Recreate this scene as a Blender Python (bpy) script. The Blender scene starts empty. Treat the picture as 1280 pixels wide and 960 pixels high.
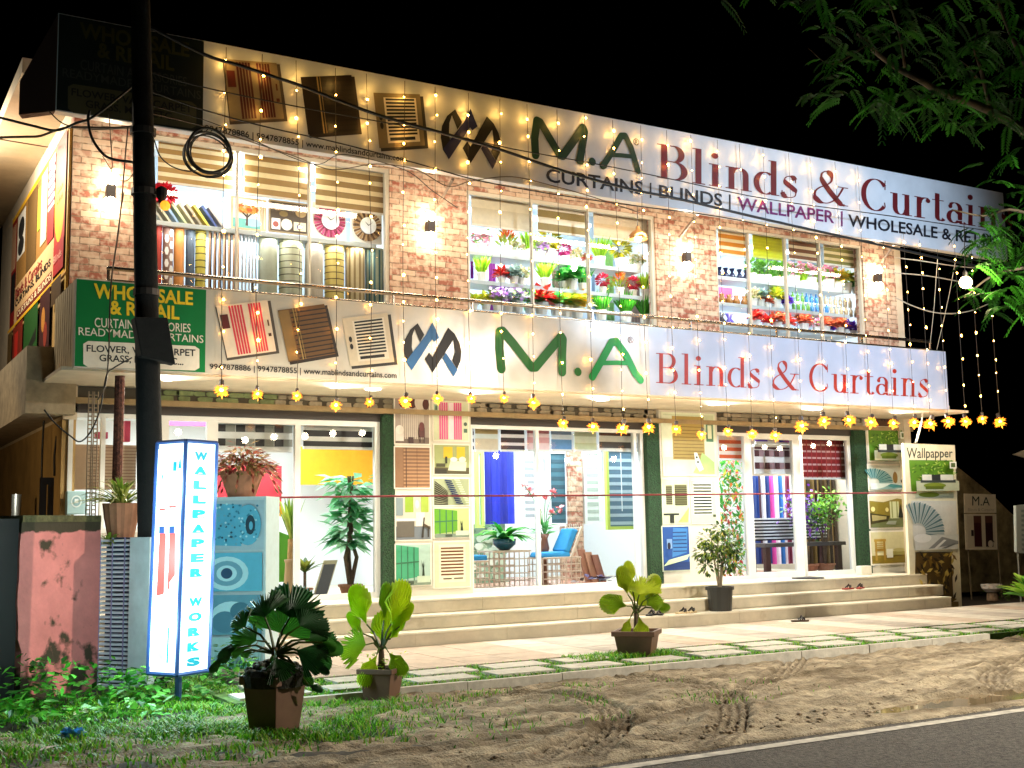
import bpy, bmesh, math, random
from mathutils import Vector, Matrix, noise

# ------------------------------------------------------------------ camera, sky, lamps, exposure
SC = bpy.context.scene
COL = SC.collection
CAM_F, PITCH, ROLL, YAW = 1477.96, 0.11909, -0.018004, 0.526004
EYE = Vector((0, 0, 1.35))
_cp, _sp, _cr, _sr, _cy, _sy = math.cos(PITCH), math.sin(PITCH), math.cos(ROLL), math.sin(ROLL), math.cos(YAW), math.sin(YAW)
VIEW = (Matrix(((_cr, -_sr, 0), (_sr, _cr, 0), (0, 0, 1))) @ Matrix(((1, 0, 0), (0, _cp, _sp), (0, -_sp, _cp)))
        @ Matrix(((1, 0, 0), (0, 0, -1), (0, 1, 0))) @ Matrix(((_cy, -_sy, 0), (_sy, _cy, 0), (0, 0, 1))))
cam_data = bpy.data.cameras.new('camera')
cam = bpy.data.objects.new('camera', cam_data)
COL.objects.link(cam)
cam_data.sensor_width = 36
cam_data.lens = 36 * CAM_F / 1280
cam_data.clip_start, cam_data.clip_end = 0.1, 600
cam.matrix_world = Matrix.Translation(EYE) @ Matrix((VIEW[0], -VIEW[1], -VIEW[2])).transposed().to_4x4()
SC.camera = cam

world = bpy.data.worlds.new('World')
SC.world = world
world.use_nodes = True
wn = world.node_tree
bg = wn.nodes['Background']
sky = wn.nodes.new('ShaderNodeTexSky')
sky.sky_type = 'NISHITA'
sky.sun_disc = False
sky.sun_elevation = math.radians(-6)
sky.sun_rotation = math.radians(200)
wn.links.new(sky.outputs[0], bg.inputs[0])
bg.inputs[1].default_value = 0.012

SC.view_settings.view_transform = 'Standard'
SC.view_settings.look = 'None'
SC.view_settings.gamma = 1.0
SC.view_settings.exposure = 0.55
SC.render.engine = 'CYCLES'
cy = SC.cycles
cy.use_denoising = True
cy.max_bounces = 6
cy.diffuse_bounces = 3
cy.glossy_bounces = 3
cy.transmission_bounces = 4
cy.transparent_max_bounces = 10
cy.caustics_reflective = cy.caustics_refractive = False
cy.sample_clamp_indirect = 6
cy.sample_clamp_direct = 0


def lamp(name, kind, loc, power, color, size=0.2, size_y=None, aim=None, spot=None, blend=.6, spread=None):
    d = bpy.data.lights.new(name, kind)
    d.energy = power
    d.color = color
    if kind == 'AREA':
        d.size = size
        if size_y:
            d.shape = 'RECTANGLE'
            d.size_y = size_y
        if spread:
            d.spread = math.radians(spread)
    else:
        d.shadow_soft_size = size
    if kind == 'SPOT':
        d.spot_size = math.radians(spot)
        d.spot_blend = blend
    o = bpy.data.objects.new(name, d)
    COL.objects.link(o)
    o.location = loc
    if aim is not None:
        o.rotation_euler = (Vector(aim) - Vector(loc)).to_track_quat('-Z', 'Y').to_euler()
    return o


COLD, WARM, NEUT, AMBER = (.62, .80, 1), (1, .72, .4), (1, .93, .82), (1, .55, .16)
# street lamp over the road, right of the frame: it lights the right half of both signs and the road
lamp('street_lamp_light', 'SPOT', (13.2, 5.6, 5.3), 1800, COLD, .16, aim=(12.4, 12.46, 4.9), spot=74, blend=.9)
lamp('road_lamp_light', 'SPOT', (11.0, 4.4, 4.6), 1800, (1, .91, .76), .12, aim=(8.2, 8.0, 0), spot=112, blend=.7)
# shop rooms
for x, w in ((4.6, 2.7), (8.9, 2.7), (13.2, 2.7)):
    lamp('upper_room_light', 'AREA', (x, 14.75, 5.95), 62, (.90, .96, 1), w, .3, aim=(x, 14.3, 3.6))
    lamp('shelf_front_fill', 'AREA', (x, 13.93, 5.30), 7, (.96, .98, 1), w, .05, aim=(x, 14.2, 4.2))  # fill lamp added below the blinds to brighten the goods
for x, w, p in ((4.6, 3.6, 165), (9.2, 3.6, 155), (13.3, 3.0, 150)):
    lamp('shop_room_light', 'AREA', (x, 15.2, 2.90), p, (.86, .95, 1), w, 1.9, aim=(x, 15.2, 0))
# recessed lights in the soffit under the lower sign
for x in (3.2, 5.2, 7.0, 8.9, 10.9, 12.7, 14.6):
    lamp('soffit_light', 'SPOT', (x, 13.1, 2.99), 150, (1, .94, .80), .07, aim=(x, 11.2, 0), spot=165, blend=.4)
# lamps under the eave of the upper sign that wash the brick
for x in (3.2, 5.4, 7.6, 9.8, 12.0, 14.6):
    lamp('eave_light', 'AREA', (x, 12.66, 5.64), 20, (1, .84, .64), 1.6, .08, aim=(x, 13.7, 4.6))
lamp('side_eave_light', 'AREA', (1.0, 15.4, 6.1), 130, (1, .86, .66), 1.6, .2, aim=(2.26, 15.2, 4.4))
lamp('side_lane_light', 'SPOT', (-.6, 13.5, 2.3), 60, (1, .7, .35), .1, aim=(2.3, 16, 1.3), spot=80)

# ------------------------------------------------------------------ helpers
RND = random.Random(7)


def at(px, py, ax, val):
    d = VIEW.transposed() @ Vector(((px - 640) / CAM_F, (py - 480) / CAM_F, 1))
    return EYE + d * ((val - EYE[ax]) / d[ax])


def aty(px, py, Y):
    return at(px, py, 1, Y)


def ppm(p):                                   # photo pixels per metre at a point
    return CAM_F / (VIEW @ (Vector(p) - EYE)).z


def hexc(h):
    h = h.lstrip('#')
    return tuple(((int(h[i:i + 2], 16) / 255 + .055) / 1.055) ** 2.4 if int(h[i:i + 2], 16) > 10 else int(h[i:i + 2], 16) / 3294.6 for i in (0, 2, 4))


MATS = {}


def mat(name, rgb, rough=.6, noise=0., scale=6., bump=0., metal=0., emit=0., spec=.5, stretch=None, bscale=None):
    if name in MATS:
        return MATS[name]
    m = bpy.data.materials.new(name)
    m.use_nodes = True
    nt = m.node_tree
    b = nt.nodes['Principled BSDF']
    if isinstance(rgb, str):
        rgb = hexc(rgb)
    b.inputs['Base Color'].default_value = (*rgb, 1)
    b.inputs['Roughness'].default_value = rough
    b.inputs['Metallic'].default_value = metal
    b.inputs['Specular IOR Level'].default_value = spec
    if emit:
        b.inputs['Emission Color'].default_value = (*rgb, 1)
        b.inputs['Emission Strength'].default_value = emit
    if noise or bump:
        g = nt.nodes.new('ShaderNodeNewGeometry')
        vec = g.outputs['Position']
        if stretch:
            mp = nt.nodes.new('ShaderNodeMapping')
            mp.inputs['Scale'].default_value = stretch
            nt.links.new(vec, mp.inputs[0])
            vec = mp.outputs[0]
        n = nt.nodes.new('ShaderNodeTexNoise')
        n.inputs['Scale'].default_value = scale
        n.inputs['Detail'].default_value = 6
        n.inputs['Roughness'].default_value = .65
        nt.links.new(vec, n.inputs['Vector'])
        if noise:
            r = nt.nodes.new('ShaderNodeValToRGB')
            r.color_ramp.elements[0].position, r.color_ramp.elements[1].position = .3, .7
            r.color_ramp.elements[0].color = (*[max(0, c * (1 - noise)) for c in rgb], 1)
            r.color_ramp.elements[1].color = (*[min(1, c * (1 + noise)) for c in rgb], 1)
            nt.links.new(n.outputs[0], r.inputs[0])
            nt.links.new(r.outputs[0], b.inputs['Base Color'])
        if bump:
            n2 = n
            if bscale:
                n2 = nt.nodes.new('ShaderNodeTexNoise')
                n2.inputs['Scale'].default_value = bscale
                n2.inputs['Detail'].default_value = 5
                nt.links.new(vec, n2.inputs['Vector'])
            bm_ = nt.nodes.new('ShaderNodeBump')
            bm_.inputs['Strength'].default_value = bump
            bm_.inputs['Distance'].default_value = .03
            nt.links.new(n2.outputs[0], bm_.inputs['Height'])
            nt.links.new(bm_.outputs[0], b.inputs['Normal'])
    MATS[name] = m
    return m


def C(h, rough=.55):                          # a plain paint or print of one colour
    return mat('paint_' + h + ('' if rough == .55 else '_%d' % (rough * 100)), h, rough, noise=.06, scale=14)


def leafmat(name, h, trans=.25):
    if name in MATS:
        return MATS[name]
    m = mat(name, h, .42, noise=.35, scale=9)
    nt = m.node_tree
    b = nt.nodes['Principled BSDF']
    t = nt.nodes.new('ShaderNodeBsdfTranslucent')
    t.inputs[0].default_value = (*[min(1, c * 1.6) for c in hexc(h)], 1)
    mx = nt.nodes.new('ShaderNodeMixShader')
    mx.inputs[0].default_value = trans
    nt.links.new(b.outputs[0], mx.inputs[1])
    nt.links.new(t.outputs[0], mx.inputs[2])
    nt.links.new(mx.outputs[0], nt.nodes['Material Output'].inputs[0])
    return m


def glass_mat():
    m = bpy.data.materials.new('clear_glass')
    m.use_nodes = True
    nt = m.node_tree
    nt.nodes.remove(nt.nodes['Principled BSDF'])
    t = nt.nodes.new('ShaderNodeBsdfTransparent')
    t.inputs[0].default_value = (.97, .985, .98, 1)
    g = nt.nodes.new('ShaderNodeBsdfGlossy')
    g.inputs['Roughness'].default_value = .02
    f = nt.nodes.new('ShaderNodeFresnel')
    f.inputs[0].default_value = 1.4
    mx = nt.nodes.new('ShaderNodeMixShader')
    for a, b in ((f.outputs[0], mx.inputs[0]), (t.outputs[0], mx.inputs[1]), (g.outputs[0], mx.inputs[2]), (mx.outputs[0], nt.nodes['Material Output'].inputs[0])):
        nt.links.new(a, b)
    return m


GLASS = glass_mat()
ORG, CH = {}, {}                              # world origin and children of each object built


class MB:
    """collects shapes in world coordinates; build() links them as one mesh object"""

    def __init__(s):
        s.v, s.f, s.m, s.mats = [], [], [], []

    def mi(s, m):
        if m not in s.mats:
            s.mats.append(m)
        return s.mats.index(m)

    def add(s, vs, fs, m):
        k, i = len(s.v), s.mi(m)
        s.v += [Vector(v) for v in vs]
        for f in fs:
            s.f.append([k + j for j in f])
            s.m.append(i)
        return s

    def box(s, x0, x1, y0, y1, z0, z1, m):
        return s.add([(x, y, z) for z in (z0, z1) for y in (y0, y1) for x in (x0, x1)],
                     [(0, 2, 3, 1), (4, 5, 7, 6), (0, 1, 5, 4), (2, 6, 7, 3), (0, 4, 6, 2), (1, 3, 7, 5)], m)

    def hexa(s, p, m):                        # 4 bottom corners, 4 top corners, both counter-clockwise from above
        return s.add(p, [(3, 2, 1, 0), (4, 5, 6, 7), (0, 1, 5, 4), (1, 2, 6, 5), (2, 3, 7, 6), (3, 0, 4, 7)], m)

    def poly(s, ps, m):
        return s.add(ps, [list(range(len(ps)))], m)

    def slab(s, ps, d, m):                    # polygon ps given thickness: back face offset by vector d
        n = len(ps)
        d = Vector(d)
        ps = [Vector(p) for p in ps]
        return s.add(ps + [p + d for p in ps], [list(range(n)), list(range(2 * n - 1, n - 1, -1))] + [(i, i + n, (i + 1) % n + n, (i + 1) % n) for i in range(n)], m)

    def tube(s, pts, r, m, n=6, caps=True):
        pts = [Vector(p) for p in pts]
        rs = r if isinstance(r, (list, tuple)) else [r] * len(pts)
        k = len(s.v)
        vs, up = [], None
        for i, p in enumerate(pts):
            t = (pts[min(i + 1, len(pts) - 1)] - pts[max(i - 1, 0)]).normalized()
            if up is None:
                up = Vector((0, 0, 1)) if abs(t.z) < .9 else Vector((0, 1, 0))
            a = t.cross(up)
            a = a.normalized() if a.length > 1e-6 else Vector((1, 0, 0))
            b = a.cross(t).normalized()
            up = b
            vs += [p + (a * math.cos(q) + b * math.sin(q)) * rs[i] for q in (2 * math.pi * j / n for j in range(n))]
        fs = [(i * n + j, i * n + (j + 1) % n, (i + 1) * n + (j + 1) % n, (i + 1) * n + j) for i in range(len(pts) - 1) for j in range(n)]
        if caps:
            fs += [list(range(n - 1, -1, -1)), [(len(pts) - 1) * n + j for j in range(n)]]
        return s.add(vs, fs, m)

    def lathe(s, c, prof, m, n=16, caps=True, sx=1, sy=1, rot=0):   # prof: (radius, height) from bottom to top
        c = Vector(c)
        vs = [c + Vector((r * sx * math.cos(a), r * sy * math.sin(a), z)) for r, z in prof for a in (2 * math.pi * j / n + rot for j in range(n))]
        fs = [(i * n + j, i * n + (j + 1) % n, (i + 1) * n + (j + 1) % n, (i + 1) * n + j) for i in range(len(prof) - 1) for j in range(n)]
        if caps:
            fs += [list(range(n - 1, -1, -1)), [(len(prof) - 1) * n + j for j in range(n)]]
        return s.add(vs, fs, m)

    def ball(s, c, r, m, n=8, k=5, sz=1):
        return s.lathe(c, [(r * math.sin(math.pi * i / k) + 1e-4, -r * sz * math.cos(math.pi * i / k)) for i in range(k + 1)], m, n)

    def leaf(s, p, d, L, W, m, droop=.3, up=None):      # a bent pointed blade of four faces
        p, d = Vector(p), Vector(d).normalized()
        up = up or Vector((RND.uniform(-.5, .5), RND.uniform(-.5, .5), 1))
        a = d.cross(up)
        a = a.normalized() if a.length > 1e-5 else Vector((1, 0, 0))
        q = p + d * L * .5 + Vector((0, 0, -droop * L * .12))
        e = p + d * L + Vector((0, 0, -droop * L * .5))
        return s.add([p, q + a * W * .5, e, q - a * W * .5, q + Vector((0, 0, -W * .12))], [(0, 1, 4), (1, 2, 4), (2, 3, 4), (3, 0, 4)], m)

    def build(s, name, parent=None, smooth=False, bevel=0):
        vs = s.v
        if parent is not None:
            o0 = ORG[parent.name]
        else:
            lo = [min(v[i] for v in vs) for i in range(3)]
            hi = [max(v[i] for v in vs) for i in range(3)]
            o0 = Vector(((lo[0] + hi[0]) / 2, (lo[1] + hi[1]) / 2, lo[2]))
        me = bpy.data.meshes.new(name)
        me.from_pydata([v - o0 for v in vs], [], s.f)
        for m in s.mats:
            me.materials.append(m)
        me.polygons.foreach_set('material_index', s.m)
        if smooth:
            me.polygons.foreach_set('use_smooth', [True] * len(s.f))
        me.update()
        o = bpy.data.objects.new(name, me)
        COL.objects.link(o)
        ORG[o.name] = o0
        if parent is not None:
            o.parent = parent
            CH.setdefault(parent.name, []).append(o)
        else:
            o.location = o0
        if bevel:
            b = o.modifiers.new('bevel', 'BEVEL')
            b.width = bevel
            b.segments = 2
            b.limit_method = 'ANGLE'
        return o


def tag(o, label=None, cat=None, group=None, kind=None):
    if label:
        o['label'] = label
    if cat:
        o['category'] = cat
    if group:
        o['group'] = group
    if kind:
        o['kind'] = kind
    return o


def thing(name, loc, label, cat, group=None, kind='thing'):
    o = bpy.data.objects.new(name, None)
    o.empty_display_size = .1
    COL.objects.link(o)
    o.location = loc
    ORG[o.name] = Vector(loc)
    return tag(o, label, cat, group, kind)


def copy_tree(o, loc=None, parent=None, label=None, rot=None):
    c = o.copy()
    COL.objects.link(c)
    ORG[c.name] = Vector(loc) if loc is not None else ORG[o.name]
    if parent is not None:
        c.parent = parent
        CH.setdefault(parent.name, []).append(c)
    if loc is not None:
        c.location = loc
    if rot is not None:
        c.rotation_euler = rot
    if label:
        c['label'] = label
    for ch in CH.get(o.name, ()):
        copy_tree(ch, None, c)
    return c


NTH = ('first second third fourth fifth sixth seventh eighth ninth tenth eleventh twelfth thirteenth fourteenth fifteenth sixteenth seventeenth eighteenth '
       'nineteenth twentieth twenty-first twenty-second twenty-third twenty-fourth twenty-fifth twenty-sixth twenty-seventh twenty-eighth twenty-ninth thirtieth thirty-first thirty-second').split()


# ---- flat printing on a quad: corners bl, br, tr, tl in the world; u, v run 0..1
class Quad:
    def __init__(s, bl, br, tr, tl):
        s.c = [Vector(p) for p in (bl, br, tr, tl)]
        s.n = (s.c[1] - s.c[0]).cross(s.c[3] - s.c[0]).normalized()

    def __call__(s, u, v, d=0):
        a, b, c, e = s.c
        return a * (1 - u) * (1 - v) + b * u * (1 - v) + c * u * v + e * (1 - u) * v + s.n * d

    def sub(s, u0, v0, u1, v1, d=0):
        return Quad(s(u0, v0, d), s(u1, v0, d), s(u1, v1, d), s(u0, v1, d))


def qpx(pts, Y):                              # photo corners bl, br, tr, tl on the plane y = Y
    return Quad(*[aty(x, y, Y) for x, y in pts])


def rpx(x0, y0, x1, y1, Y):                   # an upright rectangle (X0, X1, Z0, Z1) from photo pixels
    a, b, c, d = aty(x0, y1, Y), aty(x1, y1, Y), aty(x1, y0, Y), aty(x0, y0, Y)
    return (a.x + d.x) / 2, (b.x + c.x) / 2, (a.z + b.z) / 2, (c.z + d.z) / 2


def xzq(x0, x1, z0, z1, Y):
    return Quad((x0, Y, z0), (x1, Y, z0), (x1, Y, z1), (x0, Y, z1))


def pic(mb, q, shapes, d=.002, step=.0012):
    """shapes: ('r',u0,v0,u1,v1,hex) ('e',cx,cy,rx,ry,hex) ('p',[(u,v)..],hex) ('h',u0,v0,u1,v1,n,duty,hex) horizontal bars ('v',...) vertical bars"""
    for sh in shapes:
        k = sh[0]
        m = C(sh[-1]) if isinstance(sh[-1], str) else sh[-1]
        if k == 'r':
            u0, v0, u1, v1 = sh[1:5]
            mb.poly([q(u0, v0, d), q(u1, v0, d), q(u1, v1, d), q(u0, v1, d)], m)
        elif k == 'e':
            cx, cy_, rx, ry = sh[1:5]
            mb.poly([q(cx + rx * math.cos(a), cy_ + ry * math.sin(a), d) for a in (2 * math.pi * i / 20 for i in range(20))], m)
        elif k == 'p':
            mb.poly([q(u, v, d) for u, v in sh[1]], m)
        elif k == 'h':
            u0, v0, u1, v1, n, du = sh[1:7]
            for i in range(n):
                a = v0 + (v1 - v0) * i / n
                b = a + (v1 - v0) / n * du
                mb.poly([q(u0, a, d), q(u1, a, d), q(u1, b, d), q(u0, b, d)], m)
        elif k == 'v':
            u0, v0, u1, v1, n, du = sh[1:7]
            for i in range(n):
                a = u0 + (u1 - u0) * i / n
                b = a + (u1 - u0) / n * du
                mb.poly([q(a, v0, d), q(b, v0, d), q(b, v1, d), q(a, v1, d)], m)
        d += step
    return d


TEXTS = {}


def text_shape(s, bold):
    if (s, bold) not in TEXTS:
        c = bpy.data.curves.new('lettering_curve', 'FONT')
        c.body = s
        c.offset = bold
        c.resolution_u = 3
        o = bpy.data.objects.new('lettering_curve', c)
        COL.objects.link(o)
        me = bpy.data.meshes.new_from_object(o.evaluated_get(bpy.context.evaluated_depsgraph_get()))
        vs = [(v.co.x, v.co.y) for v in me.vertices]
        fs = [list(p.vertices) for p in me.polygons]
        bpy.data.meshes.remove(me)
        bpy.data.objects.remove(o)
        bpy.data.curves.remove(c)
        x0, x1 = min(v[0] for v in vs), max(v[0] for v in vs)
        y0, y1 = min(v[1] for v in vs), max(v[1] for v in vs)
        TEXTS[s, bold] = ([((x - x0) / (x1 - x0), (y - y0) / (y1 - y0)) for x, y in vs], fs)
    return TEXTS[s, bold]


def text(mb, q, s, m, bold=.012, d=.004):     # the lettering's own extent fills the quad
    vs, fs = text_shape(s, bold)
    mb.add([q(u, v, d) for u, v in vs], fs, m)


def spline(pts, n=6):                         # Catmull-Rom through the points
    pts = [Vector(p) for p in pts]
    P = [pts[0] * 2 - pts[1]] + pts + [pts[-1] * 2 - pts[-2]]
    out = []
    for i in range(1, len(P) - 2):
        a, b, c, d = P[i - 1:i + 3]
        for j in range(n):
            t = j / n
            out.append(((2 * b) + (c - a) * t + (2 * a - 5 * b + 4 * c - d) * t * t + (3 * b - a - 3 * c + d) * t ** 3) / 2)
    return out + [pts[-1]]


def pen(mb, q, pts, wfun, m, d):              # a stroke of changing width on a quad; wfun(tangent, t) -> width in v units; aspect handled by q
    pts = [Vector(p) for p in pts]
    L, R = [], []
    for i, p in enumerate(pts):
        t = (pts[min(i + 1, len(pts) - 1)] - pts[max(i - 1, 0)]).normalized()
        w = wfun(t, i / (len(pts) - 1)) / 2
        nrm = Vector((-t.y, t.x))
        L.append(p + nrm * w)
        R.append(p - nrm * w)
    n = len(pts)
    mb.add([q(v.x, v.y, d) for v in L + R], [(n + i, n + i + 1, i + 1, i) for i in range(n - 1)], m)


# Didone-like letters drawn with a pen that is thick on verticals and hair-thin on horizontals. Cap height 1, x-height .66
THICK, THIN = .12, .026


def _didone(t, f):
    return THIN + (THICK - THIN) * abs(t.y) ** 1.5


def arc(cx, cy_, rx, ry, a0, a1, n=18):
    return [(cx + rx * math.cos(math.radians(a0 + (a1 - a0) * i / n)), cy_ + ry * math.sin(math.radians(a0 + (a1 - a0) * i / n))) for i in range(n + 1)]


def V2(ps):
    return [Vector((p[0], p[1])) for p in ps]


def _st(x, y0, y1):
    return ('s', [(x, y0), (x, y1)])


def _hl(x0, x1, y):
    return ('t', [(x0, y), (x1, y)])


SERIF = {   # letter: (advance, strokes); 's' = stem (thick), 't' = hairline, 'c' = contrast curve, 'd' = dot
    'B': (.80, [_st(.18, 0, 1), _hl(.02, .40, .982), _hl(.02, .42, .018), _hl(.2, .42, .525), ('c', arc(.38, .755, .20, .235, -90, 90)), ('c', arc(.40, .27, .25, .257, -90, 90))]),
    'l': (.40, [_st(.18, 0, 1.04), _hl(.03, .34, .018), _hl(.03, .2, 1.02)]),
    'i': (.40, [_st(.18, 0, .66), _hl(.03, .34, .018), _hl(.03, .2, .645), ('d', (.17, .90), .085)]),
    'n': (.72, [_st(.18, 0, .66), _hl(.03, .33, .018), _hl(.03, .2, .645), ('c', arc(.36, .45, .17, .20, 165, 0)), _st(.53, 0, .46), _hl(.40, .68, .018)]),
    'd': (.68, [('c', arc(.31, .33, .23, .325, 55, 305)), _st(.52, 0, 1.04), _hl(.38, .53, 1.02), _hl(.52, .66, .018)]),
    's': (.54, [('k', [(.40, .56), (.34, .635), (.24, .65), (.13, .57), (.16, .44), (.30, .33), (.41, .22), (.39, .07), (.25, .012), (.13, .03), (.06, .14)]), ('t', [(.41, .47), (.41, .66)]), ('t', [(.055, 0), (.055, .2)])]),
    '&': (1.02, [('k', [(.86, .56), (.80, .42), (.66, .18), (.46, .03), (.25, .02), (.10, .14), (.10, .32), (.22, .46), (.42, .58), (.54, .72), (.52, .90), (.40, .985), (.28, .90), (.27, .74), (.38, .54), (.58, .28), (.78, .06), (.9, .018)]), _hl(.68, 1.0, .565), _hl(.82, 1.0, .018)]),
    'C': (.86, [('c', arc(.46, .5, .34, .485, 38, 318, 26)), ('t', [(.74, .70), (.74, .99)]), ('t', [(.725, .3), (.75, .16)])]),
    'u': (.72, [_st(.18, .18, .66), _hl(.03, .2, .645), ('c', arc(.35, .21, .17, .195, 180, 345)), _st(.53, 0, .66), _hl(.38, .55, .645), _hl(.53, .68, .018)]),
    'r': (.54, [_st(.18, 0, .66), _hl(.03, .36, .018), _hl(.03, .2, .645), ('c', arc(.38, .45, .19, .2, 170, 65)), ('d', (.45, .57), .07)]),
    't': (.46, [_st(.2, .14, .86), _hl(.04, .40, .645), ('c', arc(.31, .15, .11, .135, 180, 330))]),
    'a': (.62, [('c', arc(.29, .43, .18, .215, 140, 0)), _st(.46, .12, .46), ('c', arc(.27, .20, .17, .19, 40, 320)), ('d', (.15, .52), .065), ('c', arc(.55, .1, .09, .09, 180, 330))]),
    ' ': (.30, []),
}


def serif_text(mb, q, s, ma, d0=.004, thick=.12):
    """draws s so that from the first stem to the end of the last letter it spans u 0..1 of q; v 0..1 is baseline to cap height. ma: material or function of u"""
    global THICK
    THICK = thick
    W = sum(SERIF[c][0] for c in s)
    x = 0
    for ch in s:
        adv, strokes = SERIF[ch]
        m = ma(x / W) if callable(ma) else ma

        def Q(u, v, d, x=x):
            return q((x + u) / W, v, d)
        d = d0
        for k, *a in strokes:
            d += .0005
            if k == 's':
                (x0, y0), (x1, y1) = a[0]
                mb.poly([Q(x0 - thick / 2, y0, d), Q(x0 + thick / 2, y0, d), Q(x0 + thick / 2, y1, d), Q(x0 - thick / 2, y1, d)], m)
            elif k == 't':
                pen(mb, Q, a[0], lambda t, f: THIN, m, d)
            elif k == 'c':
                pen(mb, Q, a[0], _didone, m, d)
            elif k == 'k':
                pts = V2(a[0])
                pen(mb, Q, spline(pts, 5), lambda t, f: THIN + (thick * 1.05 - THIN) * (max(0, -t.x * t.y) * 2 if ch == 's' else max(0, (t.x * -t.y)) * 1.9 + .25 * abs(t.y) ** 2), m, d)
            elif k == 'd':
                (cx, cy_), r = a
                mb.poly([Q(cx + r * math.cos(b), cy_ + r * math.sin(b), d) for b in (2 * math.pi * i / 14 for i in range(14))], m)
        x += adv

# ------------------------------------------------------------------ ground, road, paving
YF, YB, YS = 12.46, 13.70, 13.90              # front of the signs, brick wall of the upper floor, shop front
GZ = -.08

rnd = RND


def ground_h(x, y):
    h = GZ + .030 * noise.noise((x * .9, y * 1.3, 0)) + .030 * noise.noise((x * 3.1, y * 4.3, 5)) + .022 * noise.noise((x * 9, y * 13, 2))
    h += .018 * max(0, noise.noise((x * 1.6, y * 3.8, 9)) - .15)
    if y < 6.9:                                # ruts and a shallow puddle along the edge of the road
        h -= .055 * math.exp(-((y - 6.55) / .15) ** 2) * math.exp(-((x - 8.3) / 1.25) ** 4)
        h -= .02 * math.exp(-((y - 6.6) / .14) ** 2) * math.exp(-((x - 5.4) / .8) ** 2)
    if y < 6.55:
        k = max(0, min(1, (y - 6.22) / .3))
        h = -.117 + (h + .117) * k
    e_ = ((x - 8.35) / 1.45) ** 2 + ((y - 6.60) / (.21 + .05 * noise.noise((x * 2, 3, 3)))) ** 2
    if e_ < 1.3:
        h = min(h, -.118 + max(0, e_ - .8) * .05)
    if y < 6.245 + .05 * noise.noise((x * 2.3, 1, 1)) + .03 * noise.noise((x * 9, 4, 1)):
        h = -.15
    return h


NX, NY, X0, X1, Y0, Y1 = 850, 175, .6, 17.5, 6.20, 9.46
mb = MB()
earth = mat('earth', (.40, .33, .225), .95, noise=.6, scale=4.5, bump=1.0, bscale=48)
_nt = earth.node_tree
_b = _nt.nodes['Principled BSDF']
_src = _b.inputs['Base Color'].links[0].from_socket
for _sc, _str, _lo, _hi, _col, _amt in ((1.0, (.55, 2.4, 1), .46, .62, (.11, .075, .035), .85), (7, (.7, 2.6, 1), .54, .68, (.12, .08, .04), .75), (1.4, (1, 2, 1), .58, .72, (.56, .48, .37), .5)):
    _g = _nt.nodes.new('ShaderNodeNewGeometry')
    _m = _nt.nodes.new('ShaderNodeMapping')
    _m.inputs['Scale'].default_value = _str
    _m.inputs['Location'].default_value = (_sc * 3, 1, 0)
    _n = _nt.nodes.new('ShaderNodeTexNoise')
    _n.inputs['Scale'].default_value = _sc
    _n.inputs['Detail'].default_value = 9
    _n.inputs['Roughness'].default_value = .68
    _r = _nt.nodes.new('ShaderNodeValToRGB')
    _r.color_ramp.elements[0].position, _r.color_ramp.elements[1].position = _lo, _hi
    _r.color_ramp.elements[1].color = (_amt, _amt, _amt, 1)
    _x = _nt.nodes.new('ShaderNodeMixRGB')
    _x.inputs[2].default_value = (*_col, 1)
    for _a, _c in ((_g.outputs['Position'], _m.inputs[0]), (_m.outputs[0], _n.inputs['Vector']), (_n.outputs[0], _r.inputs[0]), (_r.outputs[0], _x.inputs[0]), (_src, _x.inputs[1])):
        _nt.links.new(_a, _c)
    _src = _x.outputs[0]
_nt.links.new(_src, _b.inputs['Base Color'])
vs = [(X0 + (X1 - X0) * i / NX, Y0 + (Y1 - Y0) * j / NY, 0) for j in range(NY + 1) for i in range(NX + 1)]
vs = [(x, y, ground_h(x, y)) for x, y, _ in vs]
# tyre tracks pressed into the earth: each wheel leaves a shallow groove with tread bars and a raised rim
import numpy as np
_P = np.array(vs)
_damp_shade = np.zeros(len(_P))
for _tr in ([(3.4, 8.5), (4.9, 9.05), (5.5, 8.5), (5.3, 7.7), (4.7, 6.9), (4.2, 6.4)], [(6.3, 9.9), (6.75, 8.95), (6.7, 8.15), (6.15, 7.3), (5.5, 6.6), (5.1, 6.3)], [(4.0, 6.5), (4.6, 6.95), (5.3, 7.35), (6.6, 7.9), (8.0, 8.7), (9.5, 10)], [(8.6, 6.7), (9.2, 7.3), (10.4, 7.9), (12.5, 8.3), (18, 8.6)]):
    _s = np.array([(v.x, v.y) for v in spline([Vector((x, y, 0)) for x, y in _tr], 10)])
    _best, _along, _acc = np.full(len(_P), 9.), np.zeros(len(_P)), 0.
    for _i in range(len(_s) - 1):
        _a, _d = _s[_i], _s[_i + 1] - _s[_i]
        _L = np.hypot(*_d)
        _t = np.clip(((_P[:, :2] - _a) @ _d) / _L ** 2, 0, 1)
        _q = _P[:, :2] - _a - _t[:, None] * _d
        _dist = np.hypot(_q[:, 0], _q[:, 1])
        _m = _dist < np.abs(_best)
        _sg = np.sign(_d[0] * _q[:, 1] - _d[1] * _q[:, 0])
        _best = np.where(_m, _dist * np.where(_sg == 0, 1, _sg), _best)
        _along = np.where(_m, _acc + _t * _L, _along)
        _acc += _L
    _ab = np.abs(_best)
    _in = np.clip((.15 - _ab) / .03, 0, 1)
    _damp_shade = np.maximum(_damp_shade, _in * np.clip(.45 - .9 * np.sin(_best * 95) * (.6 + .4 * np.sin(_along * 31)), 0, 1))
    _P[:, 2] += np.clip((_P[:, 1] - 6.4) / .3, 0, 1) * (_in * (-.022 + .012 * np.sin(_best * 95) + .004 * np.sin(_along * 50)) + .013 * np.exp(-((_ab - .18) / .03) ** 2))
vs = [tuple(p) for p in _P]
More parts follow.
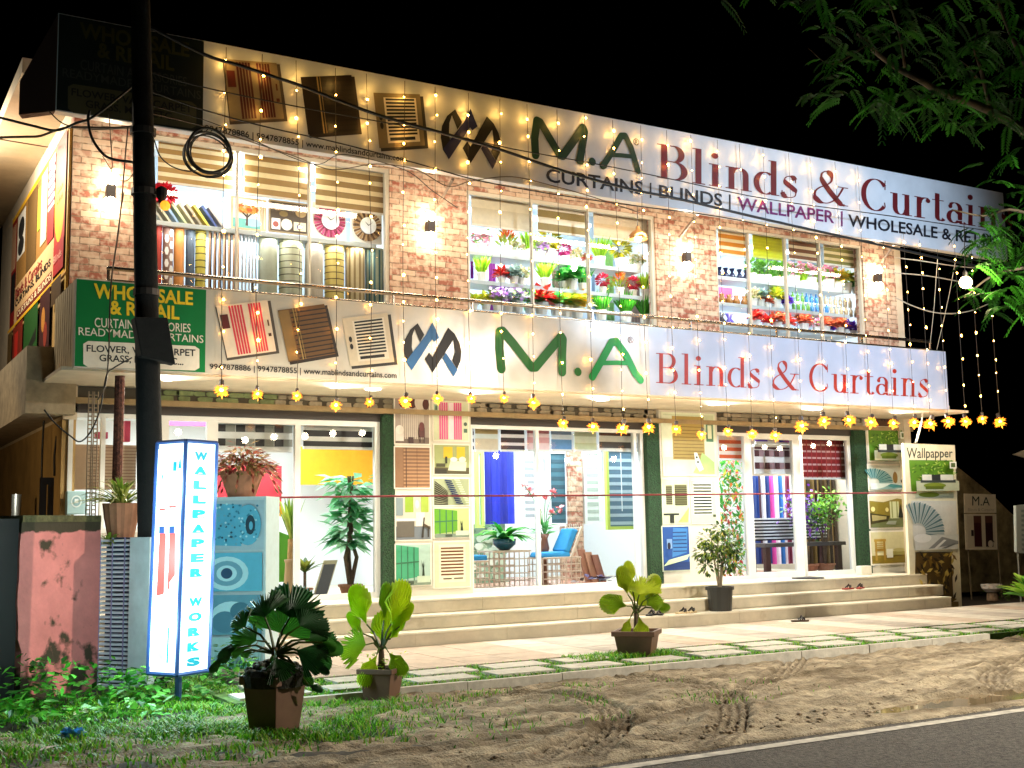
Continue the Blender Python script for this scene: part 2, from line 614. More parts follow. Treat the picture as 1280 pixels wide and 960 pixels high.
mb.add(vs, [(j * (NX + 1) + i, j * (NX + 1) + i + 1, (j + 1) * (NX + 1) + i + 1, (j + 1) * (NX + 1) + i) for j in range(NY) for i in range(NX)], earth)
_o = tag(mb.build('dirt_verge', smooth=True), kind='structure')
_at = _o.data.attributes.new('damp_shade', 'FLOAT', 'POINT')       # moist earth pressed by the tyres, with groove shade painted into the colour
_at.data.foreach_set('value', _damp_shade.astype(np.float32))
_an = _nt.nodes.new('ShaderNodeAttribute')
_an.attribute_name = 'damp_shade'
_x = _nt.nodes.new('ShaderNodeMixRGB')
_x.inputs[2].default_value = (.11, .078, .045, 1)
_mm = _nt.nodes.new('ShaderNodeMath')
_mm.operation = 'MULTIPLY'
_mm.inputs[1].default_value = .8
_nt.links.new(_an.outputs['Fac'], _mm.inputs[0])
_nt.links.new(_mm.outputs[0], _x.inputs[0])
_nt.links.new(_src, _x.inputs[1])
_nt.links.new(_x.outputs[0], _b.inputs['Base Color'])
mb = MB().poly([(-150, -150, -.17), (300, -150, -.17), (300, 300, -.17), (-150, 300, -.17)], mat('soil', (.06, .045, .03), .95, noise=.4, scale=1.5))
tag(mb.build('ground'), kind='structure')
asphalt = mat('asphalt', (.10, .090, .078), .85, noise=.75, scale=30, bump=1.0, bscale=90)
mb = MB().poly([(-40, -6, -.125), (120, -6, -.125), (120, 6.32, -.125), (-40, 6.32, -.125)], asphalt)
tag(mb.build('road'), kind='structure')
mb = MB().poly([(-40, 6.05, -.121), (120, 6.05, -.121), (120, 6.155, -.121), (-40, 6.155, -.121)], mat('road_paint', (.44, .41, .35), .7, noise=.45, scale=9))
tag(mb.build('road_marking'), kind='structure')
# soil left of the verge and under the weeds
mb = MB()
n = 60
vs = [(-4 + 7.6 * i / n, 7.2 + 6.5 * j / n, GZ - .02 + .05 * noise.noise((i * .35, j * .35, 1)) + .03 * noise.noise((i * .9, j * .9, 4))) for j in range(n + 1) for i in range(n + 1)]
mb.add(vs, [(j * (n + 1) + i, j * (n + 1) + i + 1, (j + 1) * (n + 1) + i + 1, (j + 1) * (n + 1) + i) for j in range(n) for i in range(n)], mat('wet_soil', (.035, .03, .02), .9, noise=.5, scale=5, bump=.6))
tag(mb.build('weedy_ground', smooth=True), kind='structure')
# puddle
mb = MB()
pts = []
for i in range(30):
    a = 2 * math.pi * i / 30
    r = 1 + .22 * noise.noise((math.cos(a) * 2, math.sin(a) * 2, 7))
    pts.append((8.35 + 1.4 * math.cos(a), 6.60 + .22 * math.sin(a), -.1105))
mb.poly(pts, mat('muddy_water', (.20, .15, .09), .05, noise=.25, scale=3))
tag(mb.build('puddle'), kind='structure')
# paving of the forecourt: pale and pink flagstones in bands
mb = MB()
mb.box(3.3, 22, 10.5, 12.47, -.12, -.006, mat('paving_base', (.2, .17, .14), .9))
pale = [mat('flag_pale', (.56, .51, .42), .75, noise=.2, scale=5, bump=.2), mat('flag_pink', (.46, .36, .27), .75, noise=.25, scale=5, bump=.2), mat('flag_grey', (.42, .37, .31), .75, noise=.25, scale=4, bump=.2)]
x = 3.35
k = 0
while x < 21.9:
    w = .56
    m = pale[1] if x < 5.6 else pale[(0, 1, 0, 2)[k % 4]] if x > 8.6 else pale[(2, 1, 0, 2)[k % 4]]
    y = 10.5
    while y < 12.4:
        h = .65
        mb.box(x + .004, x + w - .004, y + .004, min(y + h, 12.465) - .004, -.02, 0 + rnd.uniform(-.001, .001), m)
        y += h
    x += w
    k += 1
tag(mb.build('paving'), kind='structure')
# strip of stepping slabs in turf, with a thin kerb
mb = MB()
mb.box(2.9, 22, 9.50, 10.5, -.12, -.022, mat('turf_soil', (.06, .12, .02), .95, noise=.5, scale=12))
tag(mb.build('turf_base'), kind='structure')
mb = MB()
slab = mat('slab_concrete', (.52, .49, .42), .85, noise=.22, scale=9, bump=.25)
for r_, (y0, y1, off) in enumerate(((10.06, 10.40, .0), (9.62, 9.94, -.22))):
    x = 3.2 + off
    while x < 21:
        if not (r_ == 0 and 6.55 < x < 7.8):
            mb.box(x, x + .62, y0 + rnd.uniform(-.01, .01), y1, -.05, .001 + rnd.uniform(-.004, .004), slab)
        x += .80
tag(mb.build('paver_strip'), kind='structure')
mb = MB()
x = 3.0
while x < 11.6:
    mb.box(x, x + .98, 9.44 + rnd.uniform(-.006, .006), 9.50, -.14, -.012 + rnd.uniform(-.008, .004), slab)
    x += .99
tag(mb.build('kerb'), kind='structure')

# ------------------------------------------------------------------ the shop building
B = thing('shop_building', (8.8, 15.5, 0), 'two storey shop with brick patterned upper wall and three big lit show windows', 'building')


def brick_mat():
    m = mat('brick_cladding', (.7, .6, .5), .8)
    nt = m.node_tree
    b = nt.nodes['Principled BSDF']
    g = nt.nodes.new('ShaderNodeNewGeometry')
    sep = nt.nodes.new('ShaderNodeSeparateXYZ')
    add = nt.nodes.new('ShaderNodeMath')
    cmb = nt.nodes.new('ShaderNodeCombineXYZ')
    L = nt.links.new
    L(g.outputs['Position'], sep.inputs[0])
    L(sep.outputs[0], add.inputs[0])
    L(sep.outputs[1], add.inputs[1])
    L(add.outputs[0], cmb.inputs[0])
    L(sep.outputs[2], cmb.inputs[1])
    wob = nt.nodes.new('ShaderNodeTexNoise')
    wob.inputs['Scale'].default_value = 9
    mixv = nt.nodes.new('ShaderNodeMixRGB')
    mixv.blend_type = 'ADD'
    mixv.inputs[0].default_value = .022
    L(cmb.outputs[0], wob.inputs['Vector'])
    L(cmb.outputs[0], mixv.inputs[1])
    L(wob.outputs['Color'], mixv.inputs[2])
    bt = nt.nodes.new('ShaderNodeTexBrick')
    for k, v in (('Scale', 1), ('Mortar Size', .008), ('Mortar Smooth', .3), ('Bias', -.05), ('Brick Width', .22), ('Row Height', .078)):
        bt.inputs[k].default_value = v
    bt.inputs['Color1'].default_value = (.60, .43, .30, 1)
    bt.inputs['Color2'].default_value = (.27, .06, .03, 1)
    bt.inputs['Mortar'].default_value = (.20, .13, .08, 1)
    L(mixv.outputs[0], bt.inputs['Vector'])
    n = nt.nodes.new('ShaderNodeTexNoise')
    n.inputs['Scale'].default_value = 14
    n.inputs['Detail'].default_value = 6
    L(cmb.outputs[0], n.inputs['Vector'])
    r = nt.nodes.new('ShaderNodeValToRGB')
    r.color_ramp.elements[0].position, r.color_ramp.elements[1].position = .44, .60
    L(n.outputs[0], r.inputs[0])
    mx = nt.nodes.new('ShaderNodeMixRGB')
    mx.inputs[2].default_value = (.64, .50, .37, 1)
    L(r.outputs[0], mx.inputs[0])
    mm = nt.nodes.new('ShaderNodeMath')
    mm.operation = 'MULTIPLY'
    mm.inputs[1].default_value = .64
    L(r.outputs[0], mm.inputs[0])
    nt.links.remove(mx.inputs[0].links[0])
    L(mm.outputs[0], mx.inputs[0])
    L(bt.outputs['Color'], mx.inputs[1])
    L(mx.outputs[0], b.inputs['Base Color'])
    bp = nt.nodes.new('ShaderNodeBump')
    bp.inputs['Strength'].default_value = .5
    bp.inputs['Distance'].default_value = .01
    bp.invert = True
    L(bt.outputs['Fac'], bp.inputs['Height'])
    L(bp.outputs[0], b.inputs['Normal'])
    return m


BRICK = brick_mat()
CREAM = mat('cream_plaster', (.62, .52, .38), .85, noise=.12, scale=3)
WHITE = mat('white_frame', (.78, .78, .74), .4, noise=.04)
INNER = mat('room_paint', (.80, .84, .86), .7)
BLUEW = mat('room_paint_blue', (.50, .64, .80), .7)
TILE = mat('tread_tile', (.72, .66, .52), .35, noise=.12, scale=3)
STONE_D = mat('dark_beam', (.16, .12, .07), .8, noise=.3)
XL, XR = 2.26, 15.47
W1, W2, W3 = (3.12, 6.17), (7.30, 10.45), (11.60, 14.72)
WT, WBOT = 5.86, 3.55

mb = MB()
xs = [(XL, W1[0]), (W1[1], W2[0]), (W2[1], W3[0]), (W3[1], XR)]
for a, b in xs:
    mb.box(a, b, YB, YB + .2, 3.05, 6.5, BRICK)
for a, b in (W1, W2, W3):
    mb.box(a, b, YB + .001, YB + .2, (WT if a > 5 else WT + .13), 6.5, BRICK)
    mb.box(a, b, YB + .001, YB + .2, 3.05, WBOT, BRICK)
mb.build('brick_wall', B)
mb = MB()
mb.box(XL, XL + .15, YB + .2, 20, 2.62, 6.5, CREAM)               # side wall, upper
mb.box(XL + .0, XL + .15, YS + .05, 20, -.1, 2.62, mat('ochre_plaster', (.42, .27, .10), .9, noise=.25, scale=2.5, bump=.2))
mb.box(XL - .42, XL + .1, YB + .02, 20, 2.66, 3.40, mat('ledge_concrete', (.35, .28, .18), .9, noise=.3))   # ledge below the side poster
mb.box(XL + .15, XR, 20, 20.15, -.1, 6.5, CREAM)
mb.box(XR, XR + .15, YB, 20, -.1, 6.5, CREAM)
mb.build('side_wall', B)
mb = MB()
mb.box(1.62, XL - .002, 13.1, 20.3, 6.25, 6.42, CREAM)
mb.box(XL, XR + .15, 13.1, 20.15, 6.5, 6.6, CREAM)
mb.build('roof', B)
mb = MB()
mb.box(XL, XR, 12.75, 20, 3.04, 3.12, CREAM)                       # balcony and floor slab
mb.box(XL - .25, XR + .2, 12.56, 13.88, 3.0, 3.035, CREAM)
mb.build('floor_slab', B)
mb = MB()
for a, b in ((XL + .16, 6.7), (6.8, 11.0), (11.1, XR - .01)):       # upper rooms: ceiling, back, sides
    mb.box(a, b, 15.4, 15.45, 3.13, 6.3, BLUEW)
    mb.box(a, b, YB + .21, 15.4, 6.26, 6.3, INNER)
    mb.box(a - .05, a, YB + .21, 15.4, 3.13, 6.25, INNER)
    mb.box(b, b + .05, YB + .21, 15.4, 3.13, 6.25, INNER)
mb.build('upper_room', B)
mb = MB()
mb.box(XL + .16, XR - .01, 17.6, 17.7, .4, 3.03, INNER)
mb.box(XL + .16, XR - .01, YS + .1, 17.6, 2.955, 3.03, INNER)
for x in (7.30, 11.62):
    mb.box(x, x + .06, YS + .12, 17.6, .48, 2.955, INNER)
mb.build('shop_room', B)
# platform and three steps
for (y0, x1, z0, z1) in ((13.06, 15.06, .32, .48), (12.76, 15.06, .16, .317), (12.46, 14.87, -.1, .157)):
    mb = MB()
    mb.box(2.28, x1, y0, 20 if z1 > .4 else 13.5, z0, z1 - .022, mat('riser_tile', (.52, .45, .33), .5, noise=.2, scale=2.2))
    x = 2.3
    while x < x1:
        w = min(1.2, x1 + .01 - x)
        mb.box(x + .003, x + w - .003, y0 - .012, 17.6 if z1 > .4 else y0 + .45, z1 - .020, z1, TILE)
        mb.box(x + .003, x + w - .003, y0 - .004, y0 + .01, z0 + .004, z1 - .024, mat('riser_tile', 'ffffff'))
        x += 1.2
    mb.build('step', B)
# shop front: band of stones, ledge, head, pillars, glass and frames
mb = MB()
mb.box(XL, 15.8, YS + .02, YS + .2, 2.70, 2.999, mat('mortar', (.10, .085, .06), .9))
sm = [mat('stone_a', (.40, .34, .24), .8, noise=.25, scale=9), mat('stone_b', (.30, .26, .18), .8, noise=.25, scale=9), mat('stone_c', (.24, .30, .13), .8, noise=.3, scale=9)]
x = XL + .95
while x < 15.7:
    for z0, z1 in ((2.868, 2.93), (2.935, 2.995)):
        w = rnd.uniform(.14, .26)
        xx = x + rnd.uniform(-.05, .05)
        m = sm[2] if xx < 4.7 and rnd.random() < .8 else rnd.choice(sm[:2])
        pts = []
        for i in range(9):
            a = 2 * math.pi * i / 9
            pts.append((xx + w * .5 * max(-.93, min(.93, 1.25 * math.cos(a))) * rnd.uniform(.85, 1), YS - .0, (z0 + z1) / 2 + (z1 - z0) * .5 * max(-.95, min(.95, 1.25 * math.sin(a)))))
        mb.slab(pts, (0, .03, 0), m)
    x += .2
mb.build('stone_band', B)
mb = MB()
mb.box(XL, 15.8, YS - .10, YS + .02, 2.80, 2.862, mat('ledge_tan', (.34, .24, .12), .8, noise=.2))
mb.box(XL, 15.8, YS + .0, YS + .02, 2.70, 2.80, mat('head_shaded', (.03, .022, .018), .6))  # head strip coloured near black for the shade under the ledge
mb.build('shopfront_ledge', B)
GREEN = mat('artificial_hedge', (.012, .05, .016), .8, noise=.7, scale=40, bump=1, bscale=60)
PANELBASE = mat('pillar_board', (.66, .62, .52), .6)
PX = {}
for nm, x0, x1 in (('a', 476, 491), ('b', 807, 823), ('c', 1067, 1082)):
    a, b, *_ = rpx(x0, 520, x1, 700, YS)
    mb = MB()
    mb.box(a, b, YS - .06, YS + .15, .48, 2.79, GREEN)
    mb.build('hedge_pillar', B)
for x0, x1 in ((491, 588), (823, 897), (1082, 1131)):
    a, b, *_ = rpx(x0, 520, x1, 700, YS)
    mb = MB()
    mb.box(a + .01, b - .01, YS - .05, YS + .15, .48, 2.998, PANELBASE)
    mb.build('pillar', B)


MULL = mat('window_cream', (.55, .5, .4), .45)


def window(name, x0, x1, z0, z1, Y, mullions, fr=.05, mat_=WHITE):
    mb = MB()
    mb.box(x0, x1, Y, Y + .07, z1 - fr, z1, mat_)
    mb.box(x0, x1, Y, Y + .07, z0, z0 + fr, mat_)
    for x, fw in [(x0, fr), (x1 - fr, fr)] + [(m - fr / 2, fr if z0 < 3 else .022) for m in mullions]:
        mb.box(x, x + fw, Y + .001, Y + .069, z0 + fr, z1 - fr, mat_)
    w = mb.build(name, B)
    mb = MB().poly([(x0 + .01, Y + .035, z0 + .01), (x1 - .01, Y + .035, z0 + .01), (x1 - .01, Y + .035, z1 - .01), (x0 + .01, Y + .035, z1 - .01)], GLASS)
    mb.build('pane', w)
    return w


def pxX(px, py, Y):
    return aty(px, py, Y).x


window('window', *W1, WBOT, WT + .13, YB + .03, [pxX(300, 220, YB), pxX(390, 220, YB)], .05, MULL)
window('window', *W2, WBOT, WT, YB + .03, [pxX(668, 290, YB), pxX(738, 290, YB)], .05, MULL)
window('window', *W3, WBOT, WT, YB + .03, [pxX(938, 300, YB), pxX(984, 300, YB), pxX(1027, 310, YB)], .04, MULL)
Z0 = .48
X = lambda p: pxX(p, 620, YS)
window('shop_window', X(84), X(204), 1.35, 2.70, YS + .02, [X(128)])
window('glass_door', X(204), X(265), Z0, 2.70, YS + .02, [], .06)
window('shop_window', X(265), X(476), Z0, 2.70, YS + .02, [X(373)], .07)
window('shop_window', X(588), X(807), Z0, 2.70, YS + .02, [X(674), X(797)], .05)
window('shop_window', X(897), X(937), Z0, 2.70, YS + .02, [], .05)
window('glass_door', X(937), X(1000), Z0, 2.70, YS + .021, [], .09)
window('shop_window', X(1000), X(1067), Z0, 2.70, YS + .02, [], .07)
mb = MB()
mb.box(XL + .01, X(204), YS + .02, YS + .12, -.1, 1.35, mat('meter_wall', (.55, .5, .42), .8, noise=.2))
mb.build('parapet', B)
# handrail of the balcony
R = thing('balcony_railing', (8.8, 12.9, 3.12), 'steel handrail running along the balcony above the lower sign', 'railing')
STEEL = mat('steel', (.62, .56, .48), .25, metal=1)
mb = MB()
za, zb = aty(200, 346, 12.9).z, aty(1100, 418, 12.9).z
zr = (za + zb) / 2
mb.tube([(2.5, 12.9, zr), (15.3, 12.9, zr)], .025, STEEL, 8)
mb.build('top_rail', R, smooth=True)
mb = MB()
mb.tube([(2.5, 12.9, zr - .13), (15.3, 12.9, zr - .13)], .014, STEEL, 6)
mb.build('lower_rail', R, smooth=True)
for x in (2.52, 4.1, 5.85, 6.93, 8.75, 10.4, 12.0, 13.75, 15.28):
    mb = MB()
    mb.tube([(x, 12.9, 3.12), (x, 12.9, zr)], .018, STEEL, 6)
    mb.build('post', R)

# ------------------------------------------------------------------ the two signs
VINYL = mat('sign_vinyl', (.60, .55, .47), .26, noise=.10, scale=1.6, bump=.12, bscale=2.5, spec=.6)
VINYL_W = mat('sign_vinyl_white', (.60, .62, .66), .30, noise=.12, scale=1.6, bump=.12, bscale=2.5, spec=.6)
INK = C('141114')
NAVY = C('10142e')
TGREEN = C('076818')
LGREEN = C('14a050')
SIGNRED = C('a81410')
SIGNRED2 = C('a8240f')
ORANGE_RED = C('b83418')
SGREEN = mat('sign_green', '0c7a3c', .35, noise=.1, scale=2)
YELLOW = C('ffd21e')
PAPER = C('f4e6d2')


def strokes_ma(mb, Y, polys, dots, m, w, d=.006):
    """rounded brush letters drawn from photo points; w stroke width in metres"""
    e = d
    for pl in polys:
        pts = [aty(x, y, Y) for x, y in pl]
        for i, p in enumerate(pts):
            e += .0004
            mb.poly([p + Vector((w * .5 * math.cos(a), -e, w * .5 * math.sin(a))) for a in (2 * math.pi * j / 16 for j in range(16))], m)
            if i + 1 < len(pts):
                e += .0004
                t = (pts[i + 1] - p).normalized()
                nrm = Vector((-t.z, 0, t.x)) * w / 2
                o_ = Vector((0, -e, 0))
                mb.poly([p - nrm + o_, pts[i + 1] - nrm + o_, pts[i + 1] + nrm + o_, p + nrm + o_], m)
    for k, (x, y, r) in enumerate(dots):
        p = aty(x, y, Y) + Vector((0, -d - .012 - .0004 * k, 0))
        mb.poly([p + Vector((r * math.cos(a), 0, r * math.sin(a))) for a in (2 * math.pi * i / 18 for i in range(18))], m)


def logo(mb, q, dark, blue):
    def P(pts):
        return [((x - 95) / 290, 1 - (y - 320) / 280) for x, y in pts]
    mid = [(165, 335), (128, 372), (103, 425), (97, 480), (108, 540), (118, 556), (148, 505), (137, 462), (140, 400), (150, 372), (163, 405), (172, 430), (197, 395)]
    # left crescent, inner white leaf left open, then its slanted band
    mb.poly([q(u, v, .006) for u, v in P([(165, 335), (128, 372), (103, 425), (97, 480), (108, 540), (122, 560), (146, 512), (136, 460), (138, 405), (150, 366)])], dark)
    mb.poly([q(u, v, .0068) for u, v in P([(165, 335), (149, 365), (176, 432), (198, 392)])], dark)
    mb.poly([q(u, v, .0074) for u, v in P([(238, 320), (207, 390), (108, 535), (135, 582), (236, 412), (247, 425), (272, 402)])], blue)
    mb.poly([q(u, v, .0082) for u, v in P([(200, 518), (238, 586), (347, 400), (317, 345), (238, 505), (222, 482)])], dark)
    mb.poly([q(u, v, .009) for u, v in P([(317, 345), (350, 375), (375, 420), (385, 465), (380, 515), (362, 560), (338, 515), (352, 470), (345, 415), (332, 375)])], dark)
    mb.poly([q(u, v, .0096) for u, v in P([(305, 475), (288, 508), (344, 600), (364, 563)])], blue)


def blind_pictures(mb, qa, qb, qc, A, Bc, Cc):
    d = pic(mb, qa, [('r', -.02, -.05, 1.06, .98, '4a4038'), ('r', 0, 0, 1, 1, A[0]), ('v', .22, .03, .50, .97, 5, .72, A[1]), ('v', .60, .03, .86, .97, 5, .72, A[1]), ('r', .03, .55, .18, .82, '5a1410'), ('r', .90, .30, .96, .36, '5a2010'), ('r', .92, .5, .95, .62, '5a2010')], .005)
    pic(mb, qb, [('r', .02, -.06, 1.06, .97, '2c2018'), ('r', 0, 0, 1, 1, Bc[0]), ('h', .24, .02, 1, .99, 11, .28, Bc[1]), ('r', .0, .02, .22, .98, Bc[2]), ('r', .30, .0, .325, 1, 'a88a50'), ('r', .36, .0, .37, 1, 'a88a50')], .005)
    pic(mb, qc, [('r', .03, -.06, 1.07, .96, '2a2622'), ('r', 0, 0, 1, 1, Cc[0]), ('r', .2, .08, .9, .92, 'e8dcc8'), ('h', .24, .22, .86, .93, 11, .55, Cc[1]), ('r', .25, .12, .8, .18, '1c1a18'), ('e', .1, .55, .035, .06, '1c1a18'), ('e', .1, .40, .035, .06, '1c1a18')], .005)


def sign_board(name, corners, label, Y, thick, base):
    """corners: bl, br, tr, tl as (x, z)"""
    t = thing(name, (corners[0][0], Y, corners[0][1]), label, 'sign')
    mb = MB()
    (a, b, c, d) = corners
    p = [(a[0], Y, a[1]), (b[0], Y, b[1]), (b[0], Y + thick, b[1]), (a[0], Y + thick, a[1]), (d[0], Y, d[1]), (c[0], Y, c[1]), (c[0], Y + thick, c[1]), (d[0], Y + thick, d[1])]
    mb.hexa(p, base)
    mb.build('board', t)
    return t


# lower sign
lz0, lz1, lx0, lx1 = 3.02, 3.935, 2.118, 15.10
LS = sign_board('lower_sign', ((lx0, lz0), (lx1, lz0), (lx1, lz1), (lx0, lz1)), 'lower long shop sign with green wholesale panel, green letters and pale orange-red lettering', YF, .12, VINYL)
mb = MB()
gx = aty(257, 410, YF).x
gq = xzq(lx0 + .005, gx, lz0 + .01, lz1 - .01, YF)
mb.poly([gq(0, 0, .003), gq(1, 0, .003), gq(1, 1, .003), gq(0, 1, .003)], SGREEN)
mb.build('green_panel', LS)
mb = MB()
wx = aty(811, 440, YF).x
wq = xzq(wx, lx1 - .004, lz0 + .006, lz1 - .006, YF)
mb.poly([wq(0, 0, .0025), wq(1, 0, .0025), wq(1, 1, .0025), wq(0, 1, .0025)], mat('sign_vinyl_lilac', (.53, .55, .66), .24, noise=.08, scale=1.6, bump=.12, bscale=2.5, spec=.6))
mb.build('white_panel', LS)


def green_words(t, Qf, upper=False):
    mb = MB()
    yl, wh, dk = (C('444012'), C('3c3e3a'), INK) if upper else (YELLOW, PAPER, INK)  # upper words darkened in colour, since that end is unlit
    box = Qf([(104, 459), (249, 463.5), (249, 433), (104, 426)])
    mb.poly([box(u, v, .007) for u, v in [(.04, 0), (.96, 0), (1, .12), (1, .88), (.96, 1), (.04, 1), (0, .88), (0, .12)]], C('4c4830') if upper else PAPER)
    for s, c, m, bd in (('WHOLESALE', [(117, 373), (241, 382), (241, 365), (117, 354)], yl, .03), ('& RETAIL', [(137, 393), (224, 400), (224, 383), (137, 375)], yl, .03),
                        ('CURTAIN ACCESSORIES', [(118, 409), (238, 416), (238, 405), (118, 397)], wh, .008), ('READYMADE & CURTAINS', [(98, 419), (254, 429), (254, 419.5), (98, 409)], wh, .005),
                        ('FLOWER, VASE, CARPET', [(108, 441), (244, 447), (244, 437), (108, 431)], dk, .015), ('GRASS, MAT, ETC...', [(124, 453), (229, 458), (229, 448), (124, 443)], dk, .015)):
        text(mb, Qf(c), s, m, bd, .009)
    return mb.build('wholesale_lettering', t)


green_words(LS, lambda c: qpx(c, YF))
mb = MB()
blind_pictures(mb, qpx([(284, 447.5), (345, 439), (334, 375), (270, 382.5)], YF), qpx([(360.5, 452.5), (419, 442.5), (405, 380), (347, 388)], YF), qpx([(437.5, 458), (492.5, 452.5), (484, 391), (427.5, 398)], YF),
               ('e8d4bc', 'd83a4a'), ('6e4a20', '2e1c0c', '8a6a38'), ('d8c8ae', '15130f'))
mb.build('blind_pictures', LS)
mb = MB()
text(mb, qpx([(262, 463.5), (495.5, 475.5), (495.5, 465.5), (262, 454.5)], YF), '9947878886 | 9947878855 | www.mablindsandcurtains.com', INK, .012, .006)
mb.build('phone_lettering', LS)
mb = MB()
logo(mb, qpx([(504, 467), (576.5, 472), (576.5, 405), (504, 399)], YF), INK, C('2a6aa8'))
mb.build('logo_emblem', LS)
Mlow = [[(626.5, 461), (624, 436), (624.5, 415), (628, 414), (640, 428), (664, 459), (669, 459), (690, 434), (701, 421), (703, 424), (702, 445), (702, 465)]]
Alow = [[(740, 471), (752, 450), (764, 428), (770, 427), (782, 444), (793, 466), (800, 475)], [(750, 454), (770, 453.5), (785, 454)]]
mb = MB()
strokes_ma(mb, YF, Mlow, [(625.5, 459, .05), (701.5, 464, .045)], TGREEN, .118)
mb.build('brand_letter', LS)
mb = MB()
strokes_ma(mb, YF, [], [(721.5, 465, .055)], TGREEN, .1)
mb.build('full_stop', LS)
mb = MB()
strokes_ma(mb, YF, Alow[:1], [(741, 469.5, .048)], LGREEN, .105, .008)
strokes_ma(mb, YF, Alow[1:], [], LGREEN, .06, .0105)
mb.build('brand_letter', LS)
mb = MB()
p = aty(788, 425, YF)
for k, (r, m) in enumerate(((.045, C('8a5a48')), (.036, VINYL))):
    mb.poly([p + Vector((r * math.cos(a), -.006 - .001 * k, r * math.sin(a))) for a in (2 * math.pi * i / 16 for i in range(16))], m)
text(mb, qpx([(786.3, 427.6), (790, 427.8), (790, 422.4), (786.3, 422.2)], YF), 'R', C('8a5a48'), .01, .009)
mb.build('registered_mark', LS)
mb = MB()
serif_text(mb, qpx([(819, 478.7), (1162.5, 497), (1162.5, 463.5), (819, 441)], YF), 'Blinds & Curtains', SIGNRED2)
mb.build('red_lettering', LS)

# upper sign: its long panel leans a little, its left end turns back
UA, UB = aty(68, 137.5, YF), aty(68, 16, YF)
uz0, uz1 = 5.665, 6.715
ux0, ux1 = 1.87, 16.75
US = sign_board('upper_sign', ((ux0, uz0), (ux1, 5.55), (ux1, 6.70), (ux0, uz1)), 'upper long shop sign with dark unlit left end and crimson lettering under the roof edge', YF, .12, VINYL_W)
mb = MB()
e0 = at(23.4, 142, 2, 5.67)
mb.hexa([(e0.x, e0.y, 5.66), (ux0, YF + .0, 5.66), (ux0, YF + .12, 5.66), (e0.x + .05, e0.y + .12, 5.66), (e0.x, e0.y, 6.02), (ux0, YF, 6.71), (ux0, YF + .12, 6.71), (e0.x + .05, e0.y + .12, 6.02)], mat('sign_end', (.10, .045, .03), .7))
mb.build('end_panel', US)
mb = MB()
ugx = aty(254, 110, YF).x
UGREEN = mat('sign_green_shaded', (.003, .009, .008), .5)  # same green painted near black: its lack of light is in the colour
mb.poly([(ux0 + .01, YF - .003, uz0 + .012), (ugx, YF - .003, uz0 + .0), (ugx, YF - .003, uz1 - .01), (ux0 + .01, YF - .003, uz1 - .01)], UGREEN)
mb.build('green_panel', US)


def upq(c):      # the same panel's words, moved to the upper board
    (a, b, cc, d) = c
    def mv(p):
        w = aty(p[0], p[1], YF)
        u, v = (w.x - lx0) / (gx - lx0), (w.z - lz0) / (lz1 - lz0)
        return Vector((ux0 + .02 + u * (ugx - ux0 - .02), YF, uz0 + .0 + v * 1.04))
    return Quad(mv(a), mv(b), mv(cc), mv(d))


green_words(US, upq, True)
mb = MB()
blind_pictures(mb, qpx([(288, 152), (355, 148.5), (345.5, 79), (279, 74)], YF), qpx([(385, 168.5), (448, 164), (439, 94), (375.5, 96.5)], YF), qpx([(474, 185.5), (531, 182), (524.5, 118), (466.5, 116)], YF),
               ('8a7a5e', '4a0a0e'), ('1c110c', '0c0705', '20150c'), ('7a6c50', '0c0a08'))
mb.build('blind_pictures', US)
mb = MB()
text(mb, qpx([(256, 166), (506.5, 205), (506.5, 195), (256, 156)], YF), '9947878886 | 9947878855 | www.mablindsandcurtains.com', INK, .012, .006)
mb.build('phone_lettering', US)
mb = MB()
for w_, a_, b_, hx in (('CURTAINS', (682.5, 227.5), (803.5, 244), '0c0a14'), ('BLINDS', (823.5, 247.5), (902.5, 258.5), '0c0a14'), ('WALLPAPER', (921.5, 262), (1042.5, 279.5), '6a145a'), ('WHOLESALE & RETAIL', (1060, 283), (1248.5, 309), '0c0a18')):
    mb = MB()
    h_ = lambda x: 17.5 - 3.3 * (x - 682) / 566
    text(mb, qpx([a_, b_, (b_[0], b_[1] - h_(b_[0])), (a_[0], a_[1] - h_(a_[0]))], YF), w_, C(hx), .018, .006)
    if b_[0] < 1200:
        x_, y_ = b_[0] + 9.5, b_[1] + 1.6
        mb.build('caption_word', US)
        mb = MB()
        mb.poly([aty(x_ - 1, y_ + 2, YF) + Vector((0, -.006, 0)), aty(x_ + 1, y_ + 2, YF) + Vector((0, -.006, 0)), aty(x_ + 1, y_ - 17, YF) + Vector((0, -.006, 0)), aty(x_ - 1, y_ - 17, YF) + Vector((0, -.006, 0))], C(hx))
    mb.build('caption_bar' if b_[0] < 1200 else 'caption_word', US)
mb = MB()
mb = MB()
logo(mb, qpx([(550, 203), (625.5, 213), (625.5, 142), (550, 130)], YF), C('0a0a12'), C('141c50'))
mb.build('logo_emblem', US)
mb = MB()
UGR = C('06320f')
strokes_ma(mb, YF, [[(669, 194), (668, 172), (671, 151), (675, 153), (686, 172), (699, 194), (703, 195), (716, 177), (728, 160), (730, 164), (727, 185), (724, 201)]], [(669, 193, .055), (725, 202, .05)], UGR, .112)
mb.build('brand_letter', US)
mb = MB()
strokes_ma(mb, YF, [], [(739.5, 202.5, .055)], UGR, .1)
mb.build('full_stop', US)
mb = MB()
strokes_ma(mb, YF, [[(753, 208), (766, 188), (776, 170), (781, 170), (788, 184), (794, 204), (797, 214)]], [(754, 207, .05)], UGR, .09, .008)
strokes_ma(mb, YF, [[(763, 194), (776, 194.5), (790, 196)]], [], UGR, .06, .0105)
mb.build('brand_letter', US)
mb = MB()
p = aty(795, 177.5, YF)
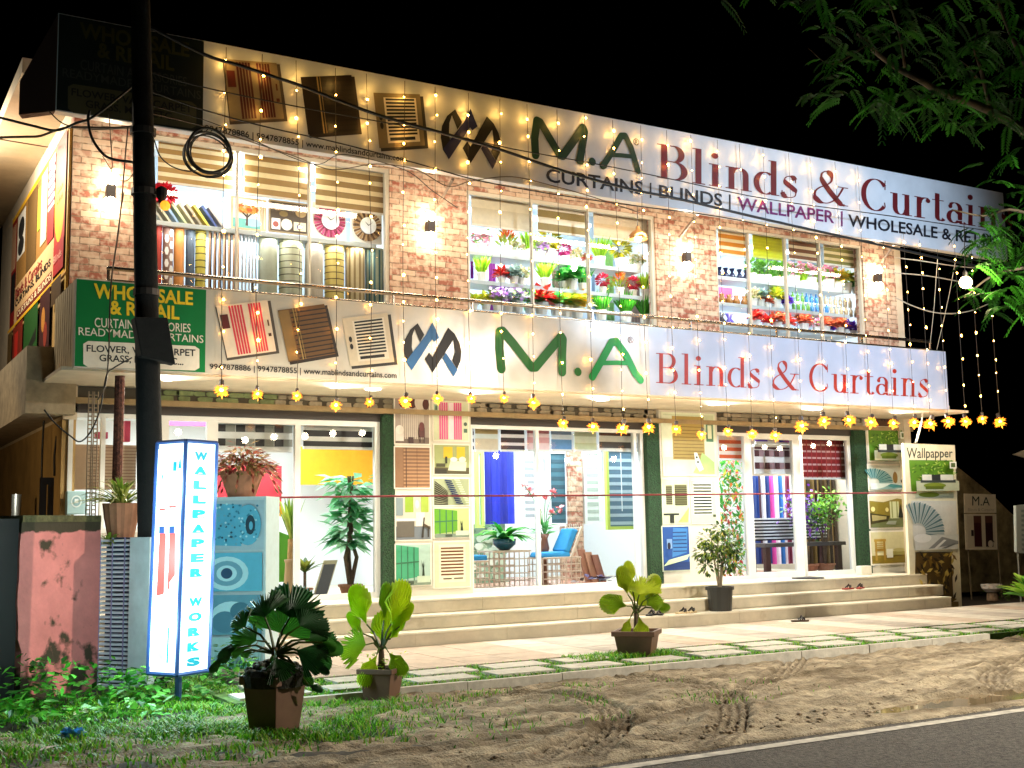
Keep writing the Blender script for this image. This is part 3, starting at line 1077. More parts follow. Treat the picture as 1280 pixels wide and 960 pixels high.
for k, (r, m) in enumerate(((.048, C('4a3830')), (.038, VINYL_W))):
    mb.poly([p + Vector((r * math.cos(a), -.006 - .001 * k, r * math.sin(a))) for a in (2 * math.pi * i / 16 for i in range(16))], m)
text(mb, qpx([(793.3, 180.6), (797, 180.9), (797, 175), (793.3, 174.8)], YF), 'R', C('4a3830'), .01, .009)
mb.build('registered_mark', US)
mb = MB()
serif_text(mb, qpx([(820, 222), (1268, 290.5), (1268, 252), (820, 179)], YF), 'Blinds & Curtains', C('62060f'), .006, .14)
mb.build('red_lettering', US)
# brackets that hold the upper sign
for px0, py0, px1, py1 in ((550, 252, 566, 224), (850, 296, 872, 268), (1102, 328, 1117, 306)):
    mb = MB()
    a = aty(px0, py0, YB - .01)
    b = aty(px1, py1, 12.7)
    mb.tube([a, b], .022, mat('bracket', (.2, .14, .1), .6), 6)
    o = mb.build('bracket', US)
# the soffit lights under the lower sign
for k, x in enumerate((8.9, 12.75, 5.6)):
    mb = MB()
    mb.lathe((x, 12.95, 2.985), [(.09, 0), (.1, .014)], mat('downlight', (1, .97, .9), .5, emit=9), 16)
    o = tag(mb.build('ceiling_light'), ('round recessed light under the lower sign above the white poster pillar', 'round recessed light under the lower sign near the right door', 'round recessed light under the lower sign above the left poster pillar')[k], 'light', 'recessed soffit lights')
# side fascia of the lower sign: corrugated return, and the concrete ledge under it
mb = MB()
rib = mat('return_sheet', (.36, .29, .18), .6, noise=.2)
y = YF + .12
while y < 13.66:
    mb.box(lx0 + .0, lx0 + .03, y, y + .10, lz0, lz1, rib)
    mb.box(lx0 + .012, lx0 + .035, y + .10, y + .13, lz0, lz1, rib)
    y += .13
mb.build('return_panel', LS)

# ------------------------------------------------------------------ upper windows: blinds, shelves, goods
YG = 14.05                                     # goods stand just behind the glass


def zebra(px0, py0, px1, py1, Y, n, col, gap, label, group, box='e8e0d0', duty=.55):
    x0, x1, z0, z1 = rpx(px0, py0, px1, py1, Y)
    t = thing('roller_blind', (x0, Y, z1), label, 'blind', group)
    mb = MB().box(x0, x1, Y - .03, Y + .04, z1 - .05, z1, C(box))
    mb.build('head_box', t)
    mb = MB()
    q = xzq(x0 + .015, x1 - .015, z0, z1 - .052, Y)
    mb.slab([q(0, 0), q(1, 0), q(1, 1), q(0, 1)], (0, .004, 0), C(gap))
    if isinstance(col, str):
        pic(mb, q, [('h', 0, 0, 1, 1, n, duty, col)], .002)
    else:
        pic(mb, q, col, .002)
    mb.box(x0 + .015, x1 - .015, Y - .012, Y + .012, z0 - .025, z0 + .001, C(box))
    mb.build('fabric', t)
    return t


GU = 'sample blinds in the upper windows'
zebra(196, 170, 298, 232, 13.98, 5, 'b08a4a', 'f2e4bc', 'wide gold striped roller blind in the upper left window beside the pole', GU)
zebra(304, 186, 387, 246, 13.98, 4, 'a07c40', 'e8d4a0', 'gold and tan roller blind in the middle of the upper left window', GU)
zebra(393, 205, 484, 262, 13.98, 4, '9a7a44', 'ecd8a8', 'tan striped roller blind above the two wall clocks', GU)
zebra(588, 242, 666, 284, 13.98, 1, 'd8ccb0', 'e8dcc0', 'plain cream roller blind at the left of the upper middle window', GU)
zebra(671, 254, 736, 291, 13.98, 2, '94804a', 'efe6d0', 'olive and cream striped roller blind in the upper middle window', GU)
zebra(741, 266, 814, 299, 13.98, 1, 'e2c8a0', 'e6d4b8', 'plain peach roller blind behind the hanging lamp', GU)
zebra(897, 286, 936, 318, 13.98, 3, 'd8880c', 'f4e2b8', 'orange striped roller blind at the left of the upper right window', GU)
zebra(940, 289, 982, 322, 13.98, 7, 'ccd010', 'd8dc18', 'plain lime yellow roller blind in the upper right window', GU, 'd8dc60', .8)
zebra(985, 296, 1025, 325, 13.98, 3, '7a4a28', 'efe0c0', 'brown striped roller blind in the upper right window', GU)
zebra(1029, 304, 1068, 331, 13.98, 3, '8a8440', 'eadcb0', 'olive striped roller blind at the right end of the upper right window', GU)
# tube lights
TUBE = mat('tube_glow', (.93, .96, 1), .5, emit=14)
for lb, (xa, xb) in (('bright tube light on the ceiling of the upper left window display', (3.5, 5.9)), ('bright tube light on the ceiling of the upper middle window display', (7.7, 9.9)), ('bright tube light on the ceiling of the upper right window display', (12.0, 14.3))):
    mb = MB().tube([(xa, 14.6, 5.86), (xb, 14.6, 5.86)], .03, TUBE, 8)
    tag(mb.build('tube_light'), lb, 'light', 'tube lights above the shelves')
for lb, (px, ya, yb) in (('short upright tube light glowing behind the cable coil', (297, 192, 242)), ('short upright tube light at the top of the upper left window', (388, 206, 226))):
    mb = MB().tube([aty(px, ya, 13.92), aty(px + .5, yb, 13.92)], .035, TUBE, 8)
    tag(mb.build('tube_light'), lb, 'light', 'upright tube lights')
# shelves
SHELF = mat('shelf_board', (.66, .72, .74), .4, noise=.05)


def shelf(win, z, label, y0=13.99, y1=14.42):
    mb = MB().box(win[0] + .07, win[1] - .07, y0, y1, z - .035, z, SHELF)
    mb.box(win[0] + .07, win[1] - .07, y0 - .012, y0 - .001, z - .05, z + .004, mat('shelf_edge', (.55, .6, .6), .3))
    return tag(mb.build('shelf'), label, 'shelf', 'shelves in the upper windows', 'thing')


zs1 = (aty(192, 277, YG).z + aty(483, 309, YG).z) / 2
shelf(W1, zs1, 'shelf carrying clocks, pictures and sample books in the upper left window')
Z2 = [(aty(586, a, YG).z + aty(814, b, YG).z) / 2 for a, b in ((314, 341), (352, 372), (392, 402))]
Z3 = [(aty(896, a, YG).z + aty(1071, b, YG).z) / 2 for a, b in ((347, 365), (380, 395), (409, 418))]
for wn_, W, Z in (('middle', W2, Z2), ('right', W3, Z3)):
    for k, z in enumerate(Z):
        shelf(W, z, '%s shelf of plants in the upper %s window' % (('top', 'middle', 'bottom')[k], wn_))
# fill lamps added under the front edge of the plant shelves
for W, Z in ((W2, Z2), (W3, Z3)):
    for z in Z[:2]:
        lamp('shelf_fill_light', 'AREA', ((W[0] + W[1]) / 2, 14.0, z - .06), 11, (.95, .98, 1), W[1] - W[0] - .3, .03, aim=((W[0] + W[1]) / 2, 14.12, z - .4))
lamp('shelf_fill_light', 'AREA', ((W1[0] + W1[1]) / 2, 14.0, zs1 - .06), 9, (1, .97, .92), W1[1] - W1[0] - .3, .03, aim=((W1[0] + W1[1]) / 2, 14.12, zs1 - .6))
# carpet and wallpaper rolls standing in the left window
g = 'rolls standing in the upper left window'
zb = WBOT + .05


def roll(px0, px1, pyt, label, fn):
    a, b = pxX(px0, pyt, YG + .05), pxX(px1, pyt, YG + .05)
    zt = aty((px0 + px1) / 2, pyt, YG + .05).z
    fn((a + b) / 2, (b - a) / 2, zt, label)


def plain_roll(c1, rings=None, band=None, stripes=None):
    def f(x, r, zt, label):
        t = thing('carpet_roll', (x, YG + .1, zb), label, 'roll', g)
        mb = MB()
        n = 24
        mb.lathe((x, YG + .1, 0), [(r, zb), (r, zt - .02), (r * .93, zt)], C(c1), n)
        if rings:
            z = zb
            while z < zt - .03:
                mb.lathe((x, YG + .1, 0), [(r + .002, z), (r + .002, z + .012)], C(rings), n, False)
                z += .085
        if band:
            mb.lathe((x, YG + .1, 0), [(r + .002, zb), (r + .002, zb + (zt - zb) * .48)], C(band), n, False)
        if stripes:
            for i in range(0, n, 2):
                a0, a1 = 2 * math.pi * i / n, 2 * math.pi * (i + .8) / n
                q = [(x + (r + .004) * math.cos(a), YG + .1 + (r + .004) * math.sin(a), z) for a, z in ((a0, zb), (a1, zb), (a1, zt - .03), (a0, zt - .03))]
                mb.poly(q, C(stripes))
        mb.build('carpet', t)
        mb = MB()
        mb.lathe((x, YG + .1, zt + .001), [(r * .55, 0), (r * .55, .012), (r * .28, .012)], C('4a3626'), 16, False)
        mb.build('core', t)
    return f


def hex_roll(x, r, zt, label):
    t = thing('wallpaper_roll', (x, YG + .1, zb), label, 'roll', g)
    mb = MB().lathe((x, YG + .1, 0), [(r, zb), (r, zt)], C('8a6a5c'), 18)
    z, k = zb + .05, 0
    while z < zt - .08:
        cx = x + (r * .45 if k % 2 else -r * .45)
        mb.poly([(cx + r * .42 * math.cos(a), YG + .1 - r - .003, z + .055 * math.sin(a)) for a in (math.pi / 3 * i for i in range(6))], C('e8e2da'))
        z += .075
        k += 1
    mb.build('paper', t)


def bundle(n, c1, c2):
    def f(x, r, zt, label):
        t = thing('roll_bundle', (x, YG + .1, zb), label, 'roll', g)
        for i in range(n):
            mb = MB()
            xx = x - r + (i + .5) * 2 * r / n
            mb.lathe((xx, YG + .06 + .05 * (i % 2), 0), [(r / n * .86, zb), (r / n * .86, zt - .02 * (i % 3))], C(c1 if i % 2 else c2), 8)
            mb.build('slat_roll', t)
    return f


for a, b, y, lb, f in ((194, 204, 280, 'red carpet roll with green lower half next to the pole', plain_roll('a02a14', band='1c5a1c')), (205, 218, 281, 'wallpaper roll with white hexagons on mauve', hex_roll),
                       (219, 232, 282, 'plain orange carpet roll', plain_roll('d8904a')), (234, 245, 284, 'slate blue carpet roll', plain_roll('4a5a6a')), (246, 259, 284, 'yellow roll ringed with dark lines', plain_roll('c8b84a', '4a4418')),
                       (261, 300, 287, 'bundle of brown and tan slats standing upright', bundle(13, '4a281a', 'b08a66')), (302, 321, 291, 'bundle of black and white striped slats', bundle(9, '16161a', 'cfcfd2')),
                       (325, 348, 297, 'pale grey wrapped roll, leftmost of the six wrapped rolls', plain_roll('aab09a')), (351, 379, 300, 'widest wrapped roll, cream with dark grid lines', plain_roll('c4c6a8', '5a5c48')),
                       (383, 405, 303, 'grey wrapped roll between two ringed rolls', plain_roll('b0a898')), (408, 431, 305, 'yellow wrapped roll ringed with brown lines', plain_roll('d0bc6a', '5a4418')),
                       (434, 457, 308, 'beige wrapped roll with fine tan stripes', plain_roll('c0b088', stripes='8a7448')), (459, 481, 311, 'teal and tan striped wrapped roll at the right end', plain_roll('a8b49a', stripes='3c6a70'))):
    roll(a, b, y, lb, f)
# sample books leaning on the shelf
for k, (px, c) in enumerate(zip((203, 213, 223, 233, 243, 252, 261, 271, 280), ('b8b4a0', 'c8c0a0', '8aa0b8', 'c0c48a', 'b8a88a', '9a8a6a', 'd0b840', '3a4a7a', 'a89a8a'))):
    x = pxX(px, 270, YG)
    mb = MB()
    t_, L_ = .035, .34
    s_, c_ = math.sin(.62), math.cos(.62)
    p = [Vector((x, YG, zs1 + .002)), Vector((x + t_ * c_, YG, zs1 + .002 + t_ * s_ * 0)), Vector((x + t_ * c_ - L_ * s_, YG, zs1 + L_ * c_)), Vector((x - L_ * s_, YG, zs1 + L_ * c_ - t_ * s_))]
    mb.slab(p, (0, .26, 0), C(c))
    tag(mb.build('sample_book'), 'wallpaper sample book with %s cover leaning on the shelf, %s from the pole' % (('grey', 'cream', 'sky blue', 'pale green', 'tan', 'khaki', 'yellow', 'navy', 'taupe')[k], NTH[k]), 'book', 'sample books leaning on the shelf')
# red paper pompom, pictures, clocks
mb = MB()
p = aty(206, 243, YG)
for i in range(150):
    d = Vector((rnd.gauss(0, 1), rnd.gauss(0, 1), rnd.gauss(0, 1))).normalized()
    mb.leaf(p + d * .05, d, .13, .06, C('d8102a'), .1)
tag(mb.build('paper_pompom'), 'fluffy crimson pompom above the sample books beside the pole', 'decoration')


def frame(px0, py0, px1, py1, Y, shapes, label, cat='picture', fcol='b8a078', name='framed_picture', lean=.05):
    x0, x1, z0, z1 = rpx(px0, py0, px1, py1, Y)
    t = thing(name, ((x0 + x1) / 2, Y, z0), label, cat)
    mb = MB().box(x0, x1, Y, Y + .03, z0, z1, C(fcol))
    mb.build('frame', t)
    mb = MB()
    q = xzq(x0 + .02, x1 - .02, z0 + .02, z1 - .02, Y)
    pic(mb, q, shapes, .003)
    mb.build('print', t)
    return t


tree_print = [('r', 0, 0, 1, 1, 'd8d8c0'), ('r', 0, 0, 1, .32, '5a9a8c'), ('e', .75, .2, .3, .14, '88b0c0'), ('p', [(.46, .08), (.56, .08), (.55, .5), (.5, .5)], '3a2414'), ('p', [(.5, .3), (.75, .55), (.72, .58), (.5, .38)], '3a2414'), ('p', [(.5, .34), (.28, .56), (.31, .59), (.53, .4)], '3a2414')]
for i in range(26):
    a, r_ = rnd.uniform(0, 6.3), rnd.random() ** .5
    tree_print.append(('e', .5 + .36 * r_ * math.cos(a), .66 + .2 * r_ * math.sin(a), .07, .06, rnd.choice(('e07a2a', 'd89a3c', 'c85a20', 'f0a850'))))
frame(289, 247, 327, 287, YG + .1, tree_print, 'framed painting of an orange tree on the shelf')
frame(328, 250, 333, 289, YG + .12, [('r', 0, 0, 1, 1, 'd8c8a8')], 'narrow cream frame edge standing beside the tree painting')
collage = [('r', 0, 0, 1, 1, '3c2c18'), ('e', .2, .8, .14, .1, '8a6a3c'), ('e', .5, .82, .16, .1, '6a5028'), ('e', .82, .7, .15, .16, 'a08458'), ('e', .35, .6, .12, .1, '75602f'), ('r', .03, .05, .26, .42, 'e8dccc'), ('e', .14, .22, .08, .1, '8a3a2a'), ('e', .43, .24, .15, .2, 'cfc4ae'), ('e', .43, .24, .11, .15, 'f0eee4'), ('r', .62, .06, .95, .36, 'cdbb9a'), ('e', .78, .2, .08, .1, '3c3c6a')]
frame(336, 252, 386, 292, YG + .1, collage, 'brown collage picture with a small round dial, left of the clocks', fcol='8a7450')


def clock(px, py, rpx_, cols, label):
    p = aty(px, py, YG + .08)
    r = rpx_ / ppm(p)
    t = thing('wall_clock', (p.x, p.y, p.z - r), label, 'clock', 'sunburst clocks in the upper left window')
    mb = MB().box(p.x - r * 1.08, p.x + r * 1.08, p.y + .03, p.y + .06, p.z - r * 1.1, p.z + r * 1.1, C('d8d0c0'))
    mb.build('backing_card', t)
    mb = MB()
    for i in range(30):
        a = 2 * math.pi * i / 30
        for r0, r1, w, m in ((.55, 1.0, .075, C(cols[i % 2])),):
            u, v = Vector((math.cos(a), 0, math.sin(a))), Vector((-math.sin(a), 0, math.cos(a)))
            c = Vector((p.x, p.y, p.z))
            mb.slab([c + u * r * r0 - v * r * w * .6, c + u * r * r1 - v * r * w, c + u * r * r1 + v * r * w, c + u * r * r0 + v * r * w * .6], (0, .02, 0), m)
    mb.build('sunburst_frame', t)
    mb = MB()
    mb.lathe((0, 0, 0), [(r * .56, 0), (r * .56, .02)], C('eef2f4'), 28)
    for v in mb.v:
        v[:] = Vector((p.x + v.x, p.y - .012 - v.z, p.z + v.y))
    mb.build('dial', t)
    mb = MB()
    for a, L_, w in ((.7, .42, .02), (2.4, .34, .03)):
        u, v = Vector((math.cos(a), 0, math.sin(a))), Vector((-math.sin(a), 0, math.cos(a)))
        c = Vector((p.x, p.y - .036, p.z))
        mb.slab([c - v * w * r, c + u * L_ * r, c + v * w * r], (0, .003, 0), INK)
    mb.build('hands', t)


clock(412.5, 276, 20.5, ('b8406a', '8a1c40'), 'pink and crimson sunburst clock, the larger of the two')
clock(459.5, 282.5, 19, ('b89468', '6a4a2c'), 'brown and tan sunburst clock at the end of the shelf')

# ---- pots on the shelves: prototypes of pot and foliage, copied
POTW = C('e6e2d8')


def foliage(kind, m):
    mb = MB()
    R_ = random.Random(sum(map(ord, kind)) % 97 + 3)

    def dir_(zmin=-.2):
        while True:
            d = Vector((R_.gauss(0, 1), R_.gauss(0, 1), R_.gauss(0, 1))).normalized()
            if d.z > zmin:
                return d
    if kind == 'grass':
        for i in range(90):
            a, s_ = R_.uniform(0, 6.3), R_.uniform(.0, .55)
            mb.leaf((.03 * math.cos(a), .03 * math.sin(a), .09), (s_ * math.cos(a), s_ * math.sin(a), 1), R_.uniform(.13, .24), .018, m[i % len(m)], .25)
    elif kind == 'ball':
        for i in range(150):
            d = dir_(-1)
            mb.leaf(Vector((0, 0, .19)) + d * .05, d, .065, .028, m[i % len(m)], .1)
        mb.tube([(0, 0, .07), (0, 0, .15)], .008, C('4a5a20'), 5)
    elif kind == 'spike':
        for i in range(110):
            a, h = R_.uniform(0, 6.3), R_.random()
            mb.leaf((.07 * (1 - h) * math.cos(a), .07 * (1 - h) * math.sin(a), .09 + .16 * h), (math.cos(a), math.sin(a), 1.1), .08, .022, m[i % len(m)] if h > .35 else m[-1], .1)
    elif kind == 'blossom':
        for i in range(150):
            d = dir_(-.4)
            p = Vector((0, 0, .15)) + Vector((d.x * .10, d.y * .10, d.z * .09)) * R_.uniform(.5, 1)
            mb.leaf(p, dir_(-1), .04, .04, m[i % (len(m) - 1)] if R_.random() < .75 else m[-1], .1)
    elif kind == 'bush':
        for i in range(100):
            d = dir_(-.3)
            mb.leaf(Vector((0, 0, .13)) + d * .05 * R_.random(), d, R_.uniform(.07, .12), .05, m[i % len(m)], .5)
    return mb


LF = lambda h: leafmat('leaf_' + h, h, .2)
KIND = {
    'lime grass': ('grass', ['a4d824', 'c0e43c', '74ac1c']), 'green grass': ('grass', ['3c9a1c', '5cb42c', '2c7418']), 'yellow ball': ('ball', ['c0b41c', 'd8cc30', '8a9a18']), 'magenta ball': ('ball', ['a00c5a', 'c8187a']),
    'green ball': ('ball', ['5a9a2c', '7cb848']), 'orange spiky': ('spike', ['d85a1c', 'e88a3c', '8a9a28']), 'pink blossom': ('blossom', ['f09aa8', 'f8c4cc', 'e07a94', '7ca844']), 'lilac blossom': ('blossom', ['c48ae0', 'dcc0ec', '9aba6a']),
    'red bush': ('bush', ['dc3024', 'b81c1c', 'ec5a44']), 'salmon bush': ('bush', ['ec7a54', 'd0603c', '9a5030']), 'purple bush': ('bush', ['6a2cc0', '7c3cd8', '4c2090']), 'dark red ball': ('ball', ['a82038', 'c83048']), 'cream blossom': ('blossom', ['d8ccaa', 'c8b88a', '8a9a4a']),
    'leafy green': ('bush', ['2c8a30', '40a848', '7cc468']), 'olive bush': ('bush', ['a0a82c', 'c0b42c', '7c9424']), 'golden bush': ('bush', ['e0bc2c', 'd0a020', 'a8ac2c']), 'silver leaf': ('bush', ['8aa09a', 'a8b8b0', '5a7a6a']),
}
PROTO = {}


def potted(kind, px, z, Y, label, h, potc=None, grp='potted plants on the window shelves'):
    """h: photo height of pot and foliage together in pixels"""
    base = Vector((pxX(px, 340, Y), Y, z + .001))
    if kind not in PROTO:
        t = thing('potted_plant', (0, 0, 0), label, 'plant', grp)
        MB().lathe((0, 0, 0), [(.035, 0), (.05, .085), (.054, .085), (.054, .1), (.046, .1), (.044, .09)], POTW, 10).build('pot', t)
        k, cs = KIND[kind]
        foliage(k, [LF(c) for c in cs]).build('foliage', t)
        PROTO[kind] = t
        c = t
        c.location = base
    else:
        c = copy_tree(PROTO[kind], base, label=label)
    s_ = 1.45 * h / ppm(base) / .30
    c.scale = (s_, s_, s_)
    c.rotation_euler.z = rnd.uniform(0, 6.3)
    return c


SHELF_NAMES = ('top', 'middle', 'bottom')
for win, Z, rows in (('middle', Z2, (((602, 'pink blossom', 27), (634, 'orange spiky', 30), (648, 'cream blossom', 20), (662, 'lime grass', 28), (676, 'lilac blossom', 24), (687, 'yellow ball', 34), (706, 'magenta ball', 20), (721, 'cream blossom', 20), (734, 'salmon bush', 15), (750, 'lime grass', 30), (776, 'yellow ball', 30), (797, 'cream blossom', 22)),
                                     ((602, 'lime grass', 26), (627, 'red bush', 22), (642, 'silver leaf', 24), (652, 'cream blossom', 24), (681, 'lime grass', 28), (704, 'leafy green', 26), (714, 'leafy green', 32), (728, 'green grass', 26), (753, 'dark red ball', 20), (774, 'orange spiky', 24), (791, 'dark red ball', 20), (806, 'lime grass', 26)),
                                     ((592, 'olive bush', 20), (607, 'olive bush', 24), (622, 'lilac blossom', 30), (634, 'silver leaf', 30), (646, 'lilac blossom', 34), (662, 'leafy green', 32), (676, 'red bush', 36), (695, 'leafy green', 36), (707, 'olive bush', 34), (720, 'golden bush', 36), (750, 'green grass', 30), (781, 'green grass', 32), (805, 'green grass', 28)))),
                     ('right', Z3, (((940, 'green ball', 22), (949, 'green ball', 22), (959, 'green ball', 22), (969, 'green ball', 22), (979, 'green ball', 22), (992, 'pink blossom', 30), (1003, 'lime grass', 17), (1013, 'pink blossom', 30), (1023, 'lime grass', 17), (1035, 'pink blossom', 30), (1047, 'golden bush', 26), (1058, 'olive bush', 26), (1067, 'leafy green', 16)),
                                    ((940, 'cream blossom', 22), (949, 'silver leaf', 24), (957, 'salmon bush', 16), (968, 'olive bush', 28), (981, 'purple bush', 18)),
                                    ((942, 'red bush', 22), (956, 'red bush', 18), (969, 'salmon bush', 22), (981, 'red bush', 20), (1002, 'salmon bush', 24), (1017, 'pink blossom', 20), (1029, 'salmon bush', 22), (1034, 'purple bush', 14), (1046, 'salmon bush', 22), (1053, 'purple bush', 20), (1063, 'purple bush', 18))))):
    for k, row in enumerate(rows):
        for i, (px, kind, h) in enumerate(row):
            potted(kind, px, Z[k], YG + .06 + .05 * (i % 2), '%s plant, %s from left, %s shelf of the upper %s window' % (kind, NTH[i], SHELF_NAMES[k], win), h)
# vases and bottles in the right window
vp = None
for k, px in enumerate((899, 907, 915, 924, 932)):
    base = Vector((pxX(px, 340, YG + .05), YG + .05, Z3[0] + .001))
    if vp is None:
        vp = MB().lathe(base, [(.03, 0), (.06, .03), (.05, .07), (.02, .11), (.05, .17)], mat('dark_glaze', '141c3a', .15), 12).build('vase', smooth=True)
        tag(vp, 'dark blue fluted vase, first from the left on the top shelf', 'vase', 'vases in the upper right window')
    else:
        copy_tree(vp, vp.location + Vector((base.x - pxX(899, 340, YG + .05), 0, 0)), label='dark blue fluted vase, %s from the left on the top shelf' % NTH[k])
vp = None
for k, px in enumerate((901, 910, 919, 929)):
    base = Vector((pxX(px, 340, YG + .05), YG + .05, Z3[1] + .001))
    if vp is None:
        vp = MB().lathe(base, [(.045, 0), (.062, .05), (.055, .09), (.03, .12), (.045, .16)], mat('gold_glaze', '8a5a1c', .25), 12).build('vase', smooth=True)
        tag(vp, 'brown gold vase, first from the left on the middle shelf', 'vase', 'vases in the upper right window')
    else:
        copy_tree(vp, vp.location + Vector((base.x - pxX(901, 340, YG + .05), 0, 0)), label='brown gold vase, %s from the left on the middle shelf' % NTH[k])
for col, cn, pxs in (('6aa04a', 'green', (990, 996, 1002, 1008)), ('3a7ab0', 'blue', (1013, 1019, 1025, 1031)), ('c8b08a', 'clear amber', (1037, 1043, 1049, 1055, 1061, 1067))):
    for row in (0, 1):
        first = None
        for k, px in enumerate(pxs):
            x = pxX(px, 340, YG + .04)
            z = Z3[1] + .001 + (.185 if row else 0)
            lb = '%s glass bottle, %s from the left in the %s row of bottles' % (cn, NTH[k], 'upper' if row else 'lower')
            if first is None:
                first = MB().lathe((x, YG + .04 + .12 * row, z), [(.03, 0), (.032, .1), (.012, .13), (.012, .16), (.016, .165)], mat('bottle_' + col, col, .12), 10).build('bottle', smooth=True)
                tag(first, lb, 'bottle', '%s bottles on the middle shelf' % cn)
                x0_ = x
            else:
                copy_tree(first, first.location + Vector((x - x0_, 0, 0)), label=lb)
mb = MB().box(pxX(988, 340, 14.1), W3[1] - .08, 14.14, 14.3, Z3[1] + .16, Z3[1] + .184, SHELF)
tag(mb.build('shelf'), 'short riser shelf under the upper row of bottles', 'shelf', 'shelves in the upper windows', 'thing')
mb = MB().box(*[f(v) for f, v in ((lambda v: pxX(v, 360, 14.1), 897), (lambda v: pxX(v, 360, 14.1), 921))], 14.2, 14.36, Z3[1] + .15, Z3[1] + .30, C('d84a7a'))
tag(mb.build('gift_box'), 'pink patterned box behind the brown vases', 'box')
for k, (px, c) in enumerate(((905, '2c2c34'), (915, '5a4aa0'))):
    x = pxX(px, 410, YG)
    mb = MB().lathe((x, YG + .05, Z3[2] + .001), [(.05, 0), (.07, .07), (.03, .12), (.07, .2)], C(c, .2), 14)
    tag(mb.build('vase', smooth=True), ('black and white waisted vase at the left of the bottom shelf', 'violet waisted vase beside the black vase')[k], 'vase', 'vases in the upper right window')
# coloured curtain lengths hanging behind the plants
for k, (px0, px1, y0, y1, c) in enumerate(((588, 592, 318, 348, '8a2a9a'), (611, 620, 322, 400, 'b04ab0'), (690, 716, 330, 400, 'b8a08a'), (740, 744, 335, 405, '9ab8d8'), (757, 767, 300, 408, '8ac87a'), (776, 800, 345, 405, 'b0a0a0'), (945, 975, 320, 345, '7a80a0'))):
    x0, x1, z0, z1 = rpx(px0, y0, px1, y1, 14.6)
    mb = MB()
    n = max(4, int((x1 - x0) / .03))
    for i in range(n):
        a, b = x0 + (x1 - x0) * i / n, x0 + (x1 - x0) * (i + 1) / n
        mb.poly([(a, 14.6 + .03 * (i % 2), max(z0, 3.3)), (b, 14.6 + .03 * ((i + 1) % 2), max(z0, 3.3)), (b, 14.6 + .03 * ((i + 1) % 2), z1), (a, 14.6 + .03 * (i % 2), z1)], C(c))
    tag(mb.build('curtain'), '%s curtain length hanging behind the shelves' % ('deep purple', 'wide magenta', 'taupe', 'pale blue', 'light green', 'grey pink', 'slate')[k], 'curtain', 'curtain lengths in the upper windows')
# hanging lamp on the balcony
p = aty(797.5, 292, 12.95)
T = thing('pendant_lamp', p, 'copper dome lamp hanging from a cord in front of the upper middle window', 'lamp')
mb = MB().lathe(p, [(.135, -.08), (.13, -.03), (.09, .02), (.035, .05), (.03, .09), (.012, .11)], mat('copper', (.5, .26, .1), .3, metal=.8), 18, False)
mb.build('lamp_shade', T, smooth=True)
MB().tube([p + Vector((0, 0, .1)), (p.x, p.y, 5.72)], .006, INK, 4).build('cord', T)
MB().ball(p + Vector((0, 0, -.07)), .05, mat('lamp_glow', (1, .86, .66), .5, emit=30)).build('lamp_bulb', T)
lamp('pendant_light', 'POINT', p + Vector((0, 0, -.16)), 12, (1, .85, .65), .05)

# ------------------------------------------------------------------ posters on pillars and boards (sheets fixed to a backing)
PG = 'posters on the pillars of the shop front'
COLB = dict(blind=lambda a, b, n=11: [('r', 0, 0, 1, 1, a), ('h', .04, .02, .98, .98, n, .42, b)])


def poster(px0, py0, px1, py1, Y, shapes, label, cat='poster', border='efe8da', m=.06, t=.012):
    x0, x1, z0, z1 = rpx(px0, py0, px1, py1, Y)
    mb = MB()
    mb.box(x0, x1, Y - t, Y, z0, z1, C(border))
    q = xzq(x0 + m * (x1 - x0) / 2, x1 - m * (x1 - x0) / 2, z0 + m * (x1 - x0) / 2, z1 - m * (x1 - x0) / 2, Y - t)
    pic(mb, q, shapes, .002)
    return tag(mb.build('poster'), label, cat, PG)


def leafy(n, u0, v0, u1, v1, cols, s=.06, seed=1):
    R_ = random.Random(seed)
    out = []
    for i in range(n):
        u, v, a = R_.uniform(u0, u1), R_.uniform(v0, v1), R_.uniform(0, 3.1)
        d, e = (s * math.cos(a), s * math.sin(a)), (-s * .35 * math.sin(a), s * .35 * math.cos(a))
        out.append(('p', [(u - d[0], v - d[1]), (u + e[0], v + e[1]), (u + d[0], v + d[1]), (u - e[0], v - e[1])], R_.choice(cols)))
    return out


def fan_feather(cx, cy_, r, a0, a1, n, c1, c2):
    out = []
    for i in range(n):
        b0, b1 = math.radians(a0 + (a1 - a0) * i / n), math.radians(a0 + (a1 - a0) * (i + .75) / n)
        out.append(('p', [(cx + r * .3 * math.cos(b0), cy_ + r * .3 * math.sin(b0)), (cx + r * math.cos(b0), cy_ + r * math.sin(b0)), (cx + r * .96 * math.cos(b1), cy_ + r * .96 * math.sin(b1)), (cx + r * .3 * math.cos(b1), cy_ + r * .3 * math.sin(b1))], (c1, c2)[i % 2]))
    return out


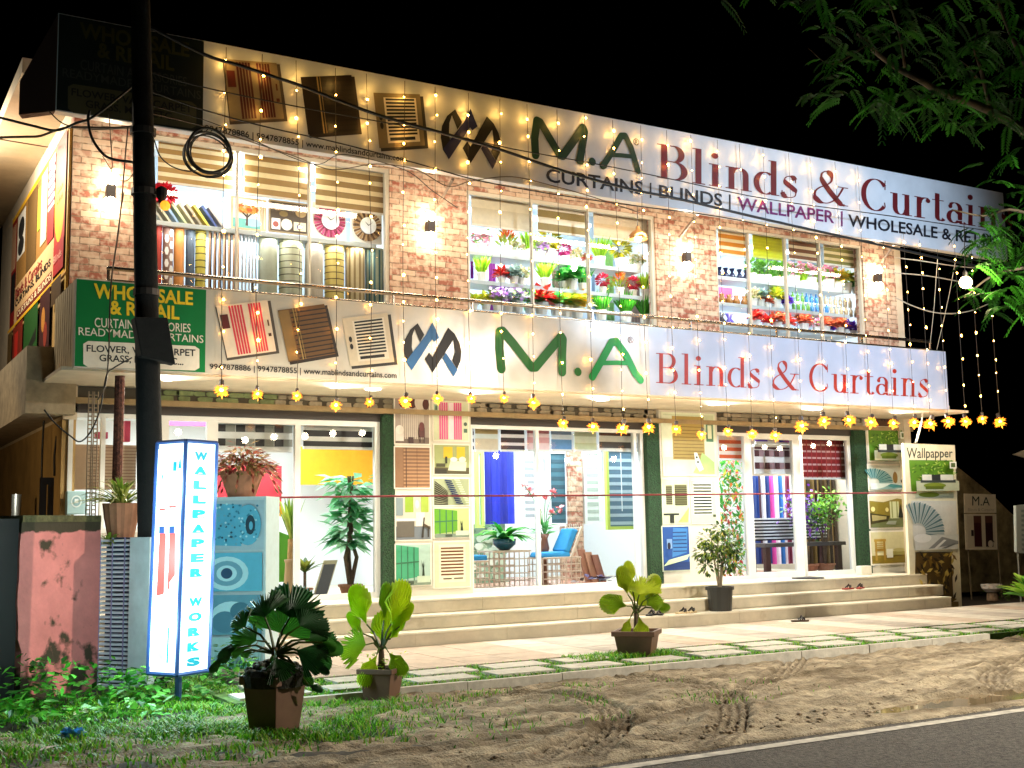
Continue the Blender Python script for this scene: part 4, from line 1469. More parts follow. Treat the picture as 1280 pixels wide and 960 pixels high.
ROOM_CURTAIN = [('r', 0, 0, 1, 1, '9a8c80'), ('r', 0, 0, 1, .14, '6e5c50'), ('v', .16, .1, .86, .86, 12, .55, 'c8bcb0'), ('e', .25, .9, .14, .12, '4a1c14'), ('e', .5, .92, .15, .14, '4a1c14'), ('e', .72, .92, .15, .17, 'cfc3b4'), ('e', .9, .88, .1, .12, '4a1c14'),
                ('r', .0, .05, .24, .3, 'd8d0c8'), ('e', .12, .3, .12, .1, 'e4dcd4'), ('r', .68, .14, .86, .36, '4a1414'), ('e', .77, .38, .08, .1, '5a1a18'), ('r', .7, .02, .73, .14, '2a100c'), ('r', .82, .02, .85, .14, '2a100c'), ('r', .38, .0, .52, .14, '3c1c18')]
ROOM_KITCHEN = [('r', 0, 0, 1, 1, 'c4beae'), ('r', 0, 0, 1, .3, '6c747c'), ('r', .26, .62, .5, .98, '8aa82c'), ('r', .72, .62, .94, .98, '9ab040'), ('r', 0, .55, .2, .95, '7c8c90'), ('r', .02, .06, .52, .42, '5c564c'), ('r', 0, .42, .56, .48, 'e8e4d8'), ('r', .56, .3, .82, .62, 'e4d8cc'), ('e', .6, .8, .06, .1, 'e8e0d0'), ('p', [(.72, .04), (.78, .5), (.82, .5), (.78, .04)], '2c2418'), ('p', [(.78, .3), (.98, .22), (.98, .28), (.8, .36)], '4a3a24'), ('r', .9, .05, .94, .28, '2c2418')]
ROOM_GREENWIN = lambda b, c: [('r', 0, 0, 1, 1, b), ('p', [(0, .12), (.66, .2), (.66, .92), (0, 1)], c), ('r', .14, .1, .17, .98, '2c6a4a'), ('r', .32, .1, .35, .95, '2c6a4a'), ('r', .5, .1, .53, .93, '2c6a4a'), ('p', [(0, .52), (.66, .56), (.66, .59), (0, .56)], '2c6a4a'), ('r', .0, .0, 1, .12, '7a8c7a'), ('p', [(.74, .2), (.79, .6), (.82, .2)], '22331c'), ('p', [(.72, .62), (.78, .3), (.84, .64), (.79, .4)], '1c2c1c'), ('r', .6, .06, .98, .22, 'c0d0b8'), ('r', .3, .02, .5, .1, '3c4a3c')]
ROOM_YELLOW = [('r', 0, 0, 1, 1, '9aa46a'), ('r', .26, .55, .52, .94, 'd8b808'), ('r', .64, .55, .88, .94, 'd8b808'), ('r', .0, 0, 1, .22, '4a4424'), ('p', [(.38, .12), (.9, .1), (.92, .42), (.46, .46)], 'cfd0b8'), ('e', .55, .5, .1, .08, 'e8e6d8'), ('e', .8, .5, .1, .1, 'dcdcc8'), ('r', .04, .24, .3, .36, '3a3a1c'), ('r', .3, .36, .36, .6, '22240c'), ('r', .0, .02, .34, .16, '22200c')]
ROOM_SOFA = [('r', 0, 0, 1, 1, '5a8a1c')] + leafy(90, .02, .35, .98, .98, ['8ab83c', '4a7a14', 'a8c860', '2c5a0c'], .05, 3) + [('r', 0, 0, 1, .32, 'b8c0a4'), ('r', .1, .26, .92, .36, '3a4440'), ('r', .14, .34, .36, .52, 'd8dcd4'), ('r', .36, .34, .56, .52, '2c3030'), ('r', .56, .34, .86, .52, 'd8dcd4'), ('e', .42, .17, .26, .09, '7a8c2c'), ('r', .2, .06, .62, .15, '5a6c1c'), ('r', .78, .72, .94, .94, 'e8e8dc'), ('r', .81, .76, .91, .9, '5a6a3c')]
ROOM_FEATHER = [('r', 0, 0, 1, 1, 'cdd0c4')] + fan_feather(.12, .3, .58, -10, 120, 17, '3c7a80', '78a0a0') + [('p', [(.68, .3), (.74, .8), (.8, .32)], 'a08048'), ('e', .74, .5, .07, .24, '8a6a34'), ('r', 0, 0, 1, .26, 'c8d4d0'), ('p', [(.35, .06), (.6, .24), (1, .16), (1, .08)], '3c7c80'), ('p', [(.2, .02), (.5, .14), (.8, .02)], '7a9a98'), ('e', .94, .36, .05, .07, '2c2c24')]
ROOM_LOUNGE = [('r', 0, 0, 1, 1, '8a7a2c'), ('p', [(0, .85), (.4, .8), (.8, .92), (1, .88), (1, 1), (0, 1)], 'd8d0b4'), ('r', .58, .28, .84, .82, 'd4d8b0'), ('r', .62, .3, .66, .82, '9aa064'), ('r', .76, .3, .8, .82, '9aa064'), ('r', 0, 0, 1, .28, '6c7448'), ('p', [(0, .1), (.5, .2), (.56, .36), (.0, .46)], '3a3414'), ('p', [(.05, .2), (.45, .26), (.46, .34), (.04, .4)], 'a89c68'), ('p', [(.8, .3), (.88, .76), (.96, .3)], '141c10'), ('e', .08, .58, .06, .08, 'e8d890'), ('e', .48, .56, .05, .07, 'e0d088'), ('p', [(.42, .1), (.7, .08), (.74, .2), (.5, .2)], '9aa090')]
ROOM_CHAIR = [('r', 0, 0, 1, 1, 'd4cca0'), ('r', 0, 0, 1, .26, '8a7424'), ('r', .1, .1, .16, .74, 'b08c3c'), ('r', .34, .1, .4, .74, 'a88434'), ('r', .08, .7, .42, .78, 'b8943c'), ('r', .1, .4, .4, .48, 'a07c2c'), ('h', .14, .5, .36, .7, 3, .4, 'b8943c'), ('r', .42, .18, .6, .46, 'ecead8'), ('r', .6, .26, .94, .38, 'a89c54'), ('e', .78, .42, .16, .06, 'c4b878')]
ROOM_ROYAL = [('r', 0, 0, 1, 1, '1c4a90'), ('p', [(.34, .3), (.9, .4), (.95, .95), (.4, .98)], '3c7ab8'), ('h', .38, .42, .9, .94, 6, .3, '16346c'), ('r', .0, .0, 1, .18, '16346c'), ('p', [(.0, .1), (.9, .24), (1, .36), (.2, .24)], 'c8e0b8'), ('r', .14, .5, .34, .72, '7a9cc8'), ('e', .22, .56, .06, .08, '10102c')]
SHUTTER = [('r', 0, 0, 1, 1, 'd8d2b0'), ('r', .12, .1, .88, .95, 'e6e0c4'), ('h', .18, .26, .82, .92, 9, .5, '6a3c1c'), ('r', .24, .17, .48, .2, '5c4a2c'), ('r', .54, .17, .8, .2, '5c4a2c')]
SLATS_PIC = [('r', 0, 0, 1, 1, '9aa480')] + [('p', [(.02, .02 + .085 * i), (.4, .0 + .05 * i), (.4, .03 + .05 * i), (.02, .07 + .085 * i)], '2c2414') for i in range(11)] + [('p', [(.3 + .03 * i, .92 - .085 * i), (.5 + .03 * i, .88 - .085 * i), (.5 + .03 * i, .93 - .085 * i), (.3 + .03 * i, .975 - .085 * i)], '142c50') for i in range(11)] + [('p', [(.56 + .03 * i, .94 - .085 * i), (.72 + .025 * i, .92 - .085 * i), (.72 + .025 * i, .955 - .085 * i), (.56 + .03 * i, .975 - .085 * i)], 'ccd8b8') for i in range(11)]
YP = YS - .052
WB = [('r', 0, 0, 1, 1, '7a5638'), ('h', .24, 0, 1, 1, 11, .45, 'a87e58'), ('r', .0, 0, .22, 1, '8a6444'), ('r', .3, 0, .325, 1, '4a2c18'), ('r', .62, 0, .63, 1, '4a2c18')]
for a in ((492, 497, 537, 556, ROOM_CURTAIN, 'poster of a draped curtain room with a dark red chair, top of the left pillar'), (492, 558, 538, 611, WB, 'poster of brown wooden venetian blinds close up'), (493, 618, 539, 676, ROOM_KITCHEN, 'poster of a kitchen with olive roller blinds'), (493, 679, 539, 733, ROOM_GREENWIN('a8c4b8', '3c9a70'), 'poster of a room behind tall teal green panel blinds, bottom of the left pillar'),
          (540, 500, 586, 552, [('r', 0, 0, 1, 1, 'd2d8b8'), ('v', .16, .02, .42, .96, 4, .75, 'd84a8c'), ('v', .58, .02, .82, .96, 4, .75, 'd84a8c'), ('r', .43, .02, .57, .96, 'f0dce4'), ('r', .02, .72, .12, .9, '8aa890'), ('r', .05, .76, .09, .86, '3c4a3c'), ('e', .91, .42, .05, .05, '4a5a4a'), ('r', .86, .2, .96, .3, '4a6a5a')], 'poster of bright pink striped curtains'),
          (541, 555, 587, 594, ROOM_YELLOW, 'poster of a bedroom with two yellow blinds'), (540, 597, 587, 633, SLATS_PIC, 'poster of brown and navy slats fanned out'), (541, 634, 587, 673, ROOM_GREENWIN('b4c07c', '5a9a14'), 'poster of a room with a wide lime green panel blind'), (541, 676, 588, 735, SHUTTER, 'poster of a cream shutter with brown louvres')):
    poster(*a[:4], YP, a[4], a[5])
for a in ((827, 516, 894, 595, [('r', 0, 0, 1, 1, 'ccd8b8'), ('r', .0, .28, .17, .98, 'dce4cc'), ('r', .17, .24, .80, .97, 'a89048'), ('h', .19, .26, .78, .96, 12, .25, '7c6428'), ('r', .84, .55, .98, .88, '4a7a5c'), ('r', .87, .6, .95, .83, 'd8e0c4'), ('p', [(.55, .02), (.7, .0), (.98, .0), (.98, .2), (.84, .3), (.74, .36), (.68, .2)], 'a8c878'), ('p', [(.58, .36), (.64, .36), (.76, .08), (.68, .04), (.60, .16)], 'e8ece0'), ('e', .63, .28, .02, .02, '3c4a3c'), ('e', .65, .2, .02, .02, '3c4a3c')], 'poster of a hand with a remote control below a tan venetian blind'),
          (827, 598, 861, 655, [('r', 0, 0, 1, 1, 'c8d0b0'), ('r', .12, .42, .36, .86, '6a6a48'), ('h', .12, .44, .36, .84, 9, .4, '26260e'), ('r', .46, .4, .94, .88, '6a6a40'), ('h', .46, .42, .94, .86, 9, .4, '26260e'), ('r', .0, .18, .6, .22, '22281c'), ('r', .24, .0, .4, .18, '22281c'), ('p', [(.56, .02), (.94, .02), (1, .36), (.8, .2)], 'a8b068')], 'poster of a table and chair before olive green blinds'),
          (863, 600, 895, 655, [('r', 0, 0, 1, 1, 'c4ccb0'), ('r', .06, .2, .84, .98, 'e0e4d0'), ('h', .08, .22, .82, .96, 10, .5, '1c2418'), ('r', .86, .14, .98, .2, '4a5238')], 'small poster of a black and white slatted blind'),
          (827, 657, 862, 714, ROOM_ROYAL, 'poster of a deep blue room with royal blue blinds')):
    poster(*a[:4], YP, a[4], a[5], border='dfe6cc')
for a in ((1084, 536, 1129, 578, ROOM_SOFA, 'poster of a white sofa against lime leaf wallpaper on the right pillar'), (1084, 580, 1129, 614, ROOM_FEATHER, 'small poster of a teal feather mural on the right pillar'), (1085, 618, 1131, 661, ROOM_LOUNGE, 'poster of an olive lounge with lamps and a dark tree'), (1087, 663, 1133, 706, ROOM_CHAIR, 'poster of a yellow wooden chair on cream')):
    poster(*a[:4], YP, a[4], a[5])
# hanging lettering strip above the right pillar posters
mb = MB()
x0, x1, z0, z1 = rpx(1085, 518, 1129, 533, YP)
mb.box(x0, x1, YP - .01, YP, z0, z1, C('4a2c10'))
text(mb, xzq(x0 + .25, x1 - .3, z0 + .05, z1 - .04, YP - .01), 'wp', C('140a04'), .03)
tag(mb.build('pillar_header'), 'dark amber header strip above the sofa poster', 'sign')

# the tall wallpaper board to the right of the steps
YW = 13.1
T = thing('display_board', aty(1165, 770, YW), 'tall cream display board with the word Wallpapper over green sofa and feather pictures', 'board')
c4 = [(1146, 772), (1202, 768), (1193.5, 556.5), (1129.5, 554)]
q = qpx([(1140, 770), (1203, 770), (1193.5, 556.5), (1129.5, 554)], YW)
mb = MB()
mb.slab([q(0, 0), q(1, 0), q(1, 1), q(0, 1)], (0, .05, 0), C('e8dfc0'))
mb.build('board', T)
mb = MB()
text(mb, qpx([(1133, 577.5), (1190.5, 575), (1190.5, 561), (1133, 559.5)], YW), 'Wallpapper', C('2c3020'), .006, .004)
mb.build('lettering', T)
mb = MB()
pic(mb, qpx([(1139, 614), (1192, 613.5), (1191, 575.5), (1136, 575)], YW), ROOM_SOFA, .004)
pic(mb, qpx([(1144, 622.5), (1192, 622.5), (1192, 615), (1144, 615)], YW), [('r', 0, 0, 1, 1, 'c8ccb0'), ('e', .35, .55, .27, .42, '7a8c2c')], .004)
pic(mb, qpx([(1142, 688), (1196, 686), (1195, 626), (1139, 626)], YW), [('r', 0, 0, 1, 1, 'd8d8d0')] + fan_feather(.1, .36, .62, -12, 118, 22, '5a7c80', 'b0bcbc') + [('r', 0, 0, 1, .3, 'd0d2ce'), ('e', .18, .24, .2, .09, 'e6e6e2'), ('p', [(.3, .02), (.62, .26), (1, .16), (1, .1)], '8a8c8c'), ('p', [(.42, .02), (.66, .2), (.72, .19), (.5, .02)], 'e4e4e0'), ('p', [(.6, .02), (.9, .12), (.94, .1), (.7, .02)], '6c7070')], .004)
pic(mb, qpx([(1143, 762), (1192, 760), (1189, 690), (1144, 690)], YW), [('r', 0, 0, 1, 1, '5a4418')] + leafy(80, .02, .1, .98, .98, ['a08430', '7a6020', 'c0a850', '3a2c10', '2c200a'], .09, 8) + [('r', 0, 0, 1, .12, '8a7440')], .004)
mb.build('pictures', T)
mb = MB()
for u in (.04, .96):
    mb.tube([q(u, -.0) + Vector((0, .07, 0)), q(u, .9) + Vector((0, .07, 0))], .02, C('6a5a38'), 6)
mb.build('leg', T)

# the small stand with the brand plate
YM = 14.45
T = thing('sign_stand', aty(1226, 747, YM), 'small white M.A stand with a picture of dark red curtains on thin legs', 'sign')
mb = MB()
q1 = qpx([(1206, 641), (1245.5, 641), (1244.5, 618), (1205.5, 617)], YM)
mb.slab([q1(0, 0), q1(1, 0), q1(1, 1), q1(0, 1)], (0, .02, 0), C('d8ccb4'))
text(mb, qpx([(1215, 632), (1237, 632), (1237, 621.5), (1215, 620)], YM), 'M.A', C('142414'), .0)
text(mb, qpx([(1210, 639), (1242, 639), (1242, 635), (1210, 635)], YM), 'Blinds & Curtains', C('a89888'), .0)
mb.build('name_plate', T)
mb = MB()
q2 = qpx([(1208, 687), (1247, 687), (1245.5, 642.5), (1206, 642.5)], YM)
mb.slab([q2(0, 0), q2(1, 0), q2(1, 1), q2(0, 1)], (0, .02, 0), C('d8ccb4'))
pic(mb, q2, [('r', .06, .05, .94, .95, 'ccc0a8'), ('r', .26, .08, .50, .95, '3c0c10'), ('r', .62, .08, .86, .95, '2c080c'), ('r', .26, .75, .5, .95, '5a3428'), ('r', .62, .75, .86, .95, '5a3428'), ('r', .16, .38, .24, .55, '2a1c18'), ('e', .76, .16, .08, .1, 'd0c4b0'), ('p', [(.72, .28), (.8, .34), (.9, .2)], '2c1c18')], .004)
mb.build('curtain_picture', T)
for px in (1208.5, 1246):
    a = aty(px, 640, YM)
    mb = MB().tube([(a.x, YM + .03, a.z), (a.x + .02, YM + .03, GZ - .03)], .014, C('7a6a50'), 5)
    mb.build('leg', T)

# ------------------------------------------------------------------ inside the shop: samples, plants and furniture
GB = 'sample blinds hanging inside the shop windows'


def ib(px0, py0, px1, py1, Y, shapes, base, label, box='f0f0ec'):
    x0, x1, z0, z1 = rpx(px0, py0, px1, py1, Y)
    t = thing('roller_blind', (x0, Y, z1), label, 'blind', GB)
    MB().box(x0, x1, Y - .03, Y + .03, z1 - .04, z1, C(box)).build('head_box', t)
    mb = MB()
    mb.box(x0 + .01, x1 - .01, Y, Y + .006, z0, z1 - .041, C(base))
    pic(mb, xzq(x0 + .01, x1 - .01, z0, z1 - .041, Y), shapes, .002)
    mb.box(x0 + .01, x1 - .01, Y - .015, Y + .012, z0 - .03, z0 - .001, C(box))
    mb.build('fabric', t)
    return t


YI = 14.12
chk = lambda c1, c2: [x for i in range(4) for x in (('r', .01 + .25 * i, .62, .13 + .25 * i, .88, c1), ('r', .13 + .25 * i, .62, .25 + .25 * i, .88, c2), ('r', .01 + .25 * i, .12, .13 + .25 * i, .38, c1), ('r', .13 + .25 * i, .12, .25 + .25 * i, .38, c2))]
ib(268, 523, 366, 562, YI, chk('1c1a1a', '8a8a80'), 'e4e4e0', 'white roller blind with two rows of grey and black checks')
ib(378, 523, 466, 559, YI, [('r', 0, .84, 1, 1, '140808'), ('r', 0, .40, 1, .64, '140808'), ('r', 0, .02, 1, .22, '140808')], 'e8e4dc', 'white blind with three black bands before the yellow panel')
for px0, px1, s, base, lb in ((590, 593, [('h', 0, 0, 1, 1, 3, .5, '14101c')], 'e4e4ea', 'narrow black and white blind at the left edge of the middle window'), (593, 623, [('r', 0, .72, 1, 1, 'b8a06a'), ('r', 0, .0, 1, .5, 'd8ccb4')], 'd8e0dc', 'tan and cream blind in the middle window'), (625, 656, [('r', 0, .70, 1, .92, '240a1c'), ('r', 0, .32, 1, .54, '240a1c'), ('r', 0, 0, 1, .18, '240a1c')], 'e8e4ea', 'plum black banded blind in the middle window'),
                          (658, 687, [('r', 0, .74, 1, 1, 'b86a74'), ('r', 0, .3, 1, .56, 'd8a0aa')], 'e8ccd0', 'dusty pink blind in the middle window'), (688, 715, [('r', 0, .68, 1, 1, '7a90b0'), ('r', 0, .02, 1, .46, '5a90c8')], 'd0dce8', 'sky blue blind in the middle window'), (717, 746, [('r', 0, .6, 1, .9, 'b8c0a0'), ('r', 0, 0, 1, .3, 'c8d0a8')], 'dce4d0', 'pale green blind in the middle window'),
                          (748, 797, [('r', 0, .62, 1, .94, '5a3a2c'), ('r', 0, .06, 1, .34, '4a4440')], 'dcd8cc', 'brown banded blind at the right of the middle window')):
    ib(px0, 531, px1, 562, YI, s, base, lb)
ib(898, 540, 933, 573, YI, [('h', 0, 0, 1, .92, 3, .5, 'd0541c')], 'f0d8c8', 'bright orange banded blind in the right window')
ib(943, 540, 992, 553, YI, [('r', 0, .1, .32, 1, '5a2ac0'), ('r', .62, 0, 1, 1, '2a20b0'), ('e', .14, .5, .07, .2, 'd84a98')], 'e0e0ec', 'short violet and blue blind above the door glass')
ib(942, 556, 992, 590, YI, chk('4a1c24', '9a7a80') + [('r', 0, .92, 1, 1, '4a1c24')], 'e8e4e4', 'white blind with dark red checks inside the door')
ib(998, 543, 1059, 597, YI, [('h', 0, .02, 1, .98, 6, .72, '8a0c14'), ('v', .05, .0, .95, .98, 9, .2, 'a82830')], 'd8a8a8', 'deep red blind with white dotted bands in the right window')
# coloured wall panels
for px0, py0, px1, py1, Y, c, nm, lb in ((370, 559, 482, 606, 16.6, 'e8a010', 'wall_panel', 'plain yellow orange panel on the back wall behind the leafy tree'), (262, 582, 352, 640, 15.2, 'c82c3c', 'wall_panel', 'red display panel behind the hanging flower pot'), (205, 521, 262, 532, 15.4, 'd84a9a', 'wall_panel', 'narrow pink panel above the glass door at the left')):
    x0, x1, z0, z1 = rpx(px0, py0, px1, py1, Y)
    tag(MB().box(x0, x1, Y, Y + .04, z0, z1, C(c)).build(nm), lb, 'panel')


def curtain(px0, px1, py0, py1, Y, cols, label, name='curtain', cat='curtain', n=None, amp=.035):
    x0, x1, z0, z1 = rpx(px0, py0, px1, py1, Y)
    n = n or max(8, int((x1 - x0) / .025))
    mb = MB()
    for i in range(n):
        a, b = x0 + (x1 - x0) * i / n, x0 + (x1 - x0) * (i + 1) / n
        ya, yb = Y + amp * math.sin(i * 1.6), Y + amp * math.sin((i + 1) * 1.6)
        mb.poly([(a, ya, max(z0, .49)), (b, yb, max(z0, .49)), (b, yb, z1), (a, ya, z1)], C(cols[int(i * len(cols) / n)]))
    return tag(mb.build(name), label, cat, 'curtain samples inside the shop')


def sample_window(px0, px1, py0, py1, Y, shapes, glassc, fr, label):
    x0, x1, z0, z1 = rpx(px0, py0, px1, py1, Y)
    t = thing('sample_window', (x0, Y, z0), label, 'window')
    mb = MB()
    w = .05
    mb.box(x0, x1, Y - .03, Y + .03, z1 - w, z1, C(fr)).box(x0, x1, Y - .03, Y + .03, z0, z0 + w, C(fr)).box(x0, x0 + w, Y - .03, Y + .03, z0 + w, z1 - w, C(fr)).box(x1 - w, x1, Y - .03, Y + .03, z0 + w, z1 - w, C(fr))
    mb.build('frame', t)
    mb = MB().box(x0 + w, x1 - w, Y, Y + .01, z0 + w, z1 - w, C(glassc))
    pic(mb, xzq(x0 + w, x1 - w, z0 + w, z1 - w, Y), shapes, .004)
    mb.build('blind', t)


YJ = 15.6
sample_window(594, 604, 563, 660, YJ, [], 'c8dce8', 'a8c860', 'narrow pale green framed sample window at the left of the blue blind')
curtain(606, 643, 563, 655, YJ, ['0c1a88', '1426a8', '0c1a88', '182cb0'], 'royal blue curtain in the middle of the shop', amp=.012)
sample_window(651, 678, 563, 655, YJ, [('h', .05, .05, .95, .95, 9, .5, '8a9094')], 'dfe4e6', 'dce8d8', 'white sample window with grey zebra blind')
sample_window(684, 710, 563, 658, YJ, [('h', .02, .0, .98, .98, 8, .45, '2c4a58')], '3c6474', 'e0e6ea', 'sample window with dark teal zebra blind')
sample_window(729, 751, 563, 655, YJ, [('h', .02, .0, .98, .98, 9, .5, 'a8b4a8')], 'd8e0d8', 'e4e8e6', 'sample window with pale green grey blind beside the brick column')
sample_window(757, 795, 560, 662, 14.9, [('h', .02, .02, .98, .96, 9, .42, 'a4bccc'), ('v', .5, .2, .54, .98, 1, 1, 'dce8f0')], '54748c', 'b4cc5c', 'green framed sample window with slate blue zebra blind')
x0, x1, z0, z1 = rpx(712, 563, 729, 722, 15.5)
tag(MB().box(x0, x1, 15.5, 15.8, .48, z1, BRICK).build('brick_column'), 'slim red brick patterned column inside the shop', 'column', kind='thing')
x0, x1, z0, z1 = rpx(592, 655, 634, 725, 16.0)
mb = MB().box(x0, x1, 16.05, 16.1, .48, z1, C('8aa88c'))
R_ = random.Random(4)
for i in range(60):
    cx, cz, r = R_.uniform(x0, x1), R_.uniform(.5, z1), R_.uniform(.05, .1)
    mb.slab([(cx + r * math.cos(a) * R_.uniform(.8, 1.1), 16.04 - .0004 * i, cz + r * .7 * math.sin(a)) for a in (6.283 * j / 8 for j in range(8))], (0, .01, 0), C(R_.choice(('b8ccb4', '9ab89a', 'd0dccc', '6c8c74'))))
tag(mb.build('stone_panel'), 'panel of grey green stone wallpaper behind the wicker table', 'panel')
curtain(941, 962, 595, 705, 15.5, ['16306a', '1c3c84', '3c1c2c', 'd8d8e0', '16306a'], 'navy and white curtain lengths seen through the door')
curtain(963, 992, 595, 705, 15.5, ['d04aa0', 'e8e0ea', '2c6ab0', 'e8e0ea', '7a2c44', 'e0dce0'], 'pink, blue and white striped curtain lengths seen through the door')
curtain(998, 1062, 598, 712, 15.3, ['5a4420', '2c1c0c', '8a7040', '3a2810', '6c5428', '2c1c0c', '7c6434', '3a2810'] * 2, 'brown bamboo pole screen behind the potted flowers', 'bamboo_screen', 'screen')
# striped bench
T = thing('bench', aty(985, 705, 14.9), 'bench with black and white striped back and dark wooden legs', 'bench')
Yb = 14.75
x0, x1, z0, z1 = rpx(940, 647, 1040, 675, Yb)
mb = MB()
mb.box(x0 + .15, x1, Yb + .12, Yb + .2, z0, z1, C('e4e6ea'))
pic(mb, xzq(x0 + .15, x1, z0, z1, Yb + .12), [('h', 0, 0, 1, 1, 7, .5, '10121c')], .003)
mb.build('backrest', T)
MB().box(x0, x1, Yb - .3, Yb + .2, z0 - .10, z0 - .04, C('4a4444')).build('seat', T)
for xx, yy in ((x0 + .1, Yb - .25), (x1 - .1, Yb - .25), (x0 + .1, Yb + .1), (x1 - .1, Yb + .1)):
    MB().box(xx - .05, xx + .05, yy, yy + .07, .48, z0 - .101, C('3a1c12')).build('leg', T)


def arc_leaves(mb, base, n, L, W, m, spread=(.3, 1.2), droop=.8, up=1.0):
    for i in range(n):
        a = rnd.uniform(0, 6.283)
        s_ = rnd.uniform(*spread)
        d = Vector((s_ * math.cos(a), s_ * math.sin(a), up)).normalized()
        l = L * rnd.uniform(.7, 1.1)
        pts, w = [], []
        for k in range(6):
            t = k / 5
            pts.append(Vector(base) + d * l * t + Vector((0, 0, -droop * l * t * t * .6)))
            w.append(W * math.sin(math.pi * min(.97, .12 + t * .88)) ** .7)
        side = d.cross(Vector((0, 0, 1))).normalized()
        vs = [p + side * w[j] / 2 for j, p in enumerate(pts)] + [p - side * w[j] / 2 for j, p in enumerate(pts)] + [p + Vector((0, 0, -w[j] * .15)) for j, p in enumerate(pts)]
        mb.add(vs, [(k, k + 1, 12 + k + 1, 12 + k) for k in range(5)] + [(12 + k, 12 + k + 1, 6 + k + 1, 6 + k) for k in range(5)], m[i % len(m)])


def plant_thing(name, p, label, cat='plant', group=None):
    return thing(name, p, label, cat, group)


def clay_pot(t, p, r, h, m, rim=True, n=18):
    prof = [(r * .68, 0), (r * .95, h * .82)] + ([(r * 1.06, h * .82), (r * 1.06, h)] if rim else [(r, h)]) + [(r * .9, h), (r * .86, h * .9)]
    MB().lathe(p, prof, m, n).build('pot', t, smooth=False)


CLAY = mat('terracotta', (.40, .17, .09), .8, noise=.2, scale=8)
# leafy artificial tree in the left window
p = aty(438, 738, 14.35)
p.z = .48
T = plant_thing('potted_tree', p, 'tall artificial tree with big light green leaves in the left shop window')
clay_pot(T, p, .15, .16, CLAY)
mb = MB()
k = ppm(p)
top = aty(438, 595, 14.35)
BARK = mat('bark', (.12, .08, .05), .9, noise=.4, scale=20)
for dx, b in ((-.03, .02), (.04, -.02), (0, .05)):
    mb.tube([p + Vector((0, 0, .12)), p + Vector((dx * 2, b, .5)), p + Vector((-dx, b, .85)), p + Vector((dx, 0, top.z - p.z))], [.035, .028, .022, .012], BARK, 6)
mb.build('trunk', T)
mb = MB()
lm = [LF('5aaa6c'), LF('3c8a54'), LF('9ad4aa')]
for i in range(230):
    h = rnd.uniform(.42, 1.0) * (top.z - p.z)
    if False:
        continue
    a = rnd.uniform(0, 6.283)
    rr = .10 + .16 * math.sin((h * 5.2)) ** 2
    c = p + Vector((rr * math.cos(a) * rnd.uniform(.2, 1), rr * math.sin(a) * rnd.uniform(.2, 1), h))
    mb.leaf(c, (math.cos(a), math.sin(a), rnd.uniform(-.5, .6)), rnd.uniform(.2, .32), .12, lm[i % 3], .5)
mb.build('crown', T)
# yucca beside it and broad leaf plant
p = aty(362, 735, 14.5)
p.z = .48
T = plant_thing('potted_yucca', p, 'slim yucca with upright yellow green blades behind the frame post')
clay_pot(T, p, .13, .14, CLAY)
MB().tube([p + Vector((0, 0, .1)), p + Vector((.02, 0, .75))], [.05, .045], mat('yucca_stem', (.42, .26, .10), .9, noise=.3, scale=15), 8).build('trunk', T)
mb = MB()
arc_leaves(mb, p + Vector((.02, 0, .72)), 22, .62, .045, [LF('7a9a2c'), LF('a8b444'), LF('5a7a1c')], (.05, .45), .25)
mb.build('crown', T)
p = aty(381, 735, 14.3)
p.z = .48
T = plant_thing('potted_plant', p, 'low dracaena with striped green leaves left of the leafy tree')
clay_pot(T, p, .1, .14, CLAY)
mb = MB()
MB().tube([p + Vector((0, 0, .1)), p + Vector((0, 0, .35))], .02, BARK, 5).build('stem', T)
arc_leaves(mb, p + Vector((0, 0, .33)), 20, .34, .07, [LF('5a7a1c'), LF('9aa040'), LF('3c5a14')], (.3, 1.3), .5)
mb.build('crown', T)
p = aty(365, 735, 14.2)
p.z = .48
tag(MB().lathe(p, [(.09, 0), (.1, .2), (.085, .45), (.1, .5)], mat('clay_tall', (.42, .27, .13), .7), 16).build('floor_vase', smooth=True), 'tall brown cylindrical floor vase left of the frame post', 'vase')
mb = MB()
x0, x1, z0, z1 = rpx(341, 660, 358, 728, 14.6)
mb.poly([(x0, 14.7, z0), (x1 + .1, 14.7, z0), (x1 + .08, 14.7, z1 - .1), (x0, 14.7, z1)], C('5aa82c'))
for i in range(12):
    a = 6.283 * i / 12
    c = aty(347, 639, 14.6)
    mb.leaf(c, (math.cos(a), -.1, math.sin(a)), .09, .04, C('f0b010'), 0, Vector((0, 1, 0)))
mb.ball(aty(347, 639, 14.57), .035, C('7a4a10'))
tag(mb.build('flower_cutout'), 'flat green cutout topped with a sunflower in the left window', 'decoration')
# picture leaning, small pots
mb = MB()
a, b = aty(391, 735, 14.3), aty(408, 733, 14.3)
mb.slab([(a.x, 14.3, .485), (b.x, 14.3, .485), (b.x + .2, 14.42, .95), (a.x + .2, 14.42, .95)], (0, .03, 0), C('ccc0a0'))
mb.slab([(a.x + .03, 14.295, .52), (b.x - .0, 14.295, .52), (b.x + .16, 14.4, .9), (a.x + .19, 14.4, .9)], (0, .004, 0), C('5c5c60'))
tag(mb.build('framed_picture'), 'grey framed picture leaning on the floor of the left window', 'picture')
# wicker table, fern in a blue bowl, tulips in a vase, chair with blue cushions
WICK = mat('wicker', (.62, .50, .38), .7, noise=.2, scale=30)


def weave(mb, x0, x1, z0, z1, Y, nx, nz, r=.008):
    for i in range(nx + 1):
        x = x0 + (x1 - x0) * i / nx
        mb.tube([(x, Y, z0), (x, Y, z1)], r, WICK, 4, False)
    for j in range(nz + 1):
        z = z0 + (z1 - z0) * j / nz
        mb.tube([(x0, Y - .006, z), (x1, Y - .006, z)], r, WICK, 4, False)


